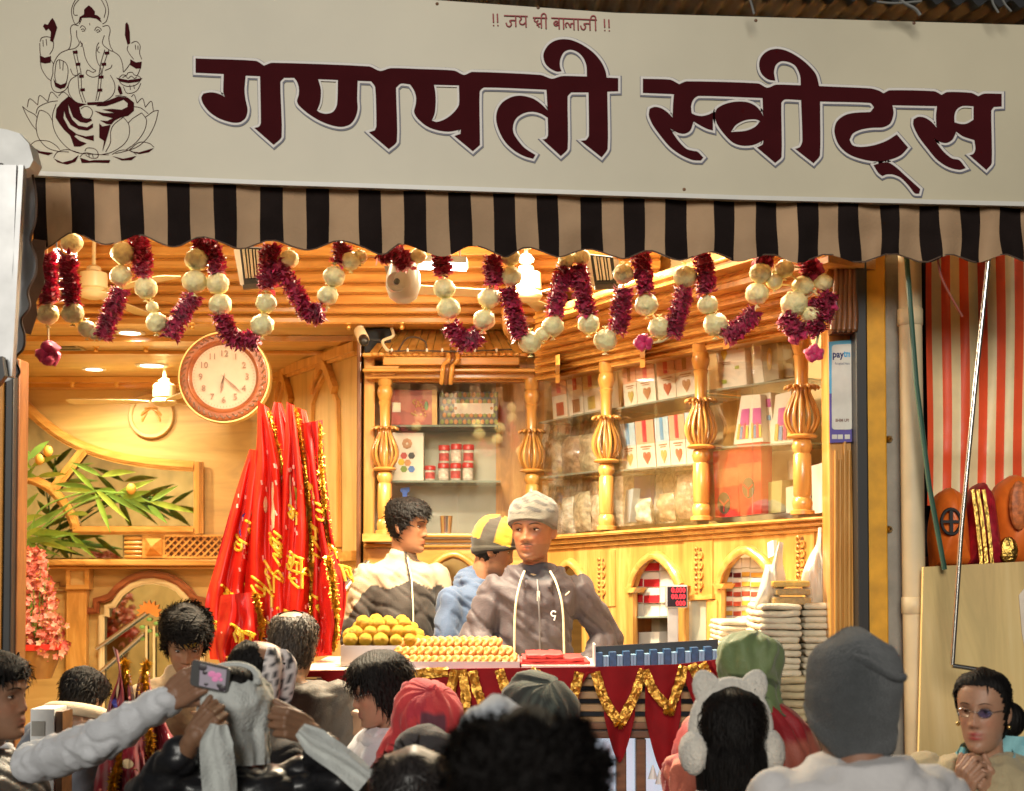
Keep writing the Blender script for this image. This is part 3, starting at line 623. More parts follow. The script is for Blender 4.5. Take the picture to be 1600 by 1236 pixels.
# line drawing of the seated elephant-headed god on a lotus
EM = []
E = EM.append
E([(500, 130), (470, 150), (450, 100), (448, 50), (470, 0), (485, -20)]); E([(485, 95), (462, 90), (462, 40), (490, 0), (510, -20)]); E([(640, 150), (665, 130), (678, 70), (665, 10), (640, -20)]); E([(650, 110), (660, 60), (640, 10), (620, -18)])
E([(500, 110), (530, 90), (560, 100), (600, 95), (628, 115)]); E([(495, 150), (510, 120)]); E([(500, 175), (512, 160), (530, 170), (536, 185)]); E([(590, 190), (605, 168), (628, 178), (632, 190)])
E([(505, 185), (520, 180), (530, 192), (512, 195)]); E([(598, 195), (612, 185), (625, 195), (605, 202)])
E([(490, 160), (455, 155), (440, 180), (445, 240), (438, 290), (430, 308), (470, 300), (495, 270), (480, 230), (478, 190)]); E([(640, 165), (675, 160), (688, 190), (680, 240), (690, 290), (705, 320), (672, 305), (640, 270), (652, 220)])
E([(500, 255), (520, 300), (530, 350), (550, 395), (580, 430), (598, 440), (580, 452), (548, 438), (540, 462), (580, 482), (625, 465), (630, 430), (610, 390), (600, 340), (605, 290), (618, 265)])
E([(500, 262), (515, 275), (505, 292)]); E([(620, 290), (608, 315), (622, 330)])
E([(430, 308), (380, 330), (350, 365), (332, 410), (330, 460)]); E([(702, 318), (745, 350), (765, 400), (770, 450)]); E([(560, 145), (561, 157)])
E([(475, 310), (485, 370), (505, 450), (510, 560), (535, 640)]); E([(455, 318), (470, 380), (485, 460), (495, 570), (518, 640)]); E([(680, 310), (650, 400), (635, 470), (625, 570), (610, 630)]); E([(655, 310), (630, 395), (618, 470), (610, 560), (598, 630)])
E([(440, 430), (455, 465), (480, 470), (500, 455)]); E([(655, 440), (690, 425), (700, 405)]); E([(480, 472), (440, 500), (425, 550), (440, 600), (480, 640), (540, 652)]); E([(690, 470), (715, 520), (715, 570), (690, 610), (640, 640), (590, 652)])
E([(250, 260), (262, 235), (300, 230), (330, 250), (332, 300), (310, 340)]); E([(248, 270), (250, 330), (255, 345)]); E([(268, 250), (270, 290)]); E([(288, 245), (292, 285)])
E([(252, 385), (260, 430), (290, 480), (318, 505)]); E([(315, 370), (335, 400)]); E([(330, 460), (318, 510), (330, 560), (365, 578), (410, 560), (432, 520)]); E([(352, 385), (345, 430), (342, 480), (350, 510)]); E([(372, 375), (375, 430)]); E([(395, 385), (392, 440)]); E([(352, 385), (372, 373), (412, 395), (425, 440), (418, 500), (405, 530)])
E([(800, 285), (795, 310), (815, 345), (835, 370)]); E([(820, 270), (850, 258), (875, 285), (872, 330), (885, 370)]); E([(845, 280), (848, 310)]); E([(862, 285), (862, 310)]); E([(815, 395), (790, 430), (772, 450)]); E([(880, 415), (868, 450), (858, 470)])
E([(740, 495), (760, 525), (800, 540), (850, 530), (880, 498)]); E([(745, 485), (765, 468), (790, 470), (800, 455), (825, 452), (840, 468), (865, 475), (880, 488)]); E([(765, 485), (785, 475), (800, 490), (820, 475), (840, 490), (855, 478)])
E([(770, 540), (790, 580), (830, 580), (860, 560), (880, 520)]); E([(810, 530), (815, 560)]); E([(835, 530), (840, 555)]); E([(720, 600), (745, 598), (790, 605)])
# lotus petals
E([(140, 665), (170, 690), (215, 715), (232, 735)]); E([(140, 665), (165, 720), (200, 780), (230, 815)]); E([(232, 735), (225, 790), (240, 860), (290, 920), (360, 945), (430, 950)]); E([(232, 735), (250, 690), (300, 710), (330, 760)])
E([(350, 650), (328, 720), (335, 800), (370, 870), (430, 930), (500, 958), (620, 965)]); E([(170, 670), (185, 617), (235, 655)]); E([(235, 655), (248, 597), (298, 635)]); E([(298, 635), (320, 575), (362, 612)]); E([(225, 710), (240, 670), (300, 640), (360, 630)]); E([(365, 600), (395, 575), (430, 600)])
E([(990, 690), (960, 695), (925, 720), (905, 735)]); E([(990, 690), (970, 770), (930, 850), (870, 910), (800, 940), (720, 960)]); E([(885, 705), (915, 750), (900, 820), (850, 890), (790, 935)]); E([(885, 705), (830, 740), (800, 770)])
E([(770, 732), (805, 780), (805, 850), (770, 905), (700, 950), (640, 965)]); E([(770, 732), (710, 780), (690, 830), (690, 890), (660, 950)]); E([(820, 605), (838, 592), (855, 640)]); E([(855, 645), (890, 615), (908, 670)]); E([(908, 670), (945, 632), (958, 690)]); E([(830, 665), (880, 675), (925, 710)])
E([(190, 905), (230, 880), (300, 882), (350, 910), (372, 935)]); E([(335, 985), (360, 950), (420, 935), (495, 955)]); E([(500, 980), (530, 955), (600, 965), (680, 968)]); E([(700, 965), (750, 940), (810, 940), (852, 965)]); E([(810, 935), (870, 890), (930, 895), (962, 920)])
E([(530, 945), (545, 925), (590, 930), (612, 955), (608, 985), (570, 988), (535, 970)]); E([(555, 965), (558, 985)]); E([(578, 965), (582, 985)]); E([(505, 680), (530, 665), (560, 672), (578, 700), (560, 740), (520, 735), (505, 710)])
m = MB(); strokes(m, EM, YS - .0012, 1.05, R1)
fills = [[(316, 125), (328, 112), (340, 130), (356, 170), (330, 262), (313, 255), (318, 200), (302, 178), (285, 190), (268, 165), (278, 148), (298, 155)],
         [(783, 150), (793, 138), (803, 155), (810, 200), (812, 270), (796, 278), (780, 220)], [(248, 345), (280, 360), (318, 350), (315, 390), (280, 395), (250, 388)], [(815, 370), (850, 390), (885, 385), (880, 425), (850, 428), (812, 405)],
         [(332, 490), (350, 515), (380, 530), (418, 515), (405, 545), (375, 555), (345, 540)], [(725, 485), (800, 500), (890, 488), (860, 510), (800, 518), (750, 508)], [(525, 60), (540, 45), (555, 33), (575, 48), (592, 70), (590, 95), (620, 105), (635, 140), (600, 115), (560, 108), (510, 110), (490, 140), (498, 105), (525, 92)],
         [(430, 600), (480, 640), (530, 652), (495, 668), (502, 705), (522, 740), (570, 742), (574, 752), (540, 768), (500, 762), (455, 730), (440, 690), (425, 650), (430, 700), (450, 745), (490, 785), (545, 795), (580, 772), (580, 795), (545, 815), (490, 808), (440, 780), (410, 730), (400, 690), (395, 735), (430, 800), (480, 838), (535, 852), (585, 845), (585, 880), (540, 868), (475, 842), (462, 850), (500, 880), (540, 895), (500, 915), (462, 915), (450, 880), (438, 848), (400, 812), (372, 775), (347, 735), (352, 680), (382, 640)],
         [(690, 622), (740, 602), (800, 610), (836, 640), (836, 690), (800, 722), (755, 732), (715, 752), (695, 776), (665, 774), (625, 752), (670, 756), (705, 738), (640, 722), (590, 692), (650, 706), (720, 706), (640, 684), (700, 680), (760, 686), (796, 668), (798, 645), (770, 622), (720, 642), (660, 662), (600, 662), (640, 642)],
         [(620, 770), (640, 790), (690, 780), (670, 850), (640, 945), (650, 880), (620, 860)], [(190, 910), (250, 945), (330, 955), (300, 970), (240, 955)], [(335, 990), (390, 1015), (450, 1000), (490, 970), (470, 1010), (420, 1028), (360, 1015)], [(500, 985), (560, 1005), (590, 1000), (688, 1000), (680, 1018), (590, 1015), (510, 1018)],
         [(700, 975), (770, 992), (850, 975), (820, 1000), (760, 1002)], [(810, 945), (870, 952), (960, 925), (930, 950), (870, 962)], [(740, 530), (755, 545), (765, 585), (748, 590), (735, 560)], [(545, 640), (640, 635), (640, 655), (545, 655)]]
for k, (ax, ay) in enumerate(((470, 325), (487, 400), (508, 475), (515, 560), (668, 330), (648, 400), (632, 480), (624, 562))): fills.append([(ax - 14, ay - 7), (ax + 14, ay - 9), (ax + 14, ay + 8), (ax - 14, ay + 10)])
for f in fills: m.prism([P(x, y, YS - .0026) for x, y in R1(*f)], (0, .0012, 0))
m.build('emblem', MAROON, sign)
# corrugated roof sheet above the sign
tin = mat('old_tin', (.055, .055, .052), .6, .2, var=.4, vs=5)
m = MB(); n = 240
def tinf(u, v):
    x = 560 + u * 1200; y0_ = 3 + (x - 680) * .0405
    p = P(x, y0_ - 3, 4.66); s = math.sin(u * 1200 / 32 * 2 * PI)
    return p + Vector((0, -.12 + v * 1.5, .016 + s * .013 + v * .28))
m.grid(tinf, n, 4); m.build
tag(m.build('corrugated_roof', tin, None, 60), 'dark corrugated metal roof sheet above the shop sign', 'roof')
wm = mat('grey_cable', (.16, .16, .15), .6)
for k, pts in enumerate((((1398, -10), (1412, 4), (1430, 14), (1438, 24)), ((1370, 3), (1400, 5), (1440, 2)), ((1548, -10), (1552, 6), (1560, 20)), ((1562, -10), (1570, 6), (1580, 18)), ((1172, 0), (1175, 10), (1178, 22)))):
    m = MB(); m.tube(catmull([P(x, y, 4.5) for x, y in pts], 4), .004 if k else .006, 6)
    tag(m.build('cable', wm), ('thickest pale cable crossing the corrugated roof', 'level thin cable behind the thickest pale cable', 'left one of two cables at the right end of the roof', 'rightmost cable hanging over the roof', 'short cable hanging at the middle of the corrugated roof')[k], 'cable', 'cables above the sign')
# ------------------------------------------------------------------ striped valance under the sign
VDK, VLT = mat('valance_black', (.016, .011, .010), .95, spec=.05, var=.2, bump=.15, bs=120), mat('valance_tan', (.40, .255, .145), .85, var=.2, vs=4, bump=.2, bs=90)
sx = [50, 71, 109, 146, 185, 222, 260, 296, 333, 369, 406, 442, 478, 514, 560, 595, 630, 665, 700, 735, 770, 804, 838, 871, 906, 940, 974, 1007, 1039, 1073, 1115, 1147, 1181, 1213, 1245, 1278, 1309, 1341, 1374, 1404, 1436, 1467, 1499, 1530, 1562, 1595, 1628, 1660]
wave = [(40, 402), (52, 397), (75, 386), (110, 364), (145, 378), (165, 383), (190, 375), (215, 367), (250, 382), (275, 386), (310, 371), (345, 380), (375, 390), (420, 376), (460, 388), (485, 391), (525, 377), (560, 385), (595, 399), (625, 381), (670, 397), (695, 400), (735, 384), (775, 398), (790, 402), (820, 387), (860, 400), (875, 402), (915, 390), (955, 401), (975, 405), (1010, 392), (1045, 404), (1065, 407), (1105, 394), (1140, 405), (1155, 409), (1200, 398), (1245, 411), (1290, 398), (1340, 411), (1390, 397), (1440, 411), (1480, 398), (1525, 411), (1565, 398), (1600, 410), (1640, 412), (1665, 400)]
wv = catmull([(x, y, 0) for x, y in wave], 6); wtab = [(p.x, p.y) for p in wv]; btab = sorted([(x, y) for x, y in bot])
m = MB(); xs = []; mi = []
for i in range(len(sx) - 1):
    n = 5
    for k in range(n): xs.append(sx[i] + (sx[i + 1] - sx[i]) * k / n); mi.append(i % 2)
xs.append(sx[-1]); rows = 12
for j in range(rows + 1):
    v = j / rows
    for x in xs:
        yt = interp(btab, x) - 6; yb = interp(wtab, x); amp = .004 + .016 * max(0, (x - 900) / 700) + .006 * math.exp(-((x - 100) / 80) ** 2)
        xx = x + v * (2.2 + 1.5 * math.sin(x * .01)) + math.sin(v * 4.2 + x * .05) * (1 + 3 * max(0, (x - 1000) / 600)) * v
        Y = YS + .025 + amp * math.sin(x * 2 * PI / 75 + 1.3 * v) * (.3 + v) + .012 * v * math.sin(x * .013 + 2) + noise.noise(Vector((x * .012, v * 2.5, 0))) * .012
        m.v.append(P(xx, yt + (yb - yt) * v, Y))
n1 = len(xs)
for j in range(rows):
    for i in range(n1 - 1): m.f.append((j * n1 + i, j * n1 + i + 1, (j + 1) * n1 + i + 1, (j + 1) * n1 + i)); m.m.append(mi[i])
val = m.build('valance', [VDK, VLT], None, 180); tag(val, 'black and tan striped scalloped cloth valance under the shop sign', 'valance')
q = [P(x + 3, y - 1, YS + .018) for x, y in wtab[3::2]]
m = MB(); m.tube(q, .0025, 5); m.build('hem', mat('hem_dark', (.10, .06, .04), .8), val, 60)
# ------------------------------------------------------------------ white side awning on the left with a grey bracket
aw = thing('side_awning', 'white fabric side awning with dark scalloped edge at the left of the shop', 'awning', P(20, 600, 4.3))
AWH = mat('white_tarp', (.66, .67, .68), .5, var=.06, bump=.2, bs=10)
edge = [(14, 204), (36, 212), (46, 236), (50, 270), (56, 305), (55, 345), (47, 375), (56, 405), (55, 430), (43, 455), (46, 480), (33, 500), (38, 525), (36, 545), (24, 560), (30, 580), (26, 590)]
ed = catmull([(x, y, 0) for x, y in edge], 5); m = MB(); N = len(ed)
m.grid(lambda u, v: (lambda e: P(-60 + (e.x + 60) * u, e.y + (1 - u) * 26 * (0.2 + v), 4.3 + .04 * math.sin(u * 7 + v * 3) + .10 * (1 - u)))(ed[min(N - 1, int(v * (N - 1) + .5))]), 16, N - 1)
m.build('sheet', AWH, aw, 180)
m = MB(); m.ribbon([P(e.x + 1, e.y, 4.29) for e in ed[8:]], M(3, 4.3), .006); m.build('scalloped_hem', mat('hem_dark', (.10, .06, .04)), aw)
m = MB(); m.prism(pxs([(-30, 196), (10, 202), (30, 208), (45, 224), (52, 250), (46, 262), (20, 268), (4, 255), (-30, 250)], 4.22), (0, .08, 0)); m.build('bracket_cover', mat('white_cover', (.7, .7, .68), .35), aw, 30)
for x0_, y0_, x1_, y1_, w in ((18, 262, 8, 590, 26), (38, 262, 20, 590, 8)):
    m = MB(); m.ribbon(pxs([(x0_, y0_), (x1_, y1_)], 4.24), M(w, 4.24), .03); m.build('support_bar', mat('grey_metal', (.42, .42, .42), .4, .5), aw)
m = MB(); m.ribbon(pxs([(2, 560), (6, 588), (-4, 600)], 4.2), M(14, 4.2), .03); m.build('clamp', BLACK, aw)
m = MB(); m.ribbon(pxs([(62, 375), (56, 415), (60, 440), (46, 470), (48, 490), (38, 520)], 4.62), M(22, 4.6), .004); m.build('inner_flap', mat('valance_brown', (.10, .05, .03), .8), aw)
g = MB(); g.box((1.37, 5.20, FLOOR_Z), (1.42, 9.15, 3.6)); structure('right_wall', g, PLYZ)
g = MB(); g.box((P(862, 0, 6.9).x, 6.86, 3.2), (1.62, 6.98, 3.6)); structure('partition', g, PLY)
def text_prism(s, size, p, right, up, depth=.002, align='CENTER', bold=0., squeeze=1.):
    """MB with flat lettering of the built-in font, standing at p"""
    cu = bpy.data.curves.new('t', 'FONT'); cu.body = s; cu.size = size; cu.align_x = align; cu.align_y = 'CENTER'; cu.resolution_u = 2; cu.offset = bold
    o = bpy.data.objects.new('t', cu); COL.objects.link(o); dg = bpy.context.evaluated_depsgraph_get(); me = bpy.data.meshes.new_from_object(o.evaluated_get(dg))
    m = MB(); nrm = Vector(right).cross(Vector(up)).normalized(); n = len(me.vertices)
    co = [p + Vector(right) * (v.co.x * squeeze) + Vector(up) * v.co.y for v in me.vertices]; fs = [tuple(f.vertices) for f in me.polygons]
    m.add(co + [c - nrm * depth for c in co], fs + [tuple(i + n for i in f[::-1]) for f in fs])
    bpy.data.objects.remove(o); bpy.data.curves.remove(cu); bpy.data.meshes.remove(me); return m
XR, ZU = Vector((1, 0, 0)), Vector((0, 0, 1))
# ------------------------------------------------------------------ display cabinet: straight bay and angled wing
YC = 7.0
cab = thing('display_cabinet', 'honey coloured carved display cabinet with glass doors, turned posts and arches', 'cabinet', (P(700, 0, 7).x, 6.9, FLOOR_Z))
GREYBACK = mat('smoked_mirror', (.62, .60, .46), .16, .4, var=.12, vs=4)
TANBACK = mat('tan_back', (.62, .50, .28), .4, var=.12, vs=4)
def cprism(pts, Y, d, name, m_, holes=(), par=None): return px_prism(pts, Y, d, holes).build(name, m_, par or cab)
def wquad(pts, off, d, name, m_, par=None, holes=()):
    m = MB(); m.prism([WP(x, y, off) for x, y in pts], -WN * d, [[WP(x, y, off) for x, y in h] for h in holes]); return m.build(name, m_, par if par is not None else cab)
cprism([(575, 560), (775, 560), (775, 850), (575, 850)], 7.36, .03, 'back_panel', GREYBACK)
cprism([(775, 560), (850, 560), (850, 850), (775, 850)], 7.34, .03, 'back_panel', WZ)
cprism([(560, 540), (862, 540), (862, 1100), (560, 1100)], 7.42, .03, 'carcass_back', PLYZ)
m = MB(); m.prism([AP(-.05, 1.8, -.34), AP(WL + .1, 1.8, -.34), AP(WL + .1, 3.45, -.34), AP(-.05, 3.45, -.34)], -WN * .03); m.build('back_panel', TANBACK, cab)
m = MB(); m.prism([AP(-.05, .5, -.42), AP(WL + .1, .5, -.42), AP(WL + .1, 2.0, -.42), AP(-.05, 2.0, -.42)], -WN * .03); m.build('carcass_back', DARKW, cab)
# glass doors
cprism([(610, 590), (714, 590), (714, 836), (610, 836)], 7.03, .006, 'glass_door', GLASS); cprism([(716, 590), (820, 590), (820, 836), (716, 836)], 7.03, .006, 'glass_door', GLASS)
for a, b in ((838, 892), (893, 944), (952, 1022), (1023, 1088), (1106, 1174), (1175, 1246)):
    ta, tb = 590 - (a - 840) * .178, 590 - (b - 840) * .178; la, lb = 838 - (a - 840) * .07, 838 - (b - 840) * .07
    wquad([(a, ta), (b, tb), (b, lb), (a, la)], .01, .006, 'glass_door', GLASS)
# glass shelves
SHG = mat('shelf_glass', (.35, .42, .34), .08, var=.05, alpha=.55)
for y in (665, 752):
    a, b = P(612, y, 7.06), P(776 if y < 700 else 782, y, 7.06); m = MB(); m.box((a.x, 7.06, a.z - .006), (b.x, 7.34, a.z + .004)); m.build('glass_shelf', SHG, cab)
def wing_shelf(x0_, y0_, x1_, y1_, off0=-.02, d=.29):
    p, q = WP(x0_, y0_, off0), WP(x1_, y1_, off0); m = MB(); m.prism([p, q, q - WN * d, p - WN * d], (0, 0, .008)); m.build('glass_shelf', SHG, cab)
for a, b in (((842, 662), (946, 641)), ((842, 748), (946, 736)), ((952, 642), (1090, 617)), ((952, 738), (1090, 726)), ((1102, 613), (1250, 592)), ((1102, 702), (1250, 693))): wing_shelf(*a, *b)
wquad([(1130, 610), (1152, 606), (1152, 704), (1130, 706)], -.30, .02, 'back_strip', WZ)
# cornices and hood of the straight bay
for k in range(17):
    x0_, x1_ = 577 + k * 14.1, 577 + (k + 1) * 14.1; t = (k + .5) / 17
    xa, xb = 607 + k * 10.9, 607 + (k + 1) * 10.9; m = MB()
    q = [P(x0_ + .7, 551, 6.92), P(x1_ - .7, 551, 6.92), P(xb - .5, 513, 7.10), P(xa + .5, 513, 7.10)]
    m.prism(q, (0, .02, .006)); m.build('hood_slat', WZ, cab)
m = MB(); a, b = P(566, 553, 6.90), P(824, 553, 6.90); m.bevbox((a.x, 6.90, a.z - .012), (b.x, 7.05, a.z + .006), .005); m.build('eave_board', WX, cab)
m = MB()
for k in range(22): m.sphere(P(585 + k * 10.6, 553.5, 6.895), (.016, .008, .010), 8, 5)
m.build('eave_beading', WX, cab, 60)
for (x0_, x1_, y0_, y1_, Y, d) in ((598, 812, 557, 571, 6.90, .12), (606, 806, 571, 575, 6.93, .1), (566, 838, 575, 581, 6.87, .16), (570, 836, 581, 592, 6.93, .1), (580, 826, 592, 597, 6.98, .05)):
    a, b = P(x0_, y1_, Y), P(x1_, y0_, Y); m = MB(); m.bevbox((a.x, Y, a.z + .001), (b.x, Y + d, b.z - .001), .006); m.build('cornice', WX, cab)
for x in (696, 703, 710):
    m = MB(); m.capsule(catmull([P(x + 4, 549, 6.88), P(x + 5, 562, 6.84), P(x - 2, 570, 6.85), P(x - 4, 578, 6.83), P(x - 6, 598, 6.86)], 4), [.012] * 17, 8); m.build('corbel_flute', DARKW if x == 703 else WZ, cab, 60)
# mouldings of the wing
def wing_mould(yA0, yA1, yB0, yB1, off, d, name='cornice', xa=836, xb=1294):
    m = MB(); q = [WP(xa, yA0, off), WP(xb, yB0, off), WP(xb, yB1, off), WP(xa, yA1, off)]
    m.prism(q, -WN * d); o = m.build(name, WX, cab); mm = MB(); a, b = lerp(q[0], q[3], .5), lerp(q[1], q[2], .5); mm.tube([a, lerp(a, b, .5), b], (q[0] - q[3]).length * .22, 8); mm.build(name, WX, cab, 60); return o
for t in ((595, 586, 512, 500, .03, .1), (584, 574, 497, 484, .07, .14), (572, 560, 480, 462, .11, .18), (557, 548, 458, 444, .16, .22), (545, 530, 440, 415, .22, .28), (526, 508, 410, 380, .30, .3), (505, 488, 372, 340, .38, .3)): wing_mould(*t)
for x, y in ((868, 583), (1000, 559), (1130, 530)):
    q = [WP(x, y - 28, .30), WP(x, y - 12, .30), WP(x, y - 6, .22), WP(x, y + 2, .14), WP(x, y + 16, .12), WP(x, y + 16, .04), WP(x, y - 28, .04)]
    m = MB(); m.prism(q, WD * .035); m.build('corbel', WX, cab)
for k in range(4):
    m = MB(); x = 786 + k * 6; m.capsule(catmull([P(x, 455, 6.62), P(x + 2, 490, 6.58), P(x + 4, 515, 6.62), P(x + 12, 528, 6.7)], 4), [.014] * 13, 8); m.build('corbel_flute', WZ, cab, 60)
# ledge under the glass
for t in ((838, 844, 806, 811, .06, .12), (845, 853, 812, 820, .035, .1), (854, 860, 821, 829, .015, .08)): wing_mould(*t, name='ledge')
for (y0_, y1_, Y) in ((833, 840, 6.92), (841, 848, 6.95), (849, 856, 6.97)):
    a, b = P(568, y1_, Y), P(838, y0_, Y); m = MB(); m.bevbox((a.x, Y, a.z + .001), (b.x, 7.1, b.z - .001), .008); m.build('ledge', WX, cab)
cprism([(566, 834), (612, 834), (612, 846), (566, 846)], 6.88, .1, 'ledge', WX)
# lower front with arches
cprism([(575, 857), (838, 857), (838, 1120), (575, 1120)], 6.99, .04, 'front_panel', WX, [[(665, 1120), (665, 930), (672, 900), (690, 880), (708, 872), (726, 880), (744, 900), (752, 930), (752, 1120)]])
m = MB(); q = catmull([P(x, y, 6.98) for x, y in ((658, 1100), (658, 930), (667, 896), (688, 874), (708, 866), (728, 874), (750, 896), (759, 930), (759, 1100))], 5); m.tube(q, .018, 8); m.build('arch_moulding', WX, cab, 60)
ARCHES = [[(862, 1070), (862, 922), (866, 905), (876, 888), (888, 878), (900, 886), (910, 903), (914, 920), (914, 1070)],
          [(984, 1070), (984, 918), (990, 898), (1002, 880), (1022, 867), (1040, 878), (1053, 895), (1062, 915), (1062, 1070)],
          [(1122, 1070), (1122, 912), (1130, 888), (1145, 869), (1164, 858), (1182, 867), (1198, 884), (1208, 905), (1208, 1070)]]
wquad([(838, 860), (1292, 830), (1292, 1120), (838, 1120)], .0, .045, 'front_panel', WZ, holes=ARCHES)
for a in ARCHES:
    m = MB(); q = catmull([WP(x, y, .012) for x, y in a[1:-1]], 6); m.tube(q, .022, 8, flat=.7); m.build('arch_moulding', WX, cab, 60)
    for sx_, (x, y) in ((-1, a[1]), (1, a[-2])):
        m = MB(); m.prism([WP(x - 10, y, .03), WP(x + 10, y, .03), WP(x + 5, y + 8, .03), WP(x - 5, y + 8, .03)], -WN * .06); m.build('arch_impost', WX, cab)
        wquad([(x - 5, y + 9), (x + 5, y + 9), (x + 5, y + 150), (x - 5, y + 150)], .012, .02, 'arch_jamb', WZ)
for x, y0_, y1_ in ((939, 872, 935), (1091, 855, 925), (1250, 838, 905)):
    wquad([(x - 22, y0_ - 10), (x + 22, y0_ - 13), (x + 22, y1_ + 12), (x - 22, y1_ + 14)], .006, .01, 'carved_panel', WZ)
    vine = MB(); dark = MB(); n = 9
    for k in range(n):
        t = (k + .5) / n; yy = lerp(y0_, y1_, t); s = 1 if k % 2 else -1; c = WP(x + s * 3.5, yy, .011); rr = .013
        q = [c + WD * (math.cos(a) * rr * (1 - i * .06)) * s + ZU * (math.sin(a) * rr * 1.2 * (1 - i * .06)) for i, a in enumerate([R(-120 + 32 * j) for j in range(10)])]
        vine.tube(q, [.0045] * 8 + [.006, .004], 6)
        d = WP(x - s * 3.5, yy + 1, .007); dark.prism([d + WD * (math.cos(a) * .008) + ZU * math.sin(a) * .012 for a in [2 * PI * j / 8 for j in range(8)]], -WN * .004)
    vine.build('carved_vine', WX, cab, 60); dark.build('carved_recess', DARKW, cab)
wquad([(1072, 930), (1112, 928), (1112, 936), (1072, 938)], .03, .05, 'rail', WX); wquad([(1066, 940), (1072, 940), (1072, 1060), (1066, 1060)], .02, .04, 'stile', WZ); wquad([(1104, 938), (1120, 938), (1120, 1060), (1104, 1060)], .02, .04, 'stile', WZ)
wquad([(1073, 940), (1103, 938), (1103, 1060), (1073, 1060)], .004, .003, 'smoked_pane', GREYBACK)
# turned posts with carved cages
def turned_post(px, y0_, y1_, base, off_y=0):
    """a post between two image heights, standing at the given point"""
    zt, zb = base(px, y0_).z, base(px, y1_).z; c = base(px, y1_); H = zt - zb; w = H / .92
    k = .036 * min(1.12, max(.95, w))
    pr = [(1.35, 0), (1.35, .02), (1.0, .025), (1.12, .045), (1.15, .06), (1.0, .085), (.85, .092), (1.0, .1), (1.05, .2), (1.0, .31), (.85, .318), (1.05, .335), (1.15, .355), (.95, .385), (.8, .39), (1.6, .396), (1.75, .405), (1.5, .415), (.6, .42), (.42, .43), (.42, .64), (.8, .65), (.72, .66), (.78, .80), (.95, .825), (.8, .832), (1.02, .86), (1.15, .885), (1.0, .92), (.85, .925), (1.05, .94), (1.05, 1.0)]
    m = MB(); m.lathe([(k * r, H * h) for r, h in pr], c, 20); p = m.build('turned_post', WZ, cab, 50)
    n = 14
    for i in range(n):
        a = 2 * PI * i / n; d = Vector((math.cos(a), math.sin(a), 0))
        prof = [(.95, .415), (1.55, .45), (1.85, .49), (1.78, .53), (1.35, .58), (.95, .62), (.85, .645), (1.15, .665), (1.75, .66), (1.95, .648)]
        mm = MB(); mm.tube(catmull([c + d * (k * r) + ZU * (H * h) for r, h in prof], 3), [k * .19] * 22 + [k * .20, k * .22, k * .2, k * .18, k * .14, k * .08], 6)
        mm.build('cage_rib', WZ if i % 2 else DARK_RIB, p, 60)
    return p
DARK_RIB = wood('rib_wood', (.36, .15, .03), (.54, .27, .075), 'Z', .35)
turned_post(601, 585, 834, lambda x, y: P(x, y, 6.97)); turned_post(831, 592, 834, lambda x, y: P(x, y, 6.96))
for x, a, b in ((948, 563, 828), (1096, 530, 813), (1254, 503, 804)): turned_post(x, a, b, lambda px, py: WP(px, py, .03))
a, b = P(570, 586, 6.93), P(626, 572, 6.93); m = MB(); m.prism(pxs([(572, 572), (624, 572), (616, 586), (582, 586)], 6.91), (0, .1, 0)); m.build('capital', WX, cab)
# ------------------------------------------------------------------ goods on the shelves of the straight bay
PAPER = mat('white_card', (.72, .66, .54), .5, var=.04)
def bbox(x0_, y0_, x1_, y1_, Y, d): a, b = P(x0_, y1_, Y), P(x1_, y0_, Y); m = MB(); m.bevbox((a.x, Y, a.z), (b.x, Y + d, b.z), .003); return m
def goods(name, m, m_, label, cat, group=None): return tag(m.build(name, m_), label, cat, group)
def flat(pts, Y, name, m_, par, d=.0015): return px_prism(pts, Y, d).build(name, m_, par)
bx = goods('gift_box', bbox(611, 609, 683, 664, 7.10, .16), mat('box_rust', (.36, .07, .035), .4, var=.1), 'large rust red gift box on the top shelf beside the left cabinet post', 'box')
flat([(675, 609), (683, 609), (683, 664), (675, 664)], 7.098, 'band', mat('band_ochre', (.55, .32, .06), .4), bx)
flat([(613, 629), (626, 629), (626, 644), (613, 644)], 7.097, 'printed_label', PAPER, bx)
m = MB()
for k in range(26): p = P(654 + jit(13), 637 + jit(13), 7.0965); m.sphere(p, (.006, .002, .006), 6, 4)
m.build('printed_motif', mat('motif_gold', (.45, .22, .05), .4), bx); m = MB(); m.sphere(P(666, 634, 7.096), (.010, .002, .024), 10, 6); m.build('printed_leaf', mat('motif_green', (.10, .26, .10), .4), bx)
bx = goods('patterned_box', bbox(686, 612, 778, 664, 7.12, .16), mat('box_dark', (.07, .055, .03), .4), 'dark box printed with orange and green fruit on the top shelf', 'box')
mo, mg = MB(), MB()
for i in range(13):
    for j in range(5):
        x, y = 691 + i * 7.0 + (j % 2) * 3.5, 617 + j * 10.5
        if 712 < x < 768 and 630 < y < 648 or x > 775: continue
        (mo if (i + j) % 2 else mg).sphere(P(x, y, 7.118), (.0105, .003, .013), 8, 5)
mo.build('printed_fruit', mat('fruit_orange', (.52, .24, .08), .5), bx); mg.build('printed_fruit', mat('fruit_green', (.25, .28, .07), .5), bx)
flat([(710, 630), (771, 630), (771, 647), (710, 647)], 7.116, 'printed_label', PAPER, bx)
bx = goods('poster_box', bbox(612, 676, 662, 751, 7.14, .08), PAPER, 'white box printed with six coloured hexagons on the middle shelf', 'box')
for i, (x, y, c) in enumerate(((631, 712, (.5, .05, .04)), (643, 712, (.03, .03, .03)), (627, 722, (.7, .5, .02)), (637, 723, (.6, .28, .1)), (631, 733, (.2, .3, .04)), (643, 733, (.08, .2, .5)))):
    flat([(x + 5.6 * math.cos(PI / 3 * k), y + 5.6 * math.sin(PI / 3 * k)) for k in range(6)], 7.138, 'hexagon', mat('hex%d' % i, c, .5), bx)
m = MB()
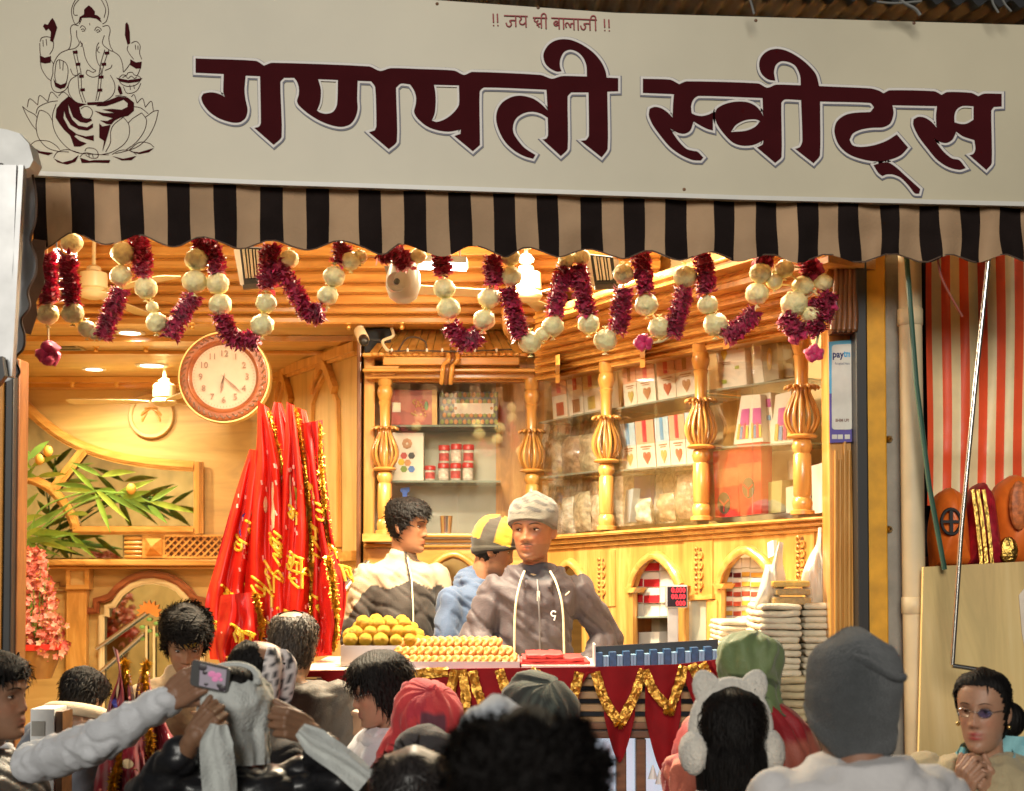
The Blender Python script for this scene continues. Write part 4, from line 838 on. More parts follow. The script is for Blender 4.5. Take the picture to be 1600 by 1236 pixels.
for k in range(8): a = 2 * PI * k / 8; m.sphere(P(636 + 5 * math.cos(a), 693 + 5 * math.sin(a), 7.138), (.011, .002, .011), 7, 4)
m.build('printed_flower', mat('flower_print', (.50, .26, .12), .5), bx)
LID = mat('red_lid', (.48, .03, .025), .35); JARG = mat('jar_plastic', (.62, .58, .48), .1, var=.3, vs=40, alpha=.75)
def jar(px, y0_, y1_, label):
    p = P(px, y1_, 7.16); h = P(px, y0_, 7.16).z - p.z; r = M(9, 7.16); t = thing('jar', label, 'jar', p, 'red-lidded jars on the middle shelf')
    m = MB(); m.lathe([(0, 0), (r * .92, .0), (r * .95, h * .06), (r * .95, h * .62), (r * .8, h * .72)], p, 16); m.build('glass_body', JARG, t, 50)
    m = MB(); m.lathe([(r * .84, h * .70), (r, h * .71), (r, h * .96), (r * .9, h), (0, h)], p, 16); m.build('lid', LID, t, 50)
    m = MB(); m.lathe([(r * .965, h * .12), (r * .965, h * .55)], p, 10, ang=2.2); q = m.v; 
    for v in m.v: d = v - p; a = R(-153); v.x, v.y = p.x + d.x * math.cos(a) - d.y * math.sin(a), p.y + d.x * math.sin(a) + d.y * math.cos(a)
    m.build('wrap_label', mat('jar_label%d' % (px % 2), ((.45, .06, .05), (.65, .55, .45))[px % 2], .5, var=.4, vs=60), t)
for x, a, b, l in ((672, 728, 751, 'short red-lidded jar at the left end of the jar row'), (693, 724, 751, 'lower jar with white label, second from the left of the row'), (712, 724, 751, 'lower jar third from the left in the jar row'), (731, 723, 751, 'lower jar at the right end of the jar row'),
                   (694, 696, 724, 'upper jar with yellow contents, leftmost of the three stacked ones'), (713, 694, 724, 'tallest upper jar in the middle of the three stacked ones'), (732, 695, 724, 'upper jar at the right of the three stacked ones')): jar(x, a, b, l)
t = thing('spray_bottle', 'spray bottle with a blue trigger head on the lowest cabinet shelf', 'bottle', P(632, 832, 7.15)); p = P(632, 832, 7.15)
m = MB(); m.lathe([(0, 0), (.03, .0), (.032, .02), (.03, .11), (.012, .15), (.010, .17)], p, 14); m.build('body', WHITE, t, 50)
m = MB(); m.prism([P(x, y, 7.13) for x, y in ((626, 763), (640, 761), (640, 767), (636, 770), (636, 778), (629, 778), (629, 770), (625, 768))], (0, .03, 0)); m.build('trigger_head', mat('blue_plastic', (.02, .09, .42), .35), t)
p = P(697, 834, 6.98); t = thing('steel_tumbler', 'small steel tumbler on the ledge below the glass shelves', 'cup', p); m = MB(); m.lathe([(0, .002), (.026, 0), (.033, .085), (.034, .088), (.031, .086), (.025, .01), (0, .01)], p, 18); m.build('body', STEEL, t, 50)
m = MB(); m.lathe([(0, .082), (.030, .082), (.030, .088), (0, .09)], p, 14); m.build('contents', mat('yellow_food', (.6, .4, .05), .6), t)
# clear bags and pale boxes lying on the lowest shelf
BAGM = [mat('clear_bag_%d' % k, c, .18, var=.45, vs=38, bump=.8, bs=50, coat=.4) for k, c in enumerate(((.62, .55, .36), (.50, .38, .22), (.66, .62, .48), (.44, .32, .20)))]
def bag(quad, off, k, label, group, depth=.05):
    """bulging clear packet of goods: a pillow between four image corners on the wing"""
    c = [WP(x, y, off) for x, y in quad]; m = MB(); n = 7; r0 = random.random() * 9
    def f(u, v, s):
        p = lerp(lerp(c[0], c[1], u), lerp(c[3], c[2], u), v); b = (math.sin(PI * u) * math.sin(PI * v)) ** .55
        return p + WN * s * (depth * b * (.7 + .6 * noise.noise(Vector((u * 3, v * 3, r0)))) + .002) + WD * noise.noise(Vector((v * 4, r0, u))) * .012
    m.grid(lambda u, v: f(u, v, 1), n, n + 3); m.grid(lambda u, v: f(u, v, -1), n, n + 3, flip=True)
    return tag(m.build('clear_bag', BAGM[k], None, 180), label, 'packet', group)
def wbox(quad, off, d, m_, label, group, name='gift_box'):
    m = MB(); m.prism([WP(x, y, off) for x, y in quad], -WN * d); return tag(m.build(name, m_), label, 'box', group)
def wflat(quad, off, m_, par, name, d=.0015): m = MB(); m.prism([WP(x, y, off) for x, y in quad], -WN * d); return m.build(name, m_, par)
def qsub(q, u0, v0, u1, v1):
    f = lambda u, v: tuple(lerp(lerp(Vector(q[0]), Vector(q[1]), u), lerp(Vector(q[3]), Vector(q[2]), u), v)); return [f(u0, v0), f(u1, v0), f(u1, v1), f(u0, v1)]
CARD = {'pink': mat('card_pink', (.70, .38, .24), .5, var=.05), 'white': PAPER, 'blue': mat('card_blue', (.42, .56, .62), .5, var=.05), 'yellow': mat('card_yellow', (.72, .60, .30), .5, var=.05)}
RIB = {'brown': mat('rib_brown', (.30, .13, .04), .4), 'pink': mat('rib_pink', (.66, .13, .12), .4), 'red': mat('rib_red', (.62, .03, .06), .4), 'blue': mat('rib_blue', (.10, .32, .55), .4)}
HEART = [mat('heart_%d' % k, c, .5) for k, c in enumerate(((.42, .10, .05), (.35, .18, .08), (.45, .36, .10)))]
def card_box(x0_, x1_, t0, t1, b0, b1, up, rb, k, label, group):
    q = [(x0_, t0), (x1_, t1), (x1_ + 5, b1), (x0_ + 5, b0)]; o = wbox(q, -.06, .05, PAPER, label, group)
    wflat(qsub(q, .0, .0, 1, .5), -.0585, CARD[up], o, 'upper_half'); wflat(qsub(q, .36, .0, .58, .46), -.057, RIB[rb], o, 'ribbon')
    h = qsub(q, .25, .60, .8, .95); f = lambda u, v: tuple(lerp(lerp(Vector(h[0]), Vector(h[1]), u), lerp(Vector(h[3]), Vector(h[2]), u), v))
    if k is not None: wflat([f(.5, .35), f(.65, .2), f(.85, .25), f(.9, .5), f(.5, .98), f(.12, .5), f(.15, .25), f(.35, .2)], -.057, HEART[k], o, 'printed_heart')
    wflat(qsub(q, .2, .55, .8, .57), -.0572, RIB['brown'], o, 'printed_line'); wflat(qsub(q, .3, .60, .7, .615), -.0572, RIB['brown'], o, 'printed_line')
    return o
GT, GM, GL = 'ribboned boxes on the upper shelf', 'ribboned boxes on the middle shelf', 'pale cards behind the left wing glass'
card_box(971, 991, 566, 561, 637, 632, 'pink', 'brown', 2, 'pink box with brown ribbon, leftmost of the upper ribboned row', GT); card_box(992, 1020, 561, 554, 632, 626, 'pink', 'pink', 1, 'pink box with pale red ribbon, second of the upper ribboned row', GT)
card_box(1024, 1052, 553, 546, 625, 620, 'pink', 'red', 0, 'pink box with bright red ribbon in the upper ribboned row', GT); card_box(1053, 1082, 546, 539, 620, 615, 'pink', 'brown', 1, 'pink box with brown ribbon beside the tall carved post, upper row', GT)
card_box(968, 991, 663, 660, 734, 731, 'blue', 'blue', 2, 'blue and white box with blue ribbon, leftmost of the middle row', GM); card_box(992, 1020, 659, 655, 731, 729, 'pink', 'red', 0, 'pink and white box with red ribbon, second in the middle row', GM)
card_box(1022, 1043, 654, 650, 729, 727, 'blue', 'blue', 2, 'blue and white box with blue ribbon, third in the middle row', GM); card_box(1044, 1068, 650, 646, 727, 726, 'pink', 'red', 0, 'pink and white box with red ribbon, fourth in the middle row', GM); card_box(1069, 1088, 645, 643, 726, 724, 'blue', 'blue', None, 'narrow blue box half behind the tall carved post', GM)
for i, (x, c, l) in enumerate(((860, 'pink', 'pinkish card leftmost behind the left wing glass'), (885, 'white', 'white card with red seal behind the left wing glass'), (909, 'yellow', 'yellowish card third behind the left wing glass'), (930, 'yellow', 'yellowish card nearest the second carved post'))):
    q = [(x, 590 - i * 5), (x + 23, 585 - i * 5), (x + 27, 652 - i * 5), (x + 5, 657 - i * 5)]; o = wbox(q, -.08, .04, PAPER, l, GL, 'card_box'); wflat(qsub(q, 0, 0, 1, .45), -.0785, CARD[c], o, 'upper_half'); wflat(qsub(q, .35, 0, .6, .4), -.077, RIB['pink' if i % 2 == 0 else 'red'], o, 'ribbon'); wflat(qsub(q, .25, .62, .75, .92), -.077, HEART[i % 3], o, 'printed_motif')
for i, (x, y, w, h, k, l) in enumerate(((853, 690, 24, 62, 1, 'brown clear packet leftmost on the middle left wing shelf'), (878, 684, 28, 60, 3, 'dark speckled packet on the middle left wing shelf'), (905, 680, 34, 60, 0, 'broad pale packet on the middle left wing shelf'), (878, 778, 20, 58, 2, 'narrow pale packet on the bottom left wing shelf'), (897, 770, 26, 62, 0, 'tall pale packet on the bottom left wing shelf'), (924, 775, 24, 54, 2, 'white packet against the second post, bottom shelf'),
                                       (996, 780, 20, 40, 2, 'white clear packet standing near the violet box'), (1030, 772, 24, 44, 1, 'brown packet on the bottom shelf of the middle wing bay'), (1054, 702, 30, 34, 3, 'packet of red-brown sweets on the shelf beside the tall carved post'), (1058, 742, 30, 70, 3, 'bulging brown packet on the bottom shelf beside the tall carved post'))):
    bag([(x, y), (x + w, y - w * .12), (x + w + 2, y + h - w * .1), (x + 2, y + h)], -.14, k, l, 'clear packets in the wing of the cabinet')
for i in range(9):
    x = 848 + i * 10.5; bag([(x, 752 - i * .8), (x + 14, 751 - i * .8), (x + 15, 832 - i), (x + 1, 833 - i)], -.22, (0, 2, 1, 2)[i % 4], 'tall pale packet, rear row of the bottom left wing shelf, %s from the left' % ORDN[i], 'rear row of clear packets', .03)
for i in range(8):
    x = 958 + i * 15.5; bag([(x, 745 - i * 1.2), (x + 17, 744 - i * 1.2), (x + 18, 822 - i), (x + 1, 823 - i)], -.24, (2, 0, 2, 1)[i % 4], 'tall clear packet, rear row behind the violet carton, %s from the left' % ORDN[i], 'rear row of clear packets', .03)
for i in range(8):
    x = 848 + i * 11.5; bag([(x, 664 - i * 2), (x + 15, 662 - i * 2), (x + 16, 742 - i), (x + 1, 743 - i)], -.24, (2, 1, 0, 2)[i % 4], 'pale packet, rear row of the middle left wing shelf, %s from the left' % ORDN[i], 'rear row of clear packets', .03)
wbox([(978, 766), (990, 763), (984, 816), (974, 818)], -.1, .04, CARD['blue'], 'slim pale blue carton leaning on the bottom wing shelf', None, 'carton')
wbox([(990, 745), (1016, 742), (1018, 788), (992, 790)], -.2, .05, mat('violet_card', (.16, .12, .26), .5), 'violet carton behind the pale blue one on the bottom wing shelf', None, 'carton')
# right bay of the wing
o = wbox([(1116, 529), (1162, 525), (1167, 603), (1126, 609)], -.05, .06, PAPER, 'white box with yellow fruit print on the top shelf by the right carved post', 'boxes on the right top shelf')
for x, y, w, h in ((1131, 552, 5, 12), (1151, 540, 6, 7)): wflat([(x, y - h), (x + w, y), (x, y + h), (x - w, y)], -.047, mat('fruit_yellow', (.72, .48, .04), .5), o, 'printed_fruit')
wflat([(1127, 594), (1135, 593), (1135, 599), (1128, 600)], -.047, mat('print_green', (.35, .45, .05), .5), o, 'printed_mark'); wflat([(1148, 572), (1154, 571), (1154, 576), (1148, 577)], -.047, mat('print_green', (.35, .45, .05), .5), o, 'printed_mark')
for y in (566, 569): wflat([(1129, y), (1141, y - 1), (1141, y), (1129, y + 1)], -.047, RIB['brown'], o, 'printed_line')
wbox([(1166, 548), (1184, 514), (1194, 597), (1177, 601)], -.08, .05, PAPER, 'plain white box leaning beside the grey box on the right top shelf', 'boxes on the right top shelf')
o = wbox([(1189, 533), (1213, 526), (1217, 592), (1194, 597)], -.07, .06, mat('grey_olive', (.28, .26, .17), .5), 'grey box with a gold oval on the right top shelf', 'boxes on the right top shelf'); wflat([(1202 + 4 * math.cos(a), 561 + 18 * math.sin(a)) for a in [2 * PI * k / 14 for k in range(14)]], -.067, mat('oval_gold', (.6, .42, .12), .4), o, 'printed_oval')
wflat([(1202 + 2 * math.cos(a), 561 + 9 * math.sin(a)) for a in [2 * PI * k / 10 for k in range(10)]], -.065, PAPER, o, 'printed_oval')
wbox([(1216, 530), (1238, 524), (1240, 588), (1218, 592)], -.10, .06, mat('box_brown', (.22, .18, .11), .5), 'brown box half behind the right carved post', 'boxes on the right top shelf')
CR = [mat('crayon_%d' % k, c, .5) for k, c in enumerate(((.65, .40, .05), (.15, .3, .55), (.6, .10, .15), (.7, .55, .10)))]
MAG = mat('magenta_print', (.50, .07, .32), .5)
for q, l in (([(1158, 619), (1172, 617), (1170, 692), (1146, 695)], 'white box with magenta panel and crayons print, leftmost on the right middle shelf'), ([(1172, 617), (1188, 616), (1192, 690), (1170, 693)], 'white box with magenta panel, second on the right middle shelf'), ([(1212, 617), (1236, 611), (1239, 694), (1203, 697)], 'white box with magenta panel behind the right carved post')):
    o = wbox(q, -.06, .05, PAPER, l, 'crayon boxes on the right middle shelf', 'crayon_box'); wflat(qsub(q, .25, .28, .95, .62), -.057, MAG, o, 'printed_panel')
    for k in range(4): wflat(qsub(q, .15 + k * .2, .58 + .06 * (k % 2), .30 + k * .2, .9), -.0555, CR[k], o, 'printed_crayon')
q = [(1189, 616), (1204, 613), (1210, 692), (1193, 690)]; o = wbox(q, -.09, .05, PAPER, 'narrow white box with magenta square and blue mark', 'crayon boxes on the right middle shelf', 'crayon_box'); wflat(qsub(q, .1, .12, .9, .28), -.087, MAG, o, 'printed_panel'); wflat(qsub(q, .25, .45, .8, .55), -.087, RIB['blue'], o, 'printed_mark')
REDB = mat('red_paper_bag', (.62, .025, .02), .35, var=.12, coat=.2); ORB2 = mat('orange_red', (.72, .10, .04), .4)
for q, l, ex in (([(1114, 706), (1152, 700), (1155, 806), (1118, 809)], 'red paper bag with a dark oval emblem, left of two', [(1131, 786)]), ([(1152, 694), (1189, 690), (1189, 802), (1156, 806)], 'red paper bag with an orange band, right of two', [(1169, 762)])):
    o = wbox(q, -.05, .06, REDB, l, 'red paper bags in the right wing bay', 'paper_bag'); o['category'] = 'bag'; wflat(qsub(q, 0, .28, 1, .55), -.0485, ORB2, o, 'orange_band')  # orange-red band across the middle of each bag
    for x, y in ex:
        wflat([(x + 10 * math.cos(a), y + 17 * math.sin(a)) for a in [2 * PI * k / 16 for k in range(16)]], -.047, mat('emblem_dark', (.10, .07, .03), .5), o, 'emblem'); m = MB(); m.tube([WP(x - 7, y - 5, -.045), WP(x, y + 3, -.045), WP(x + 7, y - 5, -.045)], .003, 5); m.tube([WP(x, y + 3, -.045), WP(x, y + 14, -.045)], .003, 5); m.build('emblem_mark', REDB, o)
wbox([(1199, 754), (1222, 750), (1220, 800), (1198, 803)], -.09, .05, mat('olive_card', (.35, .34, .12), .5), 'olive carton on the bottom shelf right of the red bags', None, 'carton')
wbox([(1228, 762), (1244, 758), (1244, 800), (1228, 802)], -.10, .04, PAPER, 'small pale carton left of the right carved post, bottom shelf', None, 'carton')
wbox([(1230, 720), (1246, 716), (1246, 748), (1231, 750)], -.16, .04, mat('beige_card', (.5, .4, .26), .5), 'small beige carton behind the right carved post', None, 'carton')
wbox([(1268, 728), (1288, 722), (1290, 800), (1270, 803)], -.06, .05, PAPER, 'tall white carton right of the right carved post', None, 'carton')
# ------------------------------------------------------------------ stacked sweet boxes in the arches
def arch_stack(cols, ys, bands, group, names, off=-.05):
    n = 0
    for j in range(len(ys) - 1):
        for i, (x0_, x1_) in enumerate(cols):
            dy = -(x0_ - cols[0][0]) * .02 + (1 if i % 2 else 0); q = [(x0_ + .5, ys[j] + dy), (x1_ - .5, ys[j] + dy - .5), (x1_ - .5, ys[j + 1] + dy - 1.2), (x0_ + .5, ys[j + 1] + dy - .7)]
            o = wbox(q, off - .012 * (j % 2), .22, PAPER, '%s, %s, %s box from the top' % (names[0], names[1][i], ('first', 'second', 'third', 'fourth', 'fifth', 'sixth', 'seventh', 'eighth', 'ninth')[j]), group, 'sweet_box')
            bm_ = bands(i, j)
            if bm_: wflat(qsub(q, .02, .48, .98, .97), off - .012 * (j % 2) + .002, bm_, o, 'coloured_band')
STR = mat('stripe_crimson', (.52, .02, .03), .4); ORG_B = mat('band_orange', (.70, .36, .05), .45); RED_B = mat('band_red', (.50, .08, .04), .45, var=.4, vs=40); MRN_B = mat('band_maroon', (.14, .015, .015), .45)
arch_stack([(985, 1005), (1005, 1031), (1031, 1064)], [868, 893, 918, 943, 964], lambda i, j: STR if (i < 2 and j < 3) else None, 'white and red boxes in the left arch', ('white box with red stripe in the left arch', ('left column', 'middle column', 'right column')))
ys = [872, 888, 903, 918, 933, 948, 963, 978, 994]
arch_stack([(1124, 1145), (1145, 1158), (1158, 1172), (1172, 1210)], ys, lambda i, j: (None if j == 0 else MRN_B if (j == 1 and i < 2) else RED_B if ((j == 3) or (j in (2, 4, 5) and i == 1) or (j == 4 and i == 0)) else ORG_B if j > 1 or i > 1 else None), 'banded boxes in the right arch', ('white banded box in the right arch', ('first column', 'second column', 'third column', 'fourth column')))
wing_shelf(984, 966, 1064, 965, -.02, .3); wing_shelf(1122, 996, 1208, 994, -.02, .3)
wbox([(998, 988), (1030, 987), (1030, 1010), (998, 1011)], -.1, .2, PAPER, 'white carton below the shelf in the left arch', None, 'carton'); wbox([(1018, 967), (1030, 967), (1030, 988), (1018, 988)], -.16, .1, mat('beige_card', (.5, .4, .26)), 'narrow beige carton below the left arch shelf', None, 'carton')
# ------------------------------------------------------------------ lamps, fans, cameras, clock
LAMPC = (1.0, .83, .55)
def area_lamp(p, size, power, rot=(0, 0, 0), col=LAMPC, spread=160, shape='DISK', sy=None):
    d = bpy.data.lights.new('lamp_light', 'AREA'); d.shape = shape; d.size = size; d.energy = power; d.color = col; d.spread = R(spread)
    if sy: d.size_y = sy
    o = bpy.data.objects.new('lamp_light', d); COL.objects.link(o); o.location = p; o.rotation_euler = rot; return o
GLOWW = glow('lamp_glow', (1, .93, .78), 9.0)
def downlight(p, r, label, power=22):
    t = thing('downlight', label, 'ceiling light', p, 'round downlights in the shop ceiling')
    m = MB(); m.lathe([(r * .9, -.004), (r * 1.25, -.006), (r * 1.3, .0), (r * 1.0, .001)], p, 24); m.build('rim', WHITE, t, 50)
    m = MB(); m.lathe([(0, -.003), (r * .9, -.003), (r * .9, .0), (0, .0)], p, 24); m.build('diffuser', GLOWW, t)
    l = area_lamp(p - Vector((0, 0, .015)), r * 2, power); l.parent = t; l.location = (0, 0, -.015)
a = P(147, 578, 8.46); downlight(Vector((a.x, 8.46, 3.158)), .055, 'smaller round downlight in the rear ceiling left of the ceiling fan'); a = P(237, 574, 8.3); downlight(Vector((a.x, 8.3, 3.158)), .075, 'larger round downlight in the rear ceiling beside the ceiling fan')
GDL = 'added unseen downlights in the ceiling above the salesmen, behind the valance'
for i, (x, y) in enumerate(((-1.3, 5.35), (-.5, 5.4), (.38, 5.35), (.95, 5.3))): downlight(Vector((x, y, 3.498)), .07, 'added unseen downlight in the front ceiling behind the valance, %s from the left' % ('first', 'second', 'third', 'fourth')[i], 40 if i < 3 else 26)  # unseen lamps added above the counter to light the front of the shop
for i, (x, y) in enumerate(((-.75, 7.9), (-1.95, 7.15))): downlight(Vector((x, y, 3.158)), .06, ('added unseen downlight in the passage ceiling before the pointed wall panels', 'added unseen downlight in the rear ceiling just behind the beam, hidden by garlands')[i], (26, 48)[i])  # two unseen lamps added to brighten the passage and the back wall
# led panel lamp behind the garlands
p = P(690, 416, 5.5); t = thing('panel_lamp', 'bright rectangular panel lamp hanging on a thin rod behind the garlands', 'lamp', p)
rot = Matrix.Rotation(R(3), 3, 'X') @ Matrix.Rotation(R(2), 3, 'Y')
m = MB(); m.box(p + Vector((-.10, -.07, .006)), p + Vector((.10, .09, .03)), rot, p); m.build('housing', mat('lamp_housing', (.20, .17, .12), .5), t)
m = MB(); m.box(p + Vector((-.095, -.065, -.002)), p + Vector((.095, .085, .004)), rot, p); m.build('diffuser', glow('panel_glow', (1, .95, .82), 22.0), t)
m = MB(); m.tube([p + Vector((.07, .02, .03)), p + Vector((.072, .02, .36))], .005, 6); m.build('rod', DARKW, t)
l = area_lamp(p, .2, 85, (R(3), 0, 0), (1, .86, .62), shape='RECTANGLE', sy=.16); l.parent = t; l.location = (0, 0, -.02)
# bulbs among the left garland
for i, (x, y) in enumerate(((88, 406), (115, 407))):
    p = P(x, y, 4.95); t = thing('spot_bulb', ('left' if i == 0 else 'right') + ' of two small bright bulbs behind the leftmost garlands', 'bulb', p, 'small bulbs at the left end')
    m = MB(); m.sphere(p, .012, 10, 7); m.build('bulb', glow('bulb_glow', (1, .95, .85), 30.0), t, 180); m = MB(); m.lathe([(.008, .008), (.012, .014), (.012, .04), (0, .042)], p, 10); m.build('socket', WHITE, t, 50)
    m = MB(); m.tube([p + Vector((0, 0, .04)), p + Vector((0, .0, .5))], .003, 6); m.build('cord', BLACK, t)
    l = bpy.data.lights.new('bulb_light', 'POINT'); l.energy = 14; l.color = (1, .85, .6); l.shadow_soft_size = .02; o = bpy.data.objects.new('bulb_light', l); COL.objects.link(o); o.parent = t; o.location = (0, 0, -.02)
# ceiling fans
FANM = mat('cream_fan', (.72, .62, .36), .35, var=.04)
def fan(px, y0_, y1_, Y, label, ang=0., blades=True, sc=1.):
    t0, b = P(px, y0_, Y), P(px, y1_, Y); H = t0.z - b.z; t = thing('ceiling_fan', label, 'fan', b, 'cream ceiling fans'); k = sc
    m = MB(); m.lathe([(0, H + .10), (.055 * k, H + .10), (.05 * k, H + .05), (.03 * k, H + .03)], b, 16); m.build('canopy', FANM, t, 50)
    m = MB(); m.lathe([(.013 * k, H + .05), (.013 * k, .16 * k)], b, 10); m.build('down_rod', FANM, t, 60)
    m = MB(); m.lathe([(.02 * k, .22 * k), (.045 * k, .205 * k), (.05 * k, .18 * k), (.088 * k, .165 * k), (.092 * k, .07 * k), (.075 * k, .06 * k), (.09 * k, .05 * k), (.10 * k, .03 * k), (.085 * k, .008 * k), (.04 * k, -.006 * k), (0, -.008 * k)], b, 24); m.build('motor', FANM, t, 40)
    for j in range(3):
        a = R(ang + 120 * j); d = Vector((math.cos(a), math.sin(a), 0)); w = Vector((-math.sin(a), math.cos(a), .12)); c = b + Vector((0, 0, .03 * k)); m = MB()
        q = [c + d * r_ + w * s_ for r_, s_ in ((.09, -.02), (.2, -.05), (.55, -.06), (.58, -.04), (.58, .04), (.55, .06), (.2, .05), (.09, .02))]
        m.prism(q, (0, 0, .004)); m.build('blade', FANM, t)
fan(146, 382, 466, 6.25, 'cream ceiling fan behind the two leftmost garlands', 200, sc=.68); fan(257, 572, 634, 8.4, 'cream ceiling fan in the rear room left of the round clock', 60, sc=.75); fan(822, 400, 470, 6.0, 'cream ceiling fan right of the bright panel lamp', 75, sc=.72)
p = P(822, 409, 5.9); t = thing('lamp_holder', 'small lit lamp above the right ceiling fan, under the valance', 'lamp', p); m = MB(); m.lathe([(0, 0), (.03, 0), (.034, .012), (.02, .03), (.0, .03)], p, 14); m.build('bulb', GLOWW, t, 50)
l = bpy.data.lights.new('holder_light', 'POINT'); l.energy = 54; l.color = LAMPC; l.shadow_soft_size = .035; o = bpy.data.objects.new('holder_light', l); COL.objects.link(o); o.parent = t; o.location = (0, -.05, -.05)
# floodlights with silver fins
def flood(pts, Y, label, fins):
    t = thing('floodlight', label, 'floodlight', P(sum(p[0] for p in pts) / 4, max(p[1] for p in pts), Y), 'black finned floodlights'); m = MB(); m.prism(pxs(pts, Y), (0, .07, .02)); m.build('housing', BLACK, t)
    for k in range(5):
        u = .18 + .15 * k; a = lerp(Vector(pts[0]), Vector(pts[1]), u); b = lerp(Vector(pts[3]), Vector(pts[2]), u); m = MB(); m.ribbon([P(*lerp(a, b, .05), Y - .001), P(*lerp(a, b, .78), Y - .001)], M(2.2 if k % 2 else 4, Y), .008); m.build('fin', mat('fin_metal', (.55, .48, .36), .3, .8), t)
    for s in (0, 1):
        a, b = (pts[0], pts[3]) if s == 0 else (pts[1], pts[2]); m = MB(); sgn = -1 if s == 0 else 1
        m.prism(pxs([(a[0], a[1]), (a[0] + sgn * 9, a[1] + 4), (b[0] + sgn * 7, b[1] - 6), (b[0], b[1])][::1], Y), (0, .06, .01)); m.build('side_bracket', mat('bracket_pale', (.62, .58, .46), .4), t)
    a, b = pts[3], pts[2]; m = MB(); m.ribbon([P(a[0] - 1, a[1], Y - .002), P(b[0] + 1, b[1], Y - .002)], M(7, Y), .02); m.build('lower_lip', mat('lip_dark', (.05, .04, .03), .4), t)
flood([(374, 386), (410, 388), (414, 446), (382, 450)], 5.3, 'black floodlight with silver fins above the round clock', 5); flood([(922, 398), (958, 402), (964, 448), (930, 450)], 5.3, 'black floodlight with silver fins over the middle of the cabinet wing', 4)
# security cameras and speaker
p = P(630, 440, 5.1); t = thing('dome_camera', 'white dome security camera beside the bright panel lamp', 'camera', p); WM = mat('camera_white', (.36, .34, .30), .3, var=.03)
m = MB(); m.lathe([(0, .10), (.05, .10), (.055, .05), (.062, .02), (.064, -.02), (.05, -.06), (.025, -.078), (0, -.08)], p, 22); m.build('shell', WM, t, 60)
c = p + Vector((-.018, -.055, -.012)); m = MB(); m.lathe([(0, .006), (.012, .006), (.014, .0), (.036, .004), (.040, -.004), (.042, -.02), (.0, -.02)], c, 20, 'Y'); m.build('lens_ring', mat('lens_grey', (.33, .32, .30), .25), t, 50)
m = MB(); m.sphere(c + Vector((0, -.006, 0)), (.012, .006, .012), 12, 8); m.build('lens', mat('lens_glass', (.05, .05, .05), .05), t, 180)
m = MB(); m.prism(pxs([(600, 415), (625, 418), (622, 432), (606, 434)], 5.08), (0, .05, 0)); m.build('mount', WM, t)
p = P(565, 525, 6.7); t = thing('bullet_camera', 'cream bullet camera with black lens under the beam by the cabinet corner', 'camera', p)
m = MB(); m.capsule([P(562, 518, 6.75), P(568, 531, 6.62)], .028, 12); m.build('body', CREAM, t, 180); m = MB(); m.capsule([P(568, 530, 6.60), P(569, 533, 6.585)], .024, 12); m.build('lens_cap', BLACK, t, 180); m = MB(); m.tube([P(563, 510, 6.75), P(563, 518, 6.75)], .016, 8); m.build('bracket', CREAM, t)
p = P(590, 552, 6.96); t = thing('loudspeaker', 'black cloth-covered loudspeaker on top of the cabinet', 'speaker', p); NV = mat('navy_black', (.018, .024, .035), .8)
m = MB(); m.bevbox((P(571, 0, 6.99).x, 6.99, P(0, 551, 6.99).z), (P(612, 0, 6.99).x, 7.12, P(0, 512, 6.99).z), .008); m.build('case', NV, t); m = MB(); m.ribbon([P(571, 530, 6.985), P(611, 534, 6.985)], .008, .006); m.build('seam', BLACK, t)
m = MB(); m.tube(catmull([P(612, 512, 6.9), P(614, 525, 6.9), P(598, 533, 6.9), P(604, 546, 6.88), P(612, 549, 6.88)], 5), .008, 6); tag(m.build('white_cable', CREAM), 'white cable hanging from the beam over the cabinet hood', 'cable')
m = MB(); q = catmull([P(608, 549, 6.86), P(650, 548, 6.86), P(700, 549, 6.85), P(750, 548, 6.86), P(800, 546, 6.88)], 6); m.tube(q, .004, 6); q2 = catmull([P(622, 549, 6.86), P(634, 530, 6.86), P(650, 527, 6.86), P(664, 534, 6.86), P(667, 545, 6.86)], 6); m.tube(q2, .004, 6)
sl = tag(m.build('string_light', mat('dark_wire', (.05, .03, .02), .6)), 'dark string light wire with tiny white bulbs along the cabinet eave', 'string light')
for x in (612, 637, 667, 691, 742, 776): m = MB(); m.sphere(P(x, 547, 6.85), (.006, .006, .010), 8, 6); m.build('tiny_bulb', WHITE, sl)
# wall clock
YK = 6.62; c = P(350, 589, YK); S_ = YK / F
ck = thing('wall_clock', 'round wall clock with a carved brown rim and cream dial, hanging under the beam', 'clock', c - Vector((0, 0, 74 * S_)))
r = 73 * S_
m = MB(); m.lathe([(0, -.07), (r * .96, -.07), (r, -.055), (r, -.015), (r * .985, .0), (r * .95, .0)], c, 64, 'Y'); m.build('case', mat('clock_gold', (.70, .48, .16), .3, .5), ck, 40)
m = MB(); m.lathe([(r * .955, .0), (r * .94, .012), (r * .88, .018), (r * .80, .012), (r * .76, .016), (r * .72, .010), (r * .69, -.004)], c, 64, 'Y'); rm = m.build('rim', REDW, ck, 50)
m = MB()
for k in range(40):
    a = 2 * PI * k / 40; q = [c + Vector((math.cos(a + d) * r * rr, -.0165, math.sin(a + d) * r * rr)) for d, rr in ((-.07, .83), (-.03, .86), (.02, .90), (.06, .87))]; m.tube(q, [.003, .005, .005, .003], 6)
m.build('carving', DARKW, rm, 60)
m = MB(); m.lathe([(0, -.003), (r * .69, -.003), (r * .69, -.02)], c, 48, 'Y'); m.build('dial', mat('dial_cream', (.54, .40, .30), .5, var=.06, vs=14), ck)
INK = mat('dial_ink', (.26, .16, .12), .6)
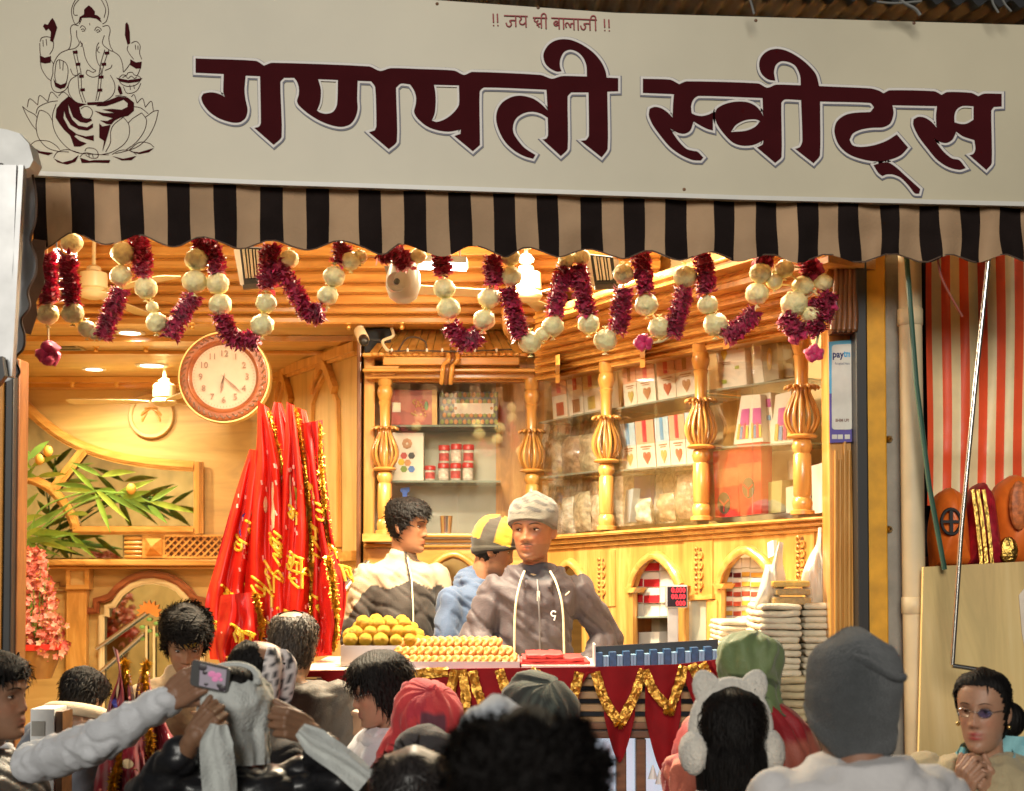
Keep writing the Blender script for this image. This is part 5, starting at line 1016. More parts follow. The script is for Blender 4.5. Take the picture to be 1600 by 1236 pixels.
for k in range(1, 13):
    a = R(90 - 30 * k); tp = c + Vector((math.cos(a) * r * .50, -.0045, math.sin(a) * r * .50)); text_prism(str(k), .042, tp, XR, ZU, .001).build('numeral', INK, ck)
m = MB()
for k in range(60):
    a = R(6 * k); m.ribbon([c + Vector((math.cos(a) * r * rr, -.004, math.sin(a) * r * rr)) for rr in (.63, .665)], .0016, .0006)
m.build('minute_marking', INK, ck)
for ang, L, w in ((90 - 6.37 * 30, .36, .006), (90 - 22 * 6, .52, .005), (90 - 33 * 6, .2, .003)):
    a = R(ang); d = Vector((math.cos(a), 0, math.sin(a))); u = Vector((-d.z, 0, d.x)); o_ = c + Vector((0, -.007, 0)); m = MB(); m.prism([o_ - d * .02, o_ + d * r * L * .6 + u * w, o_ + d * r * L, o_ + d * r * L * .6 - u * w], (0, .0012, 0)); m.build('hand', INK, ck)
m = MB(); m.tube([c + Vector((-.01, -.01, r)), P(345, 512, YK)], .004, 6); m.build('hanger', BRASS, ck)
# payment poster on the jamb (lettering only, the code square stays empty)
YP = 5.045; pp = thing('payment_poster', 'blue and white payment sign hanging on the wooden jamb', 'poster', P(1316, 692, YP)); pts = [(1295, 534), (1337, 530), (1338, 690), (1297, 692)]
m = MB(); m.prism(pxs(pts, YP), (0, .004, 0)); m.build('board', mat('poster_violet', (.10, .07, .34), .4), pp)
m = MB(); m.prism(pxs([(1295, 534), (1337, 530), (1337.5, 612), (1296, 615)], YP - .001), (0, .001, 0)); m.build('upper_field', mat('poster_cyan', (.10, .42, .66), .4), pp)
m = MB(); cr = smooth_poly([(1303, 539), (1329, 537), (1331, 540), (1332, 668), (1329, 671), (1303, 671), (1300, 668), (1300, 542)], 3); m.prism([P(p.x, p.y, YP - .002) for p in cr], (0, .001, 0)); m.build('white_field', mat('poster_white', (.70, .68, .60), .45), pp)
dk = mat('poster_ink', (.015, .02, .12), .5); cy = mat('poster_blue_ink', (.03, .35, .65), .5)
text_prism('pay', M(15, YP), P(1309.5, 554, YP - .0025), XR, ZU, .0005, bold=.0012, squeeze=.85).build('lettering', dk, pp); text_prism('tm', M(15, YP), P(1323.5, 553, YP - .0025), XR, ZU, .0005, bold=.0012, squeeze=.62).build('lettering', cy, pp)
text_prism('Accepted Here', M(6, YP), P(1316, 568, YP - .0025), XR, ZU, .0005, squeeze=.62).build('lettering', dk, pp); text_prism('BHIM UPI', M(6.5, YP), P(1316, 657, YP - .0025), XR, ZU, .0005, squeeze=.8, bold=.0006).build('lettering', INK, pp)
for k, x in enumerate((1304, 1313, 1324)): flat([(x - 4, 679), (x + 4, 679), (x + 4, 686), (x - 4, 686)], YP - .002, 'logo_mark', mat('poster_white', (.7, .68, .6)), pp)
# air vent in the rear ceiling
a = P(100, 552, 7.55); t = thing('ceiling_vent', 'small grey slotted vent in the rear ceiling behind the leftmost garland', 'vent', (a.x, 7.55, 3.156)); m = MB(); m.box((a.x - .07, 7.40, 3.150), (a.x + .07, 7.70, 3.159)); m.build('frame', mat('vent_grey', (.35, .3, .2), .5), t)
for k in range(3): m = MB(); m.box((a.x - .06, 7.44 + k * .09, 3.147), (a.x + .06, 7.48 + k * .09, 3.149)); m.build('slat', BLACK, t)
# ------------------------------------------------------------------ flower garlands behind the valance
CRIM = [mat('crimson_%d' % k, c, .55, var=.25, vs=50, sheen=.2) for k, c in enumerate(((.46, .010, .07), (.62, .03, .13), (.30, .006, .045)))]
BALL = mat('wrapped_ball', (.86, .74, .38), .5, var=.22, vs=42, bump=1.0, bs=45, coat=.1, sss=.2)
BOW = mat('pale_ribbon', (.72, .60, .30), .4, var=.2, vs=30)
def frill(mb, pts, r, n, flat_=.0, seed=1):
    """thick string of little pointed petals along a path; three colours"""
    rnd = random.Random(seed); pts = [Vector(p) for p in pts]; q = catmull(pts, 8) if len(pts) > 2 else [lerp(pts[0], pts[-1], i / 12) for i in range(13)]
    core = MB(); mb.mi = 2; mb.tube(q, r * .55, 8)
    for i in range(n):
        u = (i + rnd.random()) / n * (len(q) - 1.001); k = int(u); p = lerp(q[k], q[k + 1], u - k); t = (q[k + 1] - q[k]).normalized()
        a = rnd.random() * 2 * PI; e = t.orthogonal().normalized(); d = (e * math.cos(a) + t.cross(e) * math.sin(a)); d = (d + t * rnd.uniform(-.45, .45)).normalized()
        s = t.cross(d).normalized(); L = r * rnd.uniform(.82, 1.18); w = r * rnd.uniform(.16, .30); b = p + d * r * .35; tip = p + d * L; md = p + d * L * .72
        mb.add([b - s * w * .4, md - s * w + t * w * .3, tip + t * rnd.uniform(-.3, .3) * r, md + s * w - t * w * .3, b + s * w * .4], [(0, 1, 2), (0, 2, 3), (0, 3, 4)], rnd.choice((0, 0, 1, 2)))
def ballmesh(p, r, k):
    m = MB(); rnd = random.Random(k)
    m.sphere((0, 0, 0), 1, 26, 15); tw = Matrix.Rotation(rnd.random() * 2.2 - 1.1, 3, 'X')
    for v in m.v:
        v *= 1 - .07 * abs(math.sin(5 * math.atan2(v.y, v.x) + 2.5 * v.z + k)) * (.25 + v.z * v.z); v.xyz = tw @ v
        n_ = noise.noise(v * 2.2 + Vector((k, 0, 0))) * .10 + abs(noise.noise(v * 5 + Vector((0, k, 0)))) * .10
        v *= r * (.97 + n_); v.z *= .96
    m.v = [v + p for v in m.v]
    for a in range(7):   # twisted wrapper ends above and below
        t = rnd.random() * 2 * PI; d = Vector((math.cos(t), math.sin(t), 0)) * r * .30
        for s in (1, -1): c = p + Vector((0, 0, s * r * .95)); m.add([c - d * .2, c + d + Vector((0, 0, s * r * .28)), c + d.cross(ZU) * .9 + Vector((0, 0, s * r * .22))], [(0, 1, 2)])
    return m
GAR = [  # label, list of pieces in image pixels: ('r', points) red string, ('w', x, y, r) wrapped ball, ('b', x, y, r) red bow
 ('leftmost garland with a pale ball and a dark red bow at its end', [('r', [(73, 398), (74, 435), (77, 474)]), ('w', 75, 491, 16), ('b', 75, 552, 20)]),
 ('second garland from the left, between the bulbs and the ceiling fan', [('w', 112, 380, 16), ('r', [(105, 400), (108, 440), (112, 474)]), ('w', 114, 489, 16), ('w', 136, 514, 13), ('w', 148, 520, 11), ('r', [(160, 528), (174, 490), (188, 452)]), ('w', 189, 431, 16), ('w', 192, 396, 17)]),
 ('garland in front of the brown ceiling recess, left of the round clock', [('r', [(212, 370), (222, 400), (222, 432)]), ('w', 228, 450, 17), ('w', 238, 480, 9), ('w', 245, 504, 16), ('r', [(266, 527), (284, 492), (303, 462)]), ('w', 304, 440, 18), ('w', 307, 406, 17)]),
 ('garland hanging across the top of the round clock', [('r', [(308, 380), (330, 388), (340, 428)]), ('w', 340, 443, 17), ('w', 344, 476, 17), ('r', [(346, 494), (362, 528), (402, 534)]), ('w', 410, 508, 17), ('w', 416, 474, 15)]),
 ('garland with a knotted red middle right of the left floodlight', [('r', [(424, 384), (418, 415), (418, 452)]), ('w', 452, 405, 14), ('r', [(432, 412), (460, 455), (482, 490), (502, 488)]), ('w', 512, 462, 15), ('w', 522, 432, 16)]),
 ('short garland under the valance left of the dome camera', [('r', [(536, 382), (530, 412)]), ('w', 548, 408, 14), ('w', 562, 402, 11), ('w', 654, 400, 12), ('r', [(590, 398), (618, 396), (636, 420)])]),
 ('glowing garland lit by the bright panel lamp', [('r', [(688, 396), (692, 430)]), ('w', 694, 451, 16), ('w', 701, 482, 17), ('r', [(704, 508), (726, 536), (748, 522)]), ('w', 756, 500, 16), ('w', 764, 466, 16), ('r', [(772, 444), (769, 402)])]),
 ('garland in front of the right ceiling fan', [('w', 798, 402, 14), ('w', 799, 432, 15), ('r', [(792, 452), (802, 490), (814, 526)]), ('w', 828, 535, 17), ('w', 848, 522, 11), ('w', 864, 510, 16), ('r', [(866, 492), (874, 450), (884, 420)]), ('w', 885, 406, 12)]),
 ('garland with two red strings left of the right floodlight', [('w', 908, 402, 13), ('r', [(902, 416), (908, 455), (918, 492)]), ('w', 920, 506, 16), ('w', 946, 532, 17), ('r', [(964, 518), (970, 485), (974, 452)]), ('w', 974, 428, 15)]),
 ('garland with a small red flower at its low end, before the cabinet wing', [('r', [(1000, 396), (1003, 425), (1008, 456)]), ('w', 1010, 476, 17), ('w', 1030, 512, 16), ('b', 1005, 535, 14), ('r', [(1050, 524), (1060, 488), (1069, 454)]), ('w', 1070, 432, 17)]),
 ('garland whose right end climbs towards the carved jamb', [('r', [(1096, 396), (1100, 425), (1104, 458)]), ('w', 1106, 476, 15), ('w', 1118, 507, 18), ('r', [(1132, 528), (1160, 508), (1178, 488)]), ('w', 1183, 459, 17), ('w', 1188, 427, 16), ('r', [(1180, 402), (1205, 402)])]),
 ('bunched garland end with grey-white balls beside the carved jamb', [('w', 1210, 440, 12), ('w', 1255, 447, 16), ('w', 1286, 442, 14), ('w', 1241, 475, 20), ('r', [(1262, 412), (1268, 430)]), ('r', [(1222, 494), (1240, 512), (1250, 520)]), ('r', [(1276, 470), (1272, 505), (1280, 520)]), ('b', 1272, 552, 15), ('r', [(1292, 460), (1286, 500)]), ('w', 1268, 492, 15), ('b', 1242, 520, 18), ('b', 1292, 478, 17), ('w', 1226, 420, 14), ('b', 1268, 420, 18)])]
YG = 4.80; k = 0
for label, pieces in GAR:
    x0 = pieces[0][1][0][0] if pieces[0][0] == 'r' else pieces[0][1]; y0 = pieces[0][1][0][1] if pieces[0][0] == 'r' else pieces[0][2]
    t = thing('flower_garland', label, 'garland', P(x0, y0, YG), 'red and white garlands under the valance'); path = []
    for pc in pieces:
        k += 1
        if pc[0] == 'r':
            m = MB(); pts = [P(x, y, YG + .01 * math.sin(k * 2.1)) for x, y in pc[1]]; L = sum((pts[i + 1] - pts[i]).length for i in range(len(pts) - 1)); frill(m, pts, .039, int(1900 * L) + 50, seed=k); m.build('red_flowers', CRIM, t); path += [pts[0], pts[-1]]
        elif pc[0] == 'w':
            p = P(pc[1], pc[2], YG + .012 * math.sin(k)); ballmesh(p, M(pc[3] * 1.1, YG), k).build('wrapped_ball', BALL, t, 180); path.append(p)
        else:
            p = P(pc[1], pc[2], YG); m = MB(); r = M(pc[3], YG)
            for j in range(9):
                a = random.random() * 6.28; m.sphere(p + Vector((math.cos(a), jit(.4), math.sin(a))) * r * .5, (r * .55, r * .4, r * .5), 8, 6)
            for v in m.v: v += Vector((noise.noise(v * 60), noise.noise(v * 70), noise.noise(v * 65))) * r * .35
            m.build('red_bow', CRIM[1], t, 180); path.append(p)
    path = [p + Vector((0, .004, 0)) for p in path]
    m = MB(); m.tube(catmull([path[0] + Vector((0, 0, .06))] + path, 3), .0035, 5); m.build('string', BOW, t)
# ------------------------------------------------------------------ big bunch of red prayer flags
SATIN = mat('red_satin', (.68, .018, .008), .42, var=.14, vs=9, spec=.35); SATIN_D = mat('deep_red_satin', (.50, .010, .007), .45, var=.16, vs=9, spec=.3)
TIN = mat('gold_tinsel', (.95, .45, .05), .28, .9, .4, 70); YLW = mat('yellow_print', (.78, .50, .03), .5); CRMP = mat('cream_print', (.75, .55, .30), .5); BLUP = mat('blue_print', (.06, .06, .30), .5); GRNP = mat('gold_print', (.38, .34, .05), .45, var=.4, vs=60)
def flag(label, left, right, Y, pleats, amp, m_, trims=(0., 1.), texts=(), prints=(), group='red prayer flags in the big bunch', seed=0, sparkle=26, tr=.017):
    """hanging pleated cloth between two edge lines given from top to bottom in image pixels"""
    lq = catmull([(x, y, 0) for x, y in left], 10); rq = catmull([(x, y, 0) for x, y in right], 10)
    def samp(q, v): f = v * (len(q) - 1); i = min(int(f), len(q) - 2); return lerp(q[i], q[i + 1], f - i)
    def f(u, v, off=0.):
        a, b = samp(lq, v), samp(rq, v); p = lerp(a, b, u); w = min(1, v * 3)
        ph = u * pleats * 2 * PI + noise.noise(Vector((seed, v * 2.2, u))) * 2.2 + seed
        y = amp * (math.sin(ph) * .7 + .45 * math.sin(2 * ph + 1.3)) * w + noise.noise(Vector((u * 5, v * 6, seed))) * amp * .6
        crease = abs(noise.noise(Vector((u * 7 + v * 2, v * 3.5, seed + 5)))); y += -.016 * crease * w
        return P(p.x + math.cos(ph) * 2.2 * w, p.y, Y + y - off - .05 * math.sin(PI * u))
    t = thing('prayer_flag', label, 'flag', f(.5, 1), group)
    m = MB(); m.grid(lambda u, v: f(u, v), max(24, int(pleats * 10)), 46); m.build('cloth', m_, t, 180)
    for u in trims:
        pts = [f(u, .02 + .97 * j / 40, .006) for j in range(41)]; m = MB(); rnd = random.Random(seed + int(u * 10)); m.ribbon(pts, .018, .003)
        for j in range(1500):
            p = f(u, .02 + .97 * rnd.random(), .008); d = Vector((rnd.gauss(0, 1), -abs(rnd.gauss(0, .8)), rnd.gauss(0, 1))).normalized(); s = d.orthogonal() * tr * .22; L = tr * rnd.uniform(.6, 1.5)
            m.add([p - s, p + d * L, p + s], [(0, 1, 2)])
        m.build('tinsel_trim', TIN, t)
    rn = random.Random(seed + 40)
    for (u0, v0, du, dv, sts) in list(texts) + ([(rn.uniform(.1, .6), rn.uniform(.3, .85), .2, .035, rn.choice((J, RAM, SHRI))) for _ in range(3)] if sparkle > 5 else []):       # short words of thick strokes, in a small frame on the cloth
        m = MB()
        for st in sts:
            w_ = catmull([(a, b, 0) for a, b in st], 5 if len(st) > 2 else 14); q = [f(u0 + du * p.x, v0 + dv * p.y + p.x * dv * .45, .006) for p in w_]
            m.tube(q, .0058, 6, flat=1)
        m.build('printed_word', YLW, t)
    for (u0, v0, pts, mm_) in prints:
        m = MB(); q = [f(u0 + x, v0 + y, .004) for x, y in pts]; m.prism(q, (0, .001, 0)); m.build('printed_figure', mm_, t)
    m = MB(); rnd = random.Random(seed)
    for j in range(sparkle):
        u, v = rnd.uniform(.06, .94), rnd.uniform(.2, .95); m.ribbon([f(u, v, .0035), f(u + .02, v + .016, .0035)], .007, .001)
    m.build('printed_fleck', mat('pink_fleck', (.75, .22, .16), .5), t)['kind'] = 'stuff'
    return t
J = [[(0, 0), (2.2, 0)], [(1, 0), (1, .9), (.4, 1.2), (0, .8)], [(1, .5), (.3, .5)], [(2, 0), (2, 1.3)]]
RAM = [[(0, 0), (2.4, 0)], [(.3, 0), (.9, .4), (.3, .7), (.8, 1.3)], [(1.3, 0), (1.3, 1.3)], [(2.2, 0), (2.2, 1.3)], [(1.6, .3), (1.7, .9), (2.2, .9)]]
SHRI = [[(0, 0), (2.2, 0)], [(.3, .3), (.2, .7), (.8, .6)], [(.4, .8), (1, 1.3)], [(1.2, 0), (1.2, 1.3)], [(2, 0), (2, 1.3)], [(1.2, 0), (1.5, -.5), (2, 0)]]
def ell(rx, ry, n=14): return [(rx * math.cos(2 * PI * i / n), ry * math.sin(2 * PI * i / n)) for i in range(n)]
FIG = [(-.02, -.07), (.02, -.075), (.035, -.04), (.02, -.01), (.05, .03), (.03, .09), (-.01, .10), (-.045, .06), (-.02, .01), (-.04, -.03)]
flag('rearmost tall flag of the big red bunch with plain pointed tip', [(428, 628), (404, 720), (362, 860), (340, 1020)], [(440, 630), (480, 740), (510, 860), (522, 1015)], 5.74, 3.4, .03, SATIN_D, (), seed=1)
flag('left flag of the big red bunch with a blue round print', [(390, 702), (366, 780), (338, 880), (320, 950), (330, 1030)], [(412, 705), (422, 800), (420, 900), (418, 980), (410, 1036)], 5.60, 2.6, .035, SATIN, (1.,), [(.18, .60, .18, .05, RAM), (.55, .52, .2, .05, J), (.12, .80, .2, .05, SHRI)], [(.42, .33, ell(.16, .045), BLUP), (.5, .34, FIG, CRMP), (.75, .42, [(-.1, -.03), (.12, 0), (.1, .06), (-.05, .02)], GRNP)], seed=2)
flag('tallest flag of the big red bunch with a narrow folded tip', [(403, 626), (402, 700), (392, 800), (384, 930), (384, 1030)], [(420, 638), (446, 740), (458, 850), (466, 960), (458, 1032)], 5.54, 2.1, .035, SATIN, (.9,), [(.3, .62, .22, .045, SHRI), (.1, .80, .22, .045, J), (.45, .52, .1, .02, RAM)], [(.55, .40, FIG, CRMP), (.3, .44, ell(.05, .03), CRMP)], seed=3)
flag('middle flag of the big red bunch with two gold tinsel edges', [(448, 628), (444, 720), (440, 820), (432, 930), (420, 1030)], [(460, 634), (474, 720), (484, 820), (486, 920), (490, 1028)], 5.50, 1.6, .028, SATIN, (1.,), [(.3, .66, .35, .045, SHRI), (.05, .80, .35, .05, RAM)], [(.25, .38, FIG, CRMP), (.65, .40, [(-.2, -.05), (.3, .0), (.2, .09), (-.05, .03)], GRNP), (.4, .46, ell(.10, .025), CRMP)], seed=4)
flag('flag of the big red bunch with gold tinsel down its left side', [(462, 636), (468, 720), (470, 820), (468, 930), (462, 1028)], [(478, 642), (502, 740), (514, 840), (522, 940), (520, 1024)], 5.56, 1.9, .03, SATIN, (0.,), [(.3, .48, .3, .05, SHRI), (.4, .74, .3, .05, RAM)], [(.30, .33, FIG, CRMP), (.6, .38, [(-.2, -.04), (.25, .0), (.2, .08), (-.05, .03)], GRNP)], seed=5)
flag('right flag of the big red bunch with a square gold-edged top corner', [(468, 662), (480, 740), (494, 840), (500, 940), (498, 1020)], [(504, 656), (508, 740), (520, 840), (540, 920), (530, 1000)], 5.52, 1.9, .03, SATIN_D, (.85,), [(.55, .60, .35, .06, RAM), (.2, .36, .3, .05, J)], [], seed=6)
flag('short flag at the lower right of the big red bunch', [(500, 880), (496, 930), (500, 980), (505, 1024)], [(520, 860), (536, 900), (538, 950), (530, 1012)], 5.46, 1.4, .022, SATIN_D, (.6,), seed=7, sparkle=4)
flag('low flag at the left foot of the big red bunch', [(345, 930), (338, 980), (340, 1020), (350, 1050)], [(398, 925), (410, 980), (402, 1030), (392, 1056)], 5.44, 2.2, .03, SATIN_D, (1.,), [(.3, .3, .2, .12, RAM)], [], seed=8, sparkle=6)
# flags near the raised phone, dark red
GRP = 'dark red flags carried in the crowd'; DKR = mat('dark_red_satin', (.22, .008, .018), .36, var=.2, vs=9, sheen=.2); DKP = mat('dark_pink_satin', (.42, .03, .09), .4, var=.2, vs=9)
flag('tall narrow dark red flag tip left of the raised phone', [(176, 1010), (184, 1050), (170, 1100), (158, 1170), (150, 1260)], [(184, 1016), (192, 1070), (196, 1130), (204, 1190), (214, 1280)], 4.35, 1.3, .022, DKR, (), [], [(.3, .36, ell(.20, .06), CRMP), (.3, .46, ell(.3, .03), BLUP)], GRP, 11, 3)
flag('middle dark red flag tip among the carried flags', [(193, 1024), (190, 1070), (188, 1130), (186, 1190), (184, 1280)], [(198, 1034), (208, 1080), (214, 1130), (226, 1190), (232, 1280)], 4.40, 1.4, .022, DKR, (.5,), [], [(.6, .55, ell(.15, .04), GOLD)], GRP, 12, 3)
flag('broad dark red flag nearest the man with the yellow forehead mark', [(228, 1030), (214, 1070), (206, 1120), (202, 1190), (196, 1280)], [(234, 1034), (236, 1080), (262, 1140), (276, 1170), (282, 1270)], 4.42, 1.9, .028, DKR, (.45,), [], [], GRP, 13, 4)
flag('lowest dark red flag, under the white sleeve', [(176, 1140), (160, 1180), (146, 1220), (140, 1290)], [(222, 1150), (228, 1190), (232, 1230), (240, 1290)], 4.20, 2.2, .03, DKR, (.35,), [], [(.6, .4, ell(.12, .07), CRMP), (.75, .6, ell(.08, .15), GRNP)], GRP, 14, 3)
# ------------------------------------------------------------------ artificial plant in front of the mirror, pink flower bush
LEAFM = [mat('leaf_%d' % k, c, .38, var=.25, vs=14, coat=.2) for k, c in enumerate(((.22, .38, .05), (.32, .46, .07), (.16, .30, .05)))]
pl = thing('leafy_plant', 'green artificial plant with long pointed leaves before the big mirror', 'plant', P(30, 900, 8.6)); rnd = random.Random(4)
def leaf(mb, p0, p1, w, sag, mi):
    d = p1 - p0; s = d.cross(Vector((0, 1, .3))).normalized(); n = 6; vs = []
    for i in range(n + 1):
        t = i / n; c = lerp(p0, p1, t) + Vector((0, -.02, -sag * t * t)); ww = w * math.sin(PI * (t ** .75)) * .5 + .0006
        vs += [c - s * ww + Vector((0, 0, .15 * ww)), c + Vector((0, .006 * math.sin(PI * t), -.1 * ww)), c + s * ww + Vector((0, 0, .15 * ww))]
    fs = []
    for i in range(n): a = i * 3; fs += [(a, a + 1, a + 4, a + 3), (a + 1, a + 2, a + 5, a + 4)]
    mb.add(vs, fs, mi)
stems = [((40, 860), (60, 800), (110, 775), (150, 768)), ((40, 860), (90, 800), (140, 770), (180, 770)), ((60, 830), (130, 785), (190, 770), (235, 785)), ((30, 830), (34, 780), (40, 740), (45, 705)), ((30, 880), (30, 840), (35, 800), (30, 760)), ((30, 880), (60, 850), (90, 840), (110, 835))]
for st in stems:
    m = MB(); q = catmull([P(x, y, 8.72) for x, y in st], 6); m.tube(q, .006, 6); m.build('stem', LEAFM[2], pl, 60)
lv = [((52, 735), (20, 700)), ((50, 730), (85, 712)), ((45, 720), (70, 690)), ((60, 745), (20, 740)), ((60, 745), (95, 740)), ((150, 768), (100, 752)), ((150, 768), (120, 735)), ((160, 745), (200, 732)), ((160, 745), (122, 722)), ((150, 770), (168, 815)), ((150, 770), (100, 760)), ((150, 775), (118, 782)), ((185, 772), (160, 760)), ((180, 775), (228, 752)), ((185, 770), (230, 796)), ((190, 780), (225, 770)),
      ((150, 765), (190, 800)), ((165, 770), (215, 795)), ((235, 785), (268, 762)), ((235, 785), (288, 795)), ((232, 790), (255, 808)), ((228, 785), (200, 770)), ((140, 805), (115, 798)), ((35, 800), (55, 775)), ((35, 800), (10, 780)), ((30, 820), (60, 800)), ((40, 830), (92, 800)), ((40, 835), (98, 828)), ((40, 840), (100, 852)), ((35, 850), (80, 862)), ((30, 855), (10, 830)), ((60, 838), (110, 835)), ((70, 850), (130, 848)), ((110, 835), (140, 862)), ((45, 842), (70, 870)), ((30, 760), (50, 735)), ((30, 770), (12, 745)), ((36, 845), (60, 820)), ((38, 848), (84, 838))]
for i, (a, b) in enumerate(lv):
    m = MB(); pa_, pb_ = P(*a, 8.74), P(*b, 8.66 + .1 * rnd.random()); leaf(m, pa_, pa_ + (pb_ - pa_) * 1.35,   .031 + .012 * rnd.random(), .05 * rnd.random(), 0); m.build('leaf', LEAFM[i % 3], pl, 180)
for x, y in ((75, 705), (62, 718), (205, 764)): m = MB(); m.sphere(P(x, y, 8.66), (.03, .02, .035), 10, 7); m.build('bud', mat('bud_orange', (.70, .36, .06), .5), pl, 180)
PKF = [mat('pink_flower_%d' % k, c, .5, var=.2, vs=25, sss=.1) for k, c in enumerate(((.70, .22, .17), (.62, .15, .13), (.76, .34, .24)))]
bu = thing('pink_flower_bush', 'pink artificial flower bush in a red-rimmed pot at the left edge', 'plant', P(55, 1070, 8.2))
m = MB(); c = P(58, 1060, 8.2); rr = M(36, 8.2); H = P(0, 1012, 8.2).z - c.z; m.lathe([(0, 0), (rr * .6, 0), (rr * .9, H * .6), (rr, H)], c, 20); m.build('pot', mat('pot_brown', (.30, .15, .04), .4), bu, 50)
m = MB(); m.lathe([(rr, H - .01), (rr * 1.08, H - .01), (rr * 1.1, H + .025), (rr * .9, H + .02)], c, 20); m.build('pot_rim', mat('pot_red', (.60, .03, .02), .4), bu, 50)
m = MB(); md = MB(); prof = [(862, 22), (900, 31), (940, 38), (980, 46), (1010, 50), (1040, 34)]
for i in range(760):
    y = rnd.uniform(858, 1030); w = interp(prof, y); ang = rnd.random() * 6.28; rad = math.sqrt(rnd.random()); x = 44 + (y - 860) * .10 + math.cos(ang) * w * rad; Y = 8.2 + math.sin(ang) * M(w, 8.2) * rad
    if y > 1005 and x < 72: continue
    p = P(x, y, 8.2); p.y = Y; r = rnd.uniform(.016, .027); ax = Vector((rnd.gauss(0, 1), rnd.gauss(-1, 1), rnd.gauss(0, 1))).normalized(); e = ax.orthogonal().normalized(); f2 = ax.cross(e); mi = rnd.choice((0, 0, 1, 2))
    for k in range(5):
        a0 = 2 * PI * k / 5; d = e * math.cos(a0) + f2 * math.sin(a0); s = ax.cross(d); m.add([p, p + d * r * .6 - s * r * .42 + ax * r * .25, p + d * r * 1.15 + ax * r * .5, p + d * r * .6 + s * r * .42 + ax * r * .25], [(0, 1, 2, 3)], mi)
    if i % 6 == 0: md.sphere(p + ax * r * .3, r * .22, 6, 4)
m.build('blossom', PKF, bu); md.build('flower_centre', YLW, bu)['kind'] = 'stuff'
m = MB()
for i in range(26): a = rnd.random() * 6.28; m.tube([c + Vector((0, 0, H)), c + Vector((math.cos(a) * .08 - .02, math.sin(a) * .08, H + rnd.uniform(.2, .55)))], .003, 4)
m.build('stem', LEAFM[2], bu)
# ------------------------------------------------------------------ sweet counter with velvet cloth
YF = 5.0; ZT = P(0, 1047, YF).z
ct = thing('sweet_counter', 'long sweet counter with red velvet drape, gold zigzag ribbon and lit glass front', 'counter', (P(820, 0, 5).x, 5.3, FLOOR_Z))
xl, xr = P(470, 0, 5).x, P(1185, 0, 5).x
CW = wood('counter_wood', (.13, .055, .02), (.22, .10, .04), 'X', .4)
m = MB(); m.bevbox((xl, 5.03, ZT - .03), (xr, 5.80, ZT), .006); m.build('counter_top', mat('cream_top', (.60, .50, .36), .35, var=.06), ct)
m = MB(); m.box((xl, 5.5, FLOOR_Z), (xr, 5.56, ZT - .031)); m.build('inner_panel', BLACK, ct)
SLT = wood('slat_wood', (.34, .20, .08), (.46, .28, .12), 'X', .45)
for k in range(4):
    m = MB(); z = P(0, 1068 + k * 20, YF).z; m.bevbox((xl, 5.05, z - .014), (xr, 5.085, z + .012), .003); m.build('slat', SLT, ct)
for y0_, y1_ in ((1130, 1142), (1144, 1156)): m = MB(); m.bevbox((xl, 5.04, P(0, y1_, YF).z), (xr, 5.10, P(0, y0_, YF).z), .004); m.build('rail', CW, ct)
for x in (484, 600, 740, 860, 972, 1003, 1064, 1180): a = P(x, 1156, YF); m = MB(); m.bevbox((a.x - .018, 5.035, FLOOR_Z), (a.x + .018, 5.09, a.z - .001), .004); m.build('post', CW, ct)
m = MB(); m.box((xl, 5.11, FLOOR_Z + .05), (xr, 5.115, P(0, 1158, YF).z)); m.build('glass_front', glass('counter_glass', (.95, .97, 1), .05, .06), ct)
m = MB(); m.box((xl, 5.30, FLOOR_Z + .02), (xr, 5.32, P(0, 1150, YF).z)); m.build('lit_back', glow('showcase_glow', (.86, .92, 1.0), .75), ct)
m = MB(); m.box((xl, 5.02, FLOOR_Z), (xr, 5.10, FLOOR_Z + .18)); m.build('plinth', CW, ct)
VEL = mat('red_velvet', (.22, .003, .006), .75, var=.2, vs=10, sheen=.12, spec=.2)
vd = thing('velvet_drape', 'red velvet drape with points and gold zigzag ribbon hanging over the counter edge', 'drape', P(900, 1200, 4.99))
top_y = [(480, 1052), (640, 1050), (935, 1046), (1060, 1042), (1125, 1034), (1185, 1030)]
def drape(xa, xb, y_of, name, Y=5.0, n=20, r=10, amp=.012, seed=0):
    m = MB()
    def f(u, v): x = lerp(xa, xb, u); yt = interp(top_y, x) - 4; y = lerp(yt, y_of(u, x), v); return P(x, y, Y - .004 - amp * (.3 + v) * (1 + math.sin(u * 9 + seed + v)) * .5 + noise.noise(Vector((x * .03, v * 3, seed))) * .008 * v)
    m.grid(f, n, r); return m.build(name, VEL, vd, 180)
drape(478, 1185, lambda u, x: interp(top_y, x) + 6, 'top_band', 5.005, 60, 2, .002)
m = MB(); m.grid(lambda u, v: (lambda x: Vector((P(x, 1045, 5).x, 4.995 + .22 * v, P(0, interp(top_y, x), 5.0).z + .006)))(lerp(478, 1185, u)), 50, 4); m.build('top_cloth', VEL, vd, 180)
tri = lambda peak, ytop: (lambda u, x: ytop + (peak - ytop) * (1 - abs(2 * u - 1)))
for xa, xb, pk in ((500, 640, 1130), (630, 722, 1150), (718, 800, 1150), (780, 920, 1150), (934, 1006, 1128), (1008, 1064, 1110), (1064, 1110, 1108), (1112, 1183, 1100)):
    drape(xa, xb, tri(pk, interp(top_y, xa) + 5), 'pointed_fold', 4.99, 18, 8, .010, xa)
for xa, xb, yb in ((575, 640, 1190), (700, 780, 1190), (850, 905, 1190), (944, 992, 1192), (1008, 1064, 1210), (1085, 1130, 1190)):
    def yo(u, x, yb=yb): return 1120 + (yb - 1120) * (1 - abs(2 * u - 1) ** 1.5)
    drape(xa, xb, yo, 'long_point', 5.012, 16, 10, .016, xb)
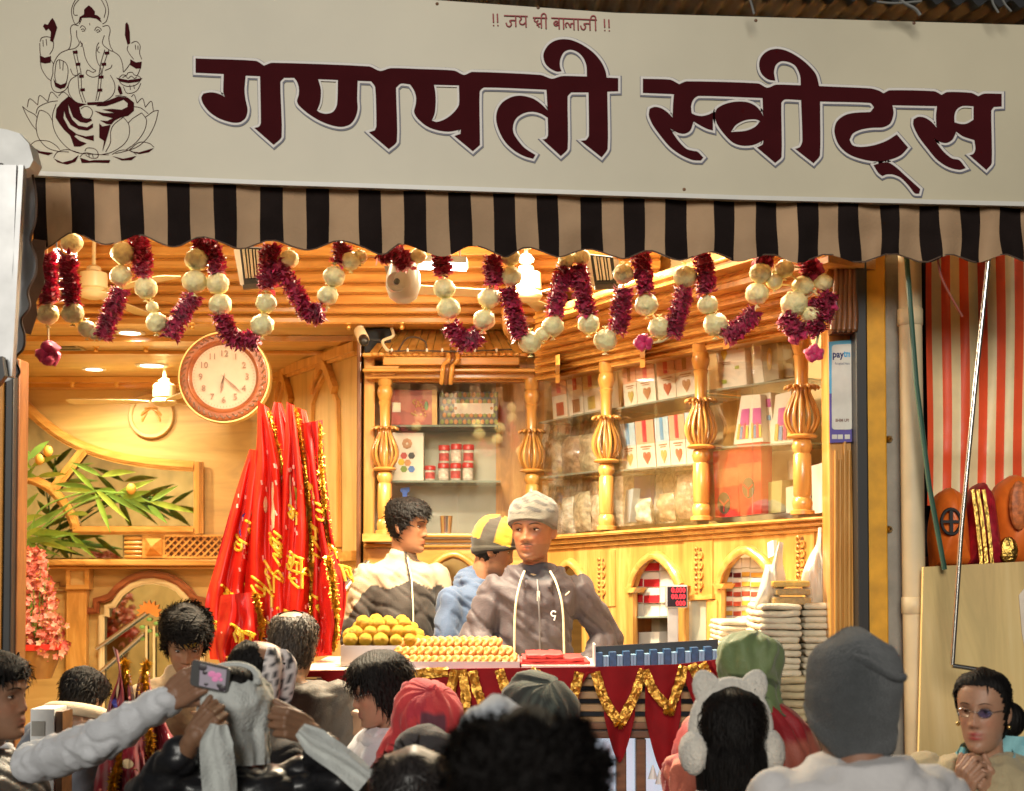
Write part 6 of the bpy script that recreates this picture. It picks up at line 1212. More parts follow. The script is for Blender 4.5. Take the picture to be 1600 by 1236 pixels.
RIBN = mat('gold_ribbon', (.62, .34, .06), .3, .85, .35, 45, bump=1.0, bs=55)
for pts in (((712, 1046), (702, 1090), (700, 1128)), ((722, 1046), (728, 1090), (726, 1135)), ((738, 1048), (746, 1080), (757, 1106)), ((780, 1046), (787, 1068), (794, 1092)), ((838, 1044), (834, 1054)), ((640, 1056), (662, 1052), (700, 1050)), ((905, 1050), (897, 1085), (888, 1122)), ((930, 1050), (945, 1095), (967, 1128)), ((1006, 1046), (992, 1085), (971, 1128)), ((1006, 1048), (1022, 1080), (1044, 1106)), ((1068, 1040), (1060, 1072), (1047, 1108)), ((1080, 1038), (1090, 1058), (1103, 1080)), ((1096, 1036), (1104, 1052), (1106, 1068)), ((612, 1054), (600, 1085), (590, 1110))):
    q = catmull([P(x, y, 4.972) for x, y in pts], 8); m = MB(); rnd = random.Random(pts[0][0]); w = .034; L = len(q); vs = []
    for i, p in enumerate(q):
        t_ = (q[min(i + 1, L - 1)] - q[max(i - 1, 0)]).normalized(); u = t_.cross(Vector((0, -1, 0))).normalized()
        for s in (-1, -.5, 0, .5, 1): vs.append(p + u * s * w / 2 * (1 + jit(.12)) + Vector((0, jit(.006) - .004, 0)))
    m.add(vs, [(i * 5 + k, i * 5 + k + 1, i * 5 + k + 6, i * 5 + k + 5) for i in range(L - 1) for k in range(4)]); m.build('gold_ribbon', RIBN, vd, 40)
for x, y in ((968, 1130), (1046, 1110), (1044, 1108)):
    m = MB()
    for k in range(30): p = P(x, y, 4.965); d = Vector((rnd.gauss(0, .7), rnd.gauss(-.2, .4), -abs(rnd.gauss(.5, .6)))).normalized(); s = d.orthogonal() * .004; m.add([p - s, p + d * .024, p + s], [(0, 1, 2)])
    m.build('gold_tassel', TIN, vd)
for k, (x, y) in enumerate(((1020, 1206), (1031, 1214), (1043, 1205))):
    p = P(x, y, 4.97); m = MB(); m.lathe([(.002, .024), (.017, -.024), (.0, -.018)], p, 10); m.build('white_tassel', WHITE, vd, 40)
# ------------------------------------------------------------------ trays of sweets
TRAY = mat('tray_steel', (.46, .40, .38), .32, .75, .1, 6)
LAD = mat('laddu_yellow', (1.0, .46, .008), .7, var=.3, vs=90, bump=1.0, bs=110)
PED = mat('peda_tan', (.56, .26, .05), .5, var=.14, vs=30, bump=.3, bs=80, sss=.1)
def tray(pts, Y, depth, label):
    a, b = P(pts[0], pts[3], Y), P(pts[1], pts[2], Y); t = thing('sweet_tray', label, 'tray', Vector(((a.x + b.x) / 2, Y + depth / 2, a.z))); h = b.z - a.z
    m = MB(); m.box((a.x, Y, a.z), (b.x, Y + depth, a.z + .006)); m.build('base', TRAY, t)
    for lo, hi in (((a.x, Y, a.z + .0065), (b.x, Y + .008, b.z)), ((a.x, Y + depth - .008, a.z + .0065), (b.x, Y + depth, b.z)), ((a.x, Y + .0085, a.z + .0065), (a.x + .008, Y + depth - .0085, b.z)), ((b.x - .008, Y + .0085, a.z + .0065), (b.x, Y + depth - .0085, b.z))):
        m = MB(); m.box(lo, hi); m.build('side', TRAY, t)
    return a, b
a1, b1_ = tray((532, 624, 1009, 1041), 5.16, .45, 'deep steel tray heaped with yellow round sweets')
a2, b2_ = tray((606, 812, 1034, 1048), 5.06, .42, 'wide shallow steel tray with rows of tan ring sweets')
m = MB(); m.sphere((0, 0, 0), 1, 18, 12)
for v in m.v: v *= 1 + .07 * noise.noise(v * 3) + .03 * noise.noise(v * 9)
LM = [None] * 3
for k in range(3):
    mm = MB(); mm.v = [v * (1 + .09 * noise.noise(v * 2.6 + Vector((k * 7, 0, 0))) + .05 * noise.noise(v * 8 + Vector((0, k * 5, 0)))) for v in m.v]; mm.f = m.f; mm.m = m.m; LM[k] = mm.mesh('laddu', LAD, Vector((0, 0, 0)), 180)
n_l = 0
def ball(p, r, label): 
    global n_l
    o = obj('laddu', LM[n_l % 3], None, p); o.scale = (r, r, r * .94); o.rotation_euler = (random.random() * 6, random.random() * 6, random.random() * 6); n_l += 1
    tag(o, label, 'sweet', 'yellow round sweets heaped in the deep tray')
base = P(540, 1000, 5.2); rl = .0268; rows_l = [(1001, [549, 572, 596, 618, 641], 5.21), (1003, [654, 668], 5.26), (988, [556, 579, 600, 622, 640], 5.25), (976, [574, 590, 612, 632], 5.30), (971, [568, 588, 606, 626], 5.34), (992, [546, 566, 588, 610, 632, 652], 5.30), (981, [560, 584, 608, 645], 5.36), (999, [560, 585, 608, 630], 5.30)]
ordn = ('front bottom row', 'right end', 'second layer', 'third layer', 'top of the heap', 'hidden bottom row', 'middle layer behind', 'inside of the heap')
for (y, xs_, Y), nm in zip(rows_l, ordn):
    for i, x in enumerate(xs_): ball(P(x + jit(1.5), y + jit(1.2), Y), rl * random.uniform(.88, 1.08), 'yellow round sweet on the deep tray: %s, %s from the left' % (nm, ORDN[i]))
ringm = []
for k in range(3):
    mm = MB(); pr = [(0, .28), (.30, .30), (.52, .42), (.80, .44), (1.0, .16), (.98, -.18), (.78, -.40), (.4, -.42), (0, -.40)]; mm.lathe(pr, Vector((0, 0, 0)), 14)
    for v in mm.v: v *= 1 + .06 * noise.noise(v * 2.2 + Vector((k * 5, 0, 0)))
    ringm.append(mm.mesh('ring_sweet', PED, Vector((0, 0, 0)), 180))
def ring(p, r, tilt, yaw, label):
    o = obj('ring_sweet', random.choice(ringm), None, p); o.scale = (r, r, r * .85); o.rotation_euler = (tilt, jit(.1), yaw); tag(o, label, 'sweet', 'tan ring sweets in rows on the shallow tray')
for j, (y, xa, xb, n, Y) in enumerate(((1032, 622, 800, 17, 5.10), (1018, 622, 794, 16, 5.15), (1005, 628, 778, 15, 5.21), (1002, 640, 770, 12, 5.27))):
    for i in range(n):
        x = lerp(xa, xb, i / (n - 1)); ring(P(x + jit(.8), y + jit(.6), Y + jit(.006)), .0215, R(58), R(-42 + jit(7)), 'tan ring sweet in the %s row of the shallow tray, %s from the left' % (('front', 'second', 'third', 'rearmost')[j], ORDN[i]))
for i, (x, y, Y) in enumerate(((806, 1036, 5.2), (800, 1024, 5.26), (788, 1013, 5.3))): ring(P(x, y, Y), .022, R(12), 0, '%s of three tan ring sweets lying flat at the right end' % ('lowest', 'middle', 'topmost')[i])
# white board, folded red cloth, display of blue packets
m = MB(); a, b = P(815, 1048, 5.04), P(930, 1043, 5.04); m.box((a.x, 5.04, ZT + .001), (b.x, 5.55, ZT + .014)); tag(m.build('white_board', mat('board_white', (.72, .66, .56), .4)), 'flat white board under the folded red cloth on the counter', 'board')
RC = mat('folded_red', (.55, .035, .03), .6, var=.15)
fc = thing('folded_cloth', 'folded red cloth lying on the white board before the salesman', 'cloth', P(868, 1042, 5.1))
for k in range(3):
    x0_, x1_ = (812, 922) if k == 0 else (816, 912) if k == 1 else (822, 880); a, b = P(x0_, 1043, 5.08), P(x1_, 1043, 5.08); m = MB(); zz = ZT + .016 + k * .013
    def ff(u, v, zz=zz, a=a, b=b, k=k): x = lerp(a.x, b.x, u); y = 5.08 + .3 * v; return Vector((x, y + jit(.002), zz + .007 + .006 * noise.noise(Vector((u * 6, v * 4, k)))))
    m.grid(ff, 16, 8); m.grid(lambda u, v: ff(u, v) - Vector((0, 0, .011)), 16, 8, flip=True); q = [ff(u / 16, 0) - Vector((0, .0, .005)) for u in range(17)]; m.tube(q, .0075, 8); m.build('fold', RC, fc, 180)
db = thing('packet_display', 'black-backed display box with a row of dark blue and pale blue packets', 'display box', P(1026, 1045, 5.1))
pa, pb = [(930, 1011), (1122, 1000)], [(930, 1046), (1122, 1036)]
def dq(u, v, Y=5.05): return P(*lerp(lerp(Vector(pa[0]), Vector(pa[1]), u), lerp(Vector(pb[0]), Vector(pb[1]), u), v), Y)
m = MB(); m.prism([dq(0, -.02, 5.13), dq(1, -.02, 5.13), dq(1, 1, 5.13), dq(0, 1, 5.13)], (0, .02, 0)); m.build('back', mat('carton_black', (.012, .013, .018), .5), db)
m = MB(); m.prism([dq(-.008, -.12), dq(.004, -.12), dq(.004, 1), dq(-.008, 1)], (0, .11, 0)); m.build('side', mat('carton_white', (.6, .6, .56), .5), db)
m = MB(); m.prism([dq(0, .96, 5.06), dq(1, .96, 5.06), dq(1, 1.06, 5.06), dq(0, 1.06, 5.06)], (0, .1, 0)); m.build('base', mat('carton_black', (.012, .013, .018), .5), db)
DB, PB = mat('packet_navy', (.025, .085, .20), .35, var=.3, vs=60), mat('packet_pale', (.24, .40, .56), .35, var=.08)
nb = 9
for k in range(nb):
    u = (k + .06) / nb; m = MB(); m.prism([dq(u, .28), dq(u + .055, .28), dq(u + .055, .96), dq(u, .96)], (0, .06, 0)); m.build('packet', DB, db)
    for s in (0, 1): u2 = u + .06 + s * .024; m = MB(); m.prism([dq(u2, .44, 5.056), dq(u2 + .0215, .44, 5.056), dq(u2 + .0215, .96, 5.056), dq(u2, .96, 5.056)], (0, .06, 0)); m.build('packet', PB, db)
# digital scale display on its post
YD = 5.9; sc_ = thing('scale_display', 'grey scale display with three lines of red digits on a short post', 'display', P(1058, 1000, YD))
m = MB(); m.bevbox(P(1041, 950, YD), P(1075, 914, YD) + Vector((0, .05, 0)), .006); m.build('case', mat('case_grey', (.32, .31, .32), .4), sc_)
m = MB(); m.box(P(1043, 948, YD - .002) , P(1073, 917, YD - .002) + Vector((0, .0015, 0))); m.build('screen', mat('screen_dark', (.02, .012, .02), .2), sc_)
LEDR = glow('led_red', (1, .015, .04), 1.1)
for j, (s, y) in enumerate((('0.000', 922.5), ('00.00', 932.5), ('000', 943))):
    text_prism(s, M(10.5, YD), P(1071, y, YD - .003), XR, ZU, .0006, 'RIGHT', bold=.0012, squeeze=.95).build('red_digits', LEDR, sc_)
m = MB(); m.bevbox(P(1044, 1010, YD + .01), P(1060, 950, YD + .01) + Vector((0, .03, 0)), .004); m.build('post', mat('case_grey', (.32, .31, .32)), sc_)
# plastic carrier bags, tubs and stacks of folded sacks at the right
PLB = mat('thin_plastic', (.78, .72, .60), .3, var=.06, vs=5, bump=.25, bs=14, trans=.25, alpha=.93)
def carrier(outline, Y, label, seed):
    pts = smooth_poly(outline, 4); c = Vector((sum(p.x for p in pts) / len(pts), sum(p.y for p in pts) / len(pts))); m = MB(); N = len(pts); L = 9; vs = []
    for sg in (1, -1):
        base_ = len(m.v); vs = []
        for k in range(L + 1):
            s = 1 - k / L * .985
            for p in pts:
                q = c + (Vector(p) - c) * s; fold = .5 * noise.noise(Vector((q.x * .09, q.y * .012, seed))) + .3 * noise.noise(Vector((q.x * .22, q.y * .02, seed + 3)))
                vs.append(P(q.x, q.y, Y - sg * .05 * math.sin(PI / 2 * min(1, k / L * 1.6)) + fold * .05 * min(1, k / 2)))
        m.add(vs, [(k * N + i, k * N + (i + 1) % N, (k + 1) * N + (i + 1) % N, (k + 1) * N + i) for k in range(L) for i in range(N)])
    return tag(m.build('carrier_bag', PLB, None, 180), label, 'bag', 'white plastic carrier bags')
carrier([(1279, 824), (1284, 824), (1288, 850), (1300, 885), (1305, 925), (1302, 944), (1280, 948), (1262, 944), (1252, 905), (1264, 870), (1275, 850)], 5.25, 'white plastic carrier bag hanging by its handle at the right jamb', 1)
carrier([(1217, 846), (1224, 848), (1223, 880), (1228, 905), (1222, 925), (1205, 945), (1184, 960), (1178, 950), (1190, 905), (1196, 882), (1206, 882)], 5.2, 'white plastic carrier bag bunched left of the yellow tubs', 2)
m = MB(); m.prism([WP(1199, 848, .03), WP(1208, 844, .03), WP(1209, 868, .03), WP(1200, 872, .03)], -WN * .02); tag(m.build('wall_switch', WHITE), 'small white switch box on the cabinet above the bunched carrier bag', 'switch')
TUB = mat('clear_tub', (.66, .58, .40), .1, var=.1, alpha=.22, coat=.5); SWY = mat('yellow_sweets', (.66, .38, .015), .5, var=.3, vs=50, bump=.5, bs=70); SWB = mat('brown_sweets', (.45, .24, .03), .5, var=.4, vs=60, bump=.5, bs=70)
for k, (y0_, y1_, x0_, x1_, mm_, l) in enumerate(((932, 946, 1207, 1270, SWB, 'lowest clear tub of brownish sweets on the folded sacks'), (919, 931, 1212, 1269, SWB, 'middle clear tub of brownish sweets'), (906, 918, 1205, 1268, SWY, 'topmost clear tub of bright yellow sweets'))):
    a, b = P(x0_, y1_, 5.12), P(x1_, y0_, 5.12); t = thing('sweet_tub', l, 'tub', Vector(((a.x + b.x) / 2, 5.2, a.z)), 'clear tubs of yellow sweets'); m = MB(); m.bevbox((a.x + .004, 5.124, a.z + .002), (b.x - .004, 5.27, b.z - .004), .006); m.build('contents', mm_, t)
    m = MB(); m.bevbox((a.x, 5.118, a.z), (b.x, 5.276, b.z), .006); m.build('tub', TUB, t)
SACK = mat('sack_cloth', (.60, .53, .38), .85, var=.18, vs=14, bump=.5, bs=120); SACK2 = mat('sack_cloth_dull', (.46, .38, .22), .85, var=.18, vs=14, bump=.5, bs=120)
def sacks(xa, xb, ytop, ybot, n, Y, label, m_, grp):
    for k in range(n):
        y1_ = lerp(ybot, ytop, k / n); y0_ = lerp(ybot, ytop, (k + 1) / n); a, b = P(xa + jit(2), y1_, Y), P(xb + jit(2), y0_, Y); m = MB(); h = b.z - a.z; sd_ = random.random() * 20; nx_ = 14; ny_ = 8; off = jit(.006)
        prof = [(0.0, .5), (.02, .15), (.1, .02), (.5, -.02), (1, 0)]
        m2 = MB(); m2.bevbox((a.x, Y + off, a.z + h * .04), (b.x, Y + .3, a.z + h * .98), h * .42)
        bm = bmesh.new(); vs = [bm.verts.new(v) for v in m2.v]
        for f in m2.f: bm.faces.new([vs[i] for i in f])
        bmesh.ops.subdivide_edges(bm, edges=[e for e in bm.edges if e.calc_length() > .1], cuts=9, use_grid_fill=True)
        for v in bm.verts: v.co += Vector((noise.noise(v.co * 25 + Vector((sd_, 0, 0))) * .006, noise.noise(v.co * 22 + Vector((0, sd_, 0))) * .012, noise.noise(Vector((v.co.x * 16, v.co.y * 16, sd_))) * h * .22))
        bm.verts.index_update(); m.add([v.co.copy() for v in bm.verts], [[v.index for v in f.verts] for f in bm.faces]); bm.free()
        tag(m.build('folded_sack', m_, None, 180), label + ', ' + ('bottom', 'second lowest', 'third from the bottom', 'fourth', 'fifth', 'sixth', 'seventh', 'eighth', 'ninth', 'second from the top', 'topmost')[k if k < n - 1 else 10], 'sack', grp)
sacks(1187, 1252, 944, 1058, 11, 5.1, 'off-white folded sack in the left stack under the tubs', SACK, 'folded sacks in the left stack')
sacks(1256, 1304, 942, 1058, 11, 5.12, 'off-white folded sack in the right stack by the jamb', SACK, 'folded sacks in the right stack')
sacks(1190, 1300, 1058, 1130, 6, 5.08, 'dull tan folded sack low under both stacks', SACK2, 'folded sacks low in the stack')
sacks(1126, 1190, 970, 1010, 5, 5.5, 'cream folded sack behind the green headscarf', SACK, 'folded sacks behind the green headscarf')
m = MB(); m.box((P(1120, 0, 5.3).x, 5.05, FLOOR_Z), (P(1312, 0, 5.3).x, 5.46, P(0, 1131, 5.08).z - .002)); tag(m.build('side_table', CW), 'dark wooden side table under the folded sacks', 'table')
m = MB(); m.box((P(1125, 0, 5.5).x, 5.48, FLOOR_Z), (P(1200, 0, 5.5).x, 5.8, P(0, 1012, 5.5).z)); tag(m.build('low_cupboard', CW), 'dark low cupboard under the cream folded sacks', 'cupboard')
# white stand at the left, tip of a newspaper
st = thing('white_stand', 'white box-shaped stand behind the man holding up a phone', 'stand', P(75, 1240, 4.4)); m = MB(); m.box(P(46, 1260, 4.4), P(85, 1108, 4.4) + Vector((0, .12, 0))); m.build('box', WHITE, st, 0)
m = MB(); m.box(P(49, 1150, 4.395), P(70, 1127, 4.395) + Vector((0, .004, 0))); m.build('recess', mat('recess_grey', (.36, .34, .30), .6), st); m = MB(); m.box(P(85.5, 1260, 4.41), P(98, 1112, 4.41) + Vector((0, .1, 0))); m.build('wooden_side', CW, st)
# ------------------------------------------------------------------ people
HT = [(-.121, .014, .060, -.020), (-.117, .030, .080, -.004), (-.108, .042, .088, .012), (-.095, .050, .091, .030), (-.075, .058, .090, .048), (-.050, .064, .088, .064), (-.025, .069, .087, .080), (0, .073, .088, .092), (.025, .0755, .090, .100), (.05, .0765, .090, .102), (.075, .073, .083, .097), (.095, .063, .067, .082), (.110, .046, .047, .060), (.118, .026, .026, .034), (.1215, .004, .004, .005)]
def ht(z): return [interp([(r[0], r[k]) for r in HT], z) for k in (1, 2, 3)]
def gs(x, m, s): return math.exp(-((x - m) / s) ** 2)
def head_pt(z, a, grow=0., feat=1., fem=0.):
    """point of the head surface at height z and angle a (0 = straight ahead, towards -Y)"""
    w, f, b = ht(z); sn, cs = math.sin(a), math.cos(a)
    x = w * math.copysign(abs(sn) ** .92, sn); y = -(f * math.copysign(abs(cs) ** .88, cs)) if cs > 0 else -b * cs
    if feat and cs > 0:
        ax = abs(x); d = 0.
        nh = interp([(-.046, 0), (-.040, .004), (-.034, .016), (-.027, .0235), (-.018, .020), (-.002, .013), (.012, .0075), (.024, .004), (.04, .002), (.05, 0)], z)
        d += nh * gs(x, 0, interp([(-.04, .012), (-.03, .0115), (-.01, .009), (.02, .010)], z))
        d += .008 * gs(ax, .0145, .0075) * gs(z, -.031, .0075)
        d -= .0115 * gs(ax, .031, .017) * gs(z, .010, .0125)
        d += (.006 - .003 * fem) * gs(ax, .028, .024) * gs(z, .034, .009)
        d += .004 * gs(ax, .044, .018) * gs(z, -.018, .018)
        d += .0065 * gs(x, 0, .021) * gs(z, -.0565, .0055) + .0075 * gs(x, 0, .018) * gs(z, -.0695, .0055) - .004 * gs(x, 0, .022) * gs(z, -.063, .0022)
        d -= .003 * gs(x, 0, .02) * gs(z, -.083, .006); d += .006 * gs(x, 0, .018) * gs(z, -.101, .012)
        d += .003 * gs(x, 0, .034) * gs(z, -.060, .02)
        y -= d * feat
    if grow:
        n = Vector((x / max(w, .02) ** 2, y / (.09) ** 2, z / .12 ** 2)).normalized(); return Vector((x, y, z)) + n * grow
    return Vector((x, y, z))
def head_mb(m, n=60, rows=76, fem=0.):
    zs = [-.121 + .2425 * (.5 - .5 * math.cos(PI * i / rows)) * .5 + .2425 * i / rows * .5 for i in range(rows + 1)]
    vs = [head_pt(z, 2 * PI * k / n, 0, 1, fem) for z in zs for k in range(n)]
    fs = [(i * n + k, i * n + (k + 1) % n, (i + 1) * n + (k + 1) % n, (i + 1) * n + k) for i in range(rows) for k in range(n)] + [tuple(range(n)), tuple(rows * n + k for k in range(n - 1, -1, -1))]
    m.add(vs, fs)
    for s in (-1, 1):
        e = MB(); e.sphere((s * .0755, .012, -.006), (.009, .019, .031), 12, 9, Matrix.Rotation(R(-18), 3, 'X') @ Matrix.Rotation(R(-s * 24), 3, 'Z')); m.add(e.v, e.f)
def loft(m, rows, n=28, sq=.8):
    vs = []
    for (z, w, d, y) in rows:
        for k in range(n):
            a = 2 * PI * k / n; c, s_ = math.cos(a), math.sin(a); vs.append(Vector((w * math.copysign(abs(c) ** sq, c), y + d * math.copysign(abs(s_) ** sq, s_), z)))
    fs = [(i * n + k, i * n + (k + 1) % n, (i + 1) * n + (k + 1) % n, (i + 1) * n + k) for i in range(len(rows) - 1) for k in range(n)] + [tuple(range(n - 1, -1, -1)), tuple((len(rows) - 1) * n + k for k in range(n))]
    return m.add(vs, fs)
def remesh(m, voxel, smooth_it=2):
    """fuses overlapping closed shapes into one continuous surface; returns points and faces"""
    me = bpy.data.meshes.new('t'); me.from_pydata([tuple(v) for v in m.v], [], m.f)
    bm = bmesh.new(); bm.from_mesh(me); bmesh.ops.recalc_face_normals(bm, faces=list(bm.faces)); bm.to_mesh(me); bm.free()
    o = bpy.data.objects.new('t', me); COL.objects.link(o); md = o.modifiers.new('r', 'REMESH'); md.mode = 'VOXEL'; md.voxel_size = voxel
    if smooth_it: s = o.modifiers.new('s', 'SMOOTH'); s.iterations = smooth_it; s.factor = .5
    dg = bpy.context.evaluated_depsgraph_get(); r = bpy.data.meshes.new_from_object(o.evaluated_get(dg))
    vs = [v.co.copy() for v in r.vertices]; ns = [v.normal.copy() for v in r.vertices]; fs = [tuple(p.vertices) for p in r.polygons]
    bpy.data.objects.remove(o); bpy.data.meshes.remove(me); bpy.data.meshes.remove(r); return vs, ns, fs
def add_colors(o, cols):
    a = o.data.color_attributes.new('Col', 'FLOAT_COLOR', 'POINT'); a.data.foreach_set('color', [x for c in cols for x in (c[0], c[1], c[2], 1.)])
SKINM = vcol('skin', .48, .18, .15, 380, 0, .45, .07, 60)
HAIRM = mat('black_hair', (.007, .0055, .005), .6, var=.5, vs=120, spec=.16, stretch=(1, .22, .22), bump=.7, bs=160); HAIRB = mat('brown_hair', (.05, .03, .018), .42, var=.4, vs=90, stretch=(1, 1, .2)); HAIRG = mat('greying_hair', (.055, .038, .025), .55, var=.7, vs=140, stretch=(1, .3, .22), bump=.8, bs=160)
EYEW = mat('eye_white', (.62, .58, .53), .15, var=.03); IRIS = mat('iris', (.025, .012, .007), .1, var=.05)
class Person:
    def __init__(s, label, px, py, Y, yaw=0, hyaw=0, hpitch=0, htilt=0, sc=1., ground=0., skin=(.30, .15, .085), lean=0., group='shoppers crowding before the sweet counter', name='person', up=.03, wide=1.):
        s.hc = P(px, py, Y); sc *= .93; s.sc = sc; s.RZ = Matrix.Rotation(R(yaw), 3, 'Z'); s.skin = skin; s.lean = lean; s.up = up; s.wd = wide
        s.HR = Matrix.Rotation(R(hyaw), 3, 'Z') @ Matrix.Rotation(R(hpitch), 3, 'X') @ Matrix.Rotation(R(htilt), 3, 'Y'); s.pv = Vector((0, .02, -.10))
        s.hoff = s.HR @ -s.pv + s.pv               # the head centre moves with the nod; keep it on the given image point
        s.base = s.hc - s.RZ @ (s.hoff * sc)
        s.gz = (ground - s.base.z) / sc
        s.t = thing(name, label, 'person', Vector((s.base.x, s.base.y, ground)), group)
    def H(s, v): return s.HR @ (Vector((v.x * s.wd, v.y, v.z)) - s.pv) + s.pv
    def Hi(s, v): q = s.HR.transposed() @ (v - s.pv) + s.pv; q.x /= s.wd; return q
    def sh(s, v): return v + Vector((0, s.lean * max(0, -v.z - .12), s.up * min(1, max(0, (-v.z - .12) / .09))))
    def T(s, v): return s.base + s.RZ @ (v * s.sc)
    def L(s, px, py, Y):
        """image point at depth Y in this person's own frame"""
        return s.RZ.transposed() @ (P(px, py, Y) - s.base) / s.sc
    def out(s, name, vs, fs, m, parent=None, smooth=180, cols=None, mi=None):
        mm = MB(); mm.v = [s.T(v) for v in vs]; mm.f = fs; mm.m = mi or [0] * len(fs); o = mm.build(name, m, parent or s.t, smooth)
        if cols: add_colors(o, cols)
        return o
    def arms(s, la=None, ra=None, k_=1.):
        d = {}
        for k, sg, a in (('r', -1, ra), ('l', 1, la)):
            d[k] = a if a else [Vector((sg * .165 * k_, .02, -.28)), Vector((sg * .215 * k_, .03, -.53)), Vector((sg * .20 * k_, -.07 * k_, -.76))]
        s.A = d
    def body(s, fem=0., voxel=.0052, beard=0., lips=None, mark=None, hands=True, torso=1.):
        m = MB(); hm = MB(); head_mb(hm, fem=fem); m.add([s.H(v) for v in hm.v], hm.f)
        nk = MB(); nk.capsule([s.H(Vector((0, .018, -.06))), s.H(Vector((0, .020, -.10))), s.sh(Vector((0, .028, -.16))), s.sh(Vector((0, .03, -.21)))], [.053, .051, .052, .056], 20)
        tw = .92 if fem else 1.; g0 = s.gz
        def warp(v, m_=1):
            v = s.sh(v) if m_ else v; k = min(1, max(0, (-.17 - v.z) / .06)); f = 1 - .62 * k
            return Vector((v.x * f, v.y * f, v.z if v.z > -.2 else -.2 + (v.z + .2) * .35))
        def unwarp(v):
            z = v.z if v.z > -.2 else -.2 + (v.z + .2) / .35; k = min(1, max(0, (-.17 - z) / .06)); f = 1 - .62 * k; return Vector((v.x / f, v.y / f, z))
        m.add([warp(v, 0) for v in nk.v], nk.f)
        b = MB(); loft(b, [(-.17, .05, .045, .03), (-.20, .085, .055, .03), (-.235, .13 * tw, .07, .03), (-.29, .15 * tw, .085, .025), (-.40, .15 * tw, .095, .02), (-.55, .135 * tw, .09, .018), (-.66, .135 * tw, .09, .018), (-.78, .15, .10, .02), (-.90, .15, .10, .02)]); b.v = [Vector((v.x * .8, (v.y - .025) * .75 + .022, v.z)) for v in b.v]
        for sg in (-1, 1):
            hip = Vector((sg * .09, .02, -.88)); foot = Vector((sg * .10, s.lean * 0, g0 + .05)); kn = lerp(hip, foot, .5) + Vector((0, -.02, 0)); b.capsule([hip, kn, foot], [.088, .062, .045], 12); b.capsule([foot + Vector((0, .03, -.01)), foot + Vector((0, -.13, -.02))], [.045, .035], 10)
        b2 = MB()
        for k in 'rl':
            a = s.A[k]; a = [s.sh(a[0]), a[1], a[2]]; b2.capsule([a[0], lerp(a[0], a[1], .5), a[1]], [.036, .034, .030], 12); b2.capsule([a[1], lerp(a[1], a[2], .45), a[2]], [.030, .029, .025], 12)
        m.add([warp(v) for v in b.v], b.f); m.add([warp(v, 0) for v in b2.v], b2.f)
        vs, ns, fs = remesh(m, voxel, 1); vs = [unwarp(v) for v in vs]
        L = lips or [c * k for c, k in zip(s.skin, (1.0, .62, .62))]; cols = []
        for v in vs:
            h = s.Hi(v); c = list(s.skin)
            if h.z > -.14 and h.y < 0:
                ax = abs(h.x); k = gs(h.x, 0, .022) * max(gs(h.z, -.057, .0055), gs(h.z, -.0695, .006)) * (h.y < -.075); c = [a + (b_ - a) * min(1, k * 1.1) for a, b_ in zip(c, L)]
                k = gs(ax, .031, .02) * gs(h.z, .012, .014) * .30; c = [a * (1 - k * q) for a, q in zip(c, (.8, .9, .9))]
                k = (gs(ax, .04, .022) * gs(h.z, -.025, .02) + .7 * gs(h.x, 0, .012) * gs(h.z, -.028, .012)) * .22; c = [c[0] * (1 + k * .6), c[1] * (1 - k * .1), c[2] * (1 - k * .1)]
                if beard:
                    k = beard * min(1, max(gs(h.z, -.045, .008) * gs(h.x, 0, .026), (1 if h.z < -.05 else 0) * (.45 if ax < .025 and h.z > -.085 else .8) * (h.z > -.125) * (1 - gs(h.x, 0, .02) * gs(h.z, -.064, .010)))); c = [a * (1 - k) + b_ * k for a, b_ in zip(c, (.03, .02, .016))]
                k = .75 * gs(h.x, 0, .017) * gs(h.z, -.0632, .0016); c = [a * (1 - k) for a in c]
                k = .7 * gs(ax, .008, .0035) * gs(h.z, -.0385, .003) * (h.y < -.085); c = [a * (1 - k) for a in c]
                if mark: k = mark(h); c = [a + (b_ - a) * k[0] for a, b_ in zip(c, k[1])]
            cols.append(c)
        s.bodyo = s.out('body', vs, fs, SKINM, cols=cols); return s.bodyo
    def eyes(s, look=(0, 0), brow=1., lid=.35, browm=None):
        for sg in (-1, 1):
            c = Vector((sg * .0315, -.0655, .0105)); r = .0122; m = MB(); n, q = 20, 14
            d = Vector((look[0], -1, look[1])).normalized(); e = d.orthogonal().normalized(); f = d.cross(e); vs = []; fs = []; mi = []
            for i in range(q + 1):
                t = PI * i / q
                for k in range(n): a = 2 * PI * k / n; vs.append(c + (d * math.cos(t) + (e * math.cos(a) + f * math.sin(a)) * math.sin(t)) * r)
            for i in range(q):
                for k in range(n): fs.append((i * n + k, (i + 1) * n + k, (i + 1) * n + (k + 1) % n, i * n + (k + 1) % n)); mi.append(1 if i < 3 else 0)
            eo = s.out('eye', [s.H(v) for v in vs], fs, [EYEW, IRIS], s.bodyo, mi=mi)
            vs = []; fs = []; R_ = r * 1.09; rows = 9
            for up in (1, 0):
                o_ = len(vs); lo, hi = ((R(62 - 60 * (1 - lid) * .75), R(100)) if False else (R(lid * 40 - 4), R(95))) if up else (R(-95), R(-20))
                for i in range(rows + 1):
                    for k in range(13):
                        az = R(-100 + 200 * k / 12); edge = abs(az) / R(100); el = lerp(lo, hi, i / rows) if up else lerp(hi, lo, i / rows)
                        if i == 0: el *= (1 - edge * .8)
                        vs.append(c + Vector((math.sin(az) * math.cos(el), -math.cos(az) * math.cos(el), math.sin(el))) * R_)
                fs += [(o_ + i * 13 + k, o_ + i * 13 + k + 1, o_ + (i + 1) * 13 + k + 1, o_ + (i + 1) * 13 + k) for i in range(rows) for k in range(12)]
            s.out('eyelid', [s.H(v) for v in vs], fs, SKINM, eo, cols=[[q_ * .80 for q_ in s.skin]] * len(vs))
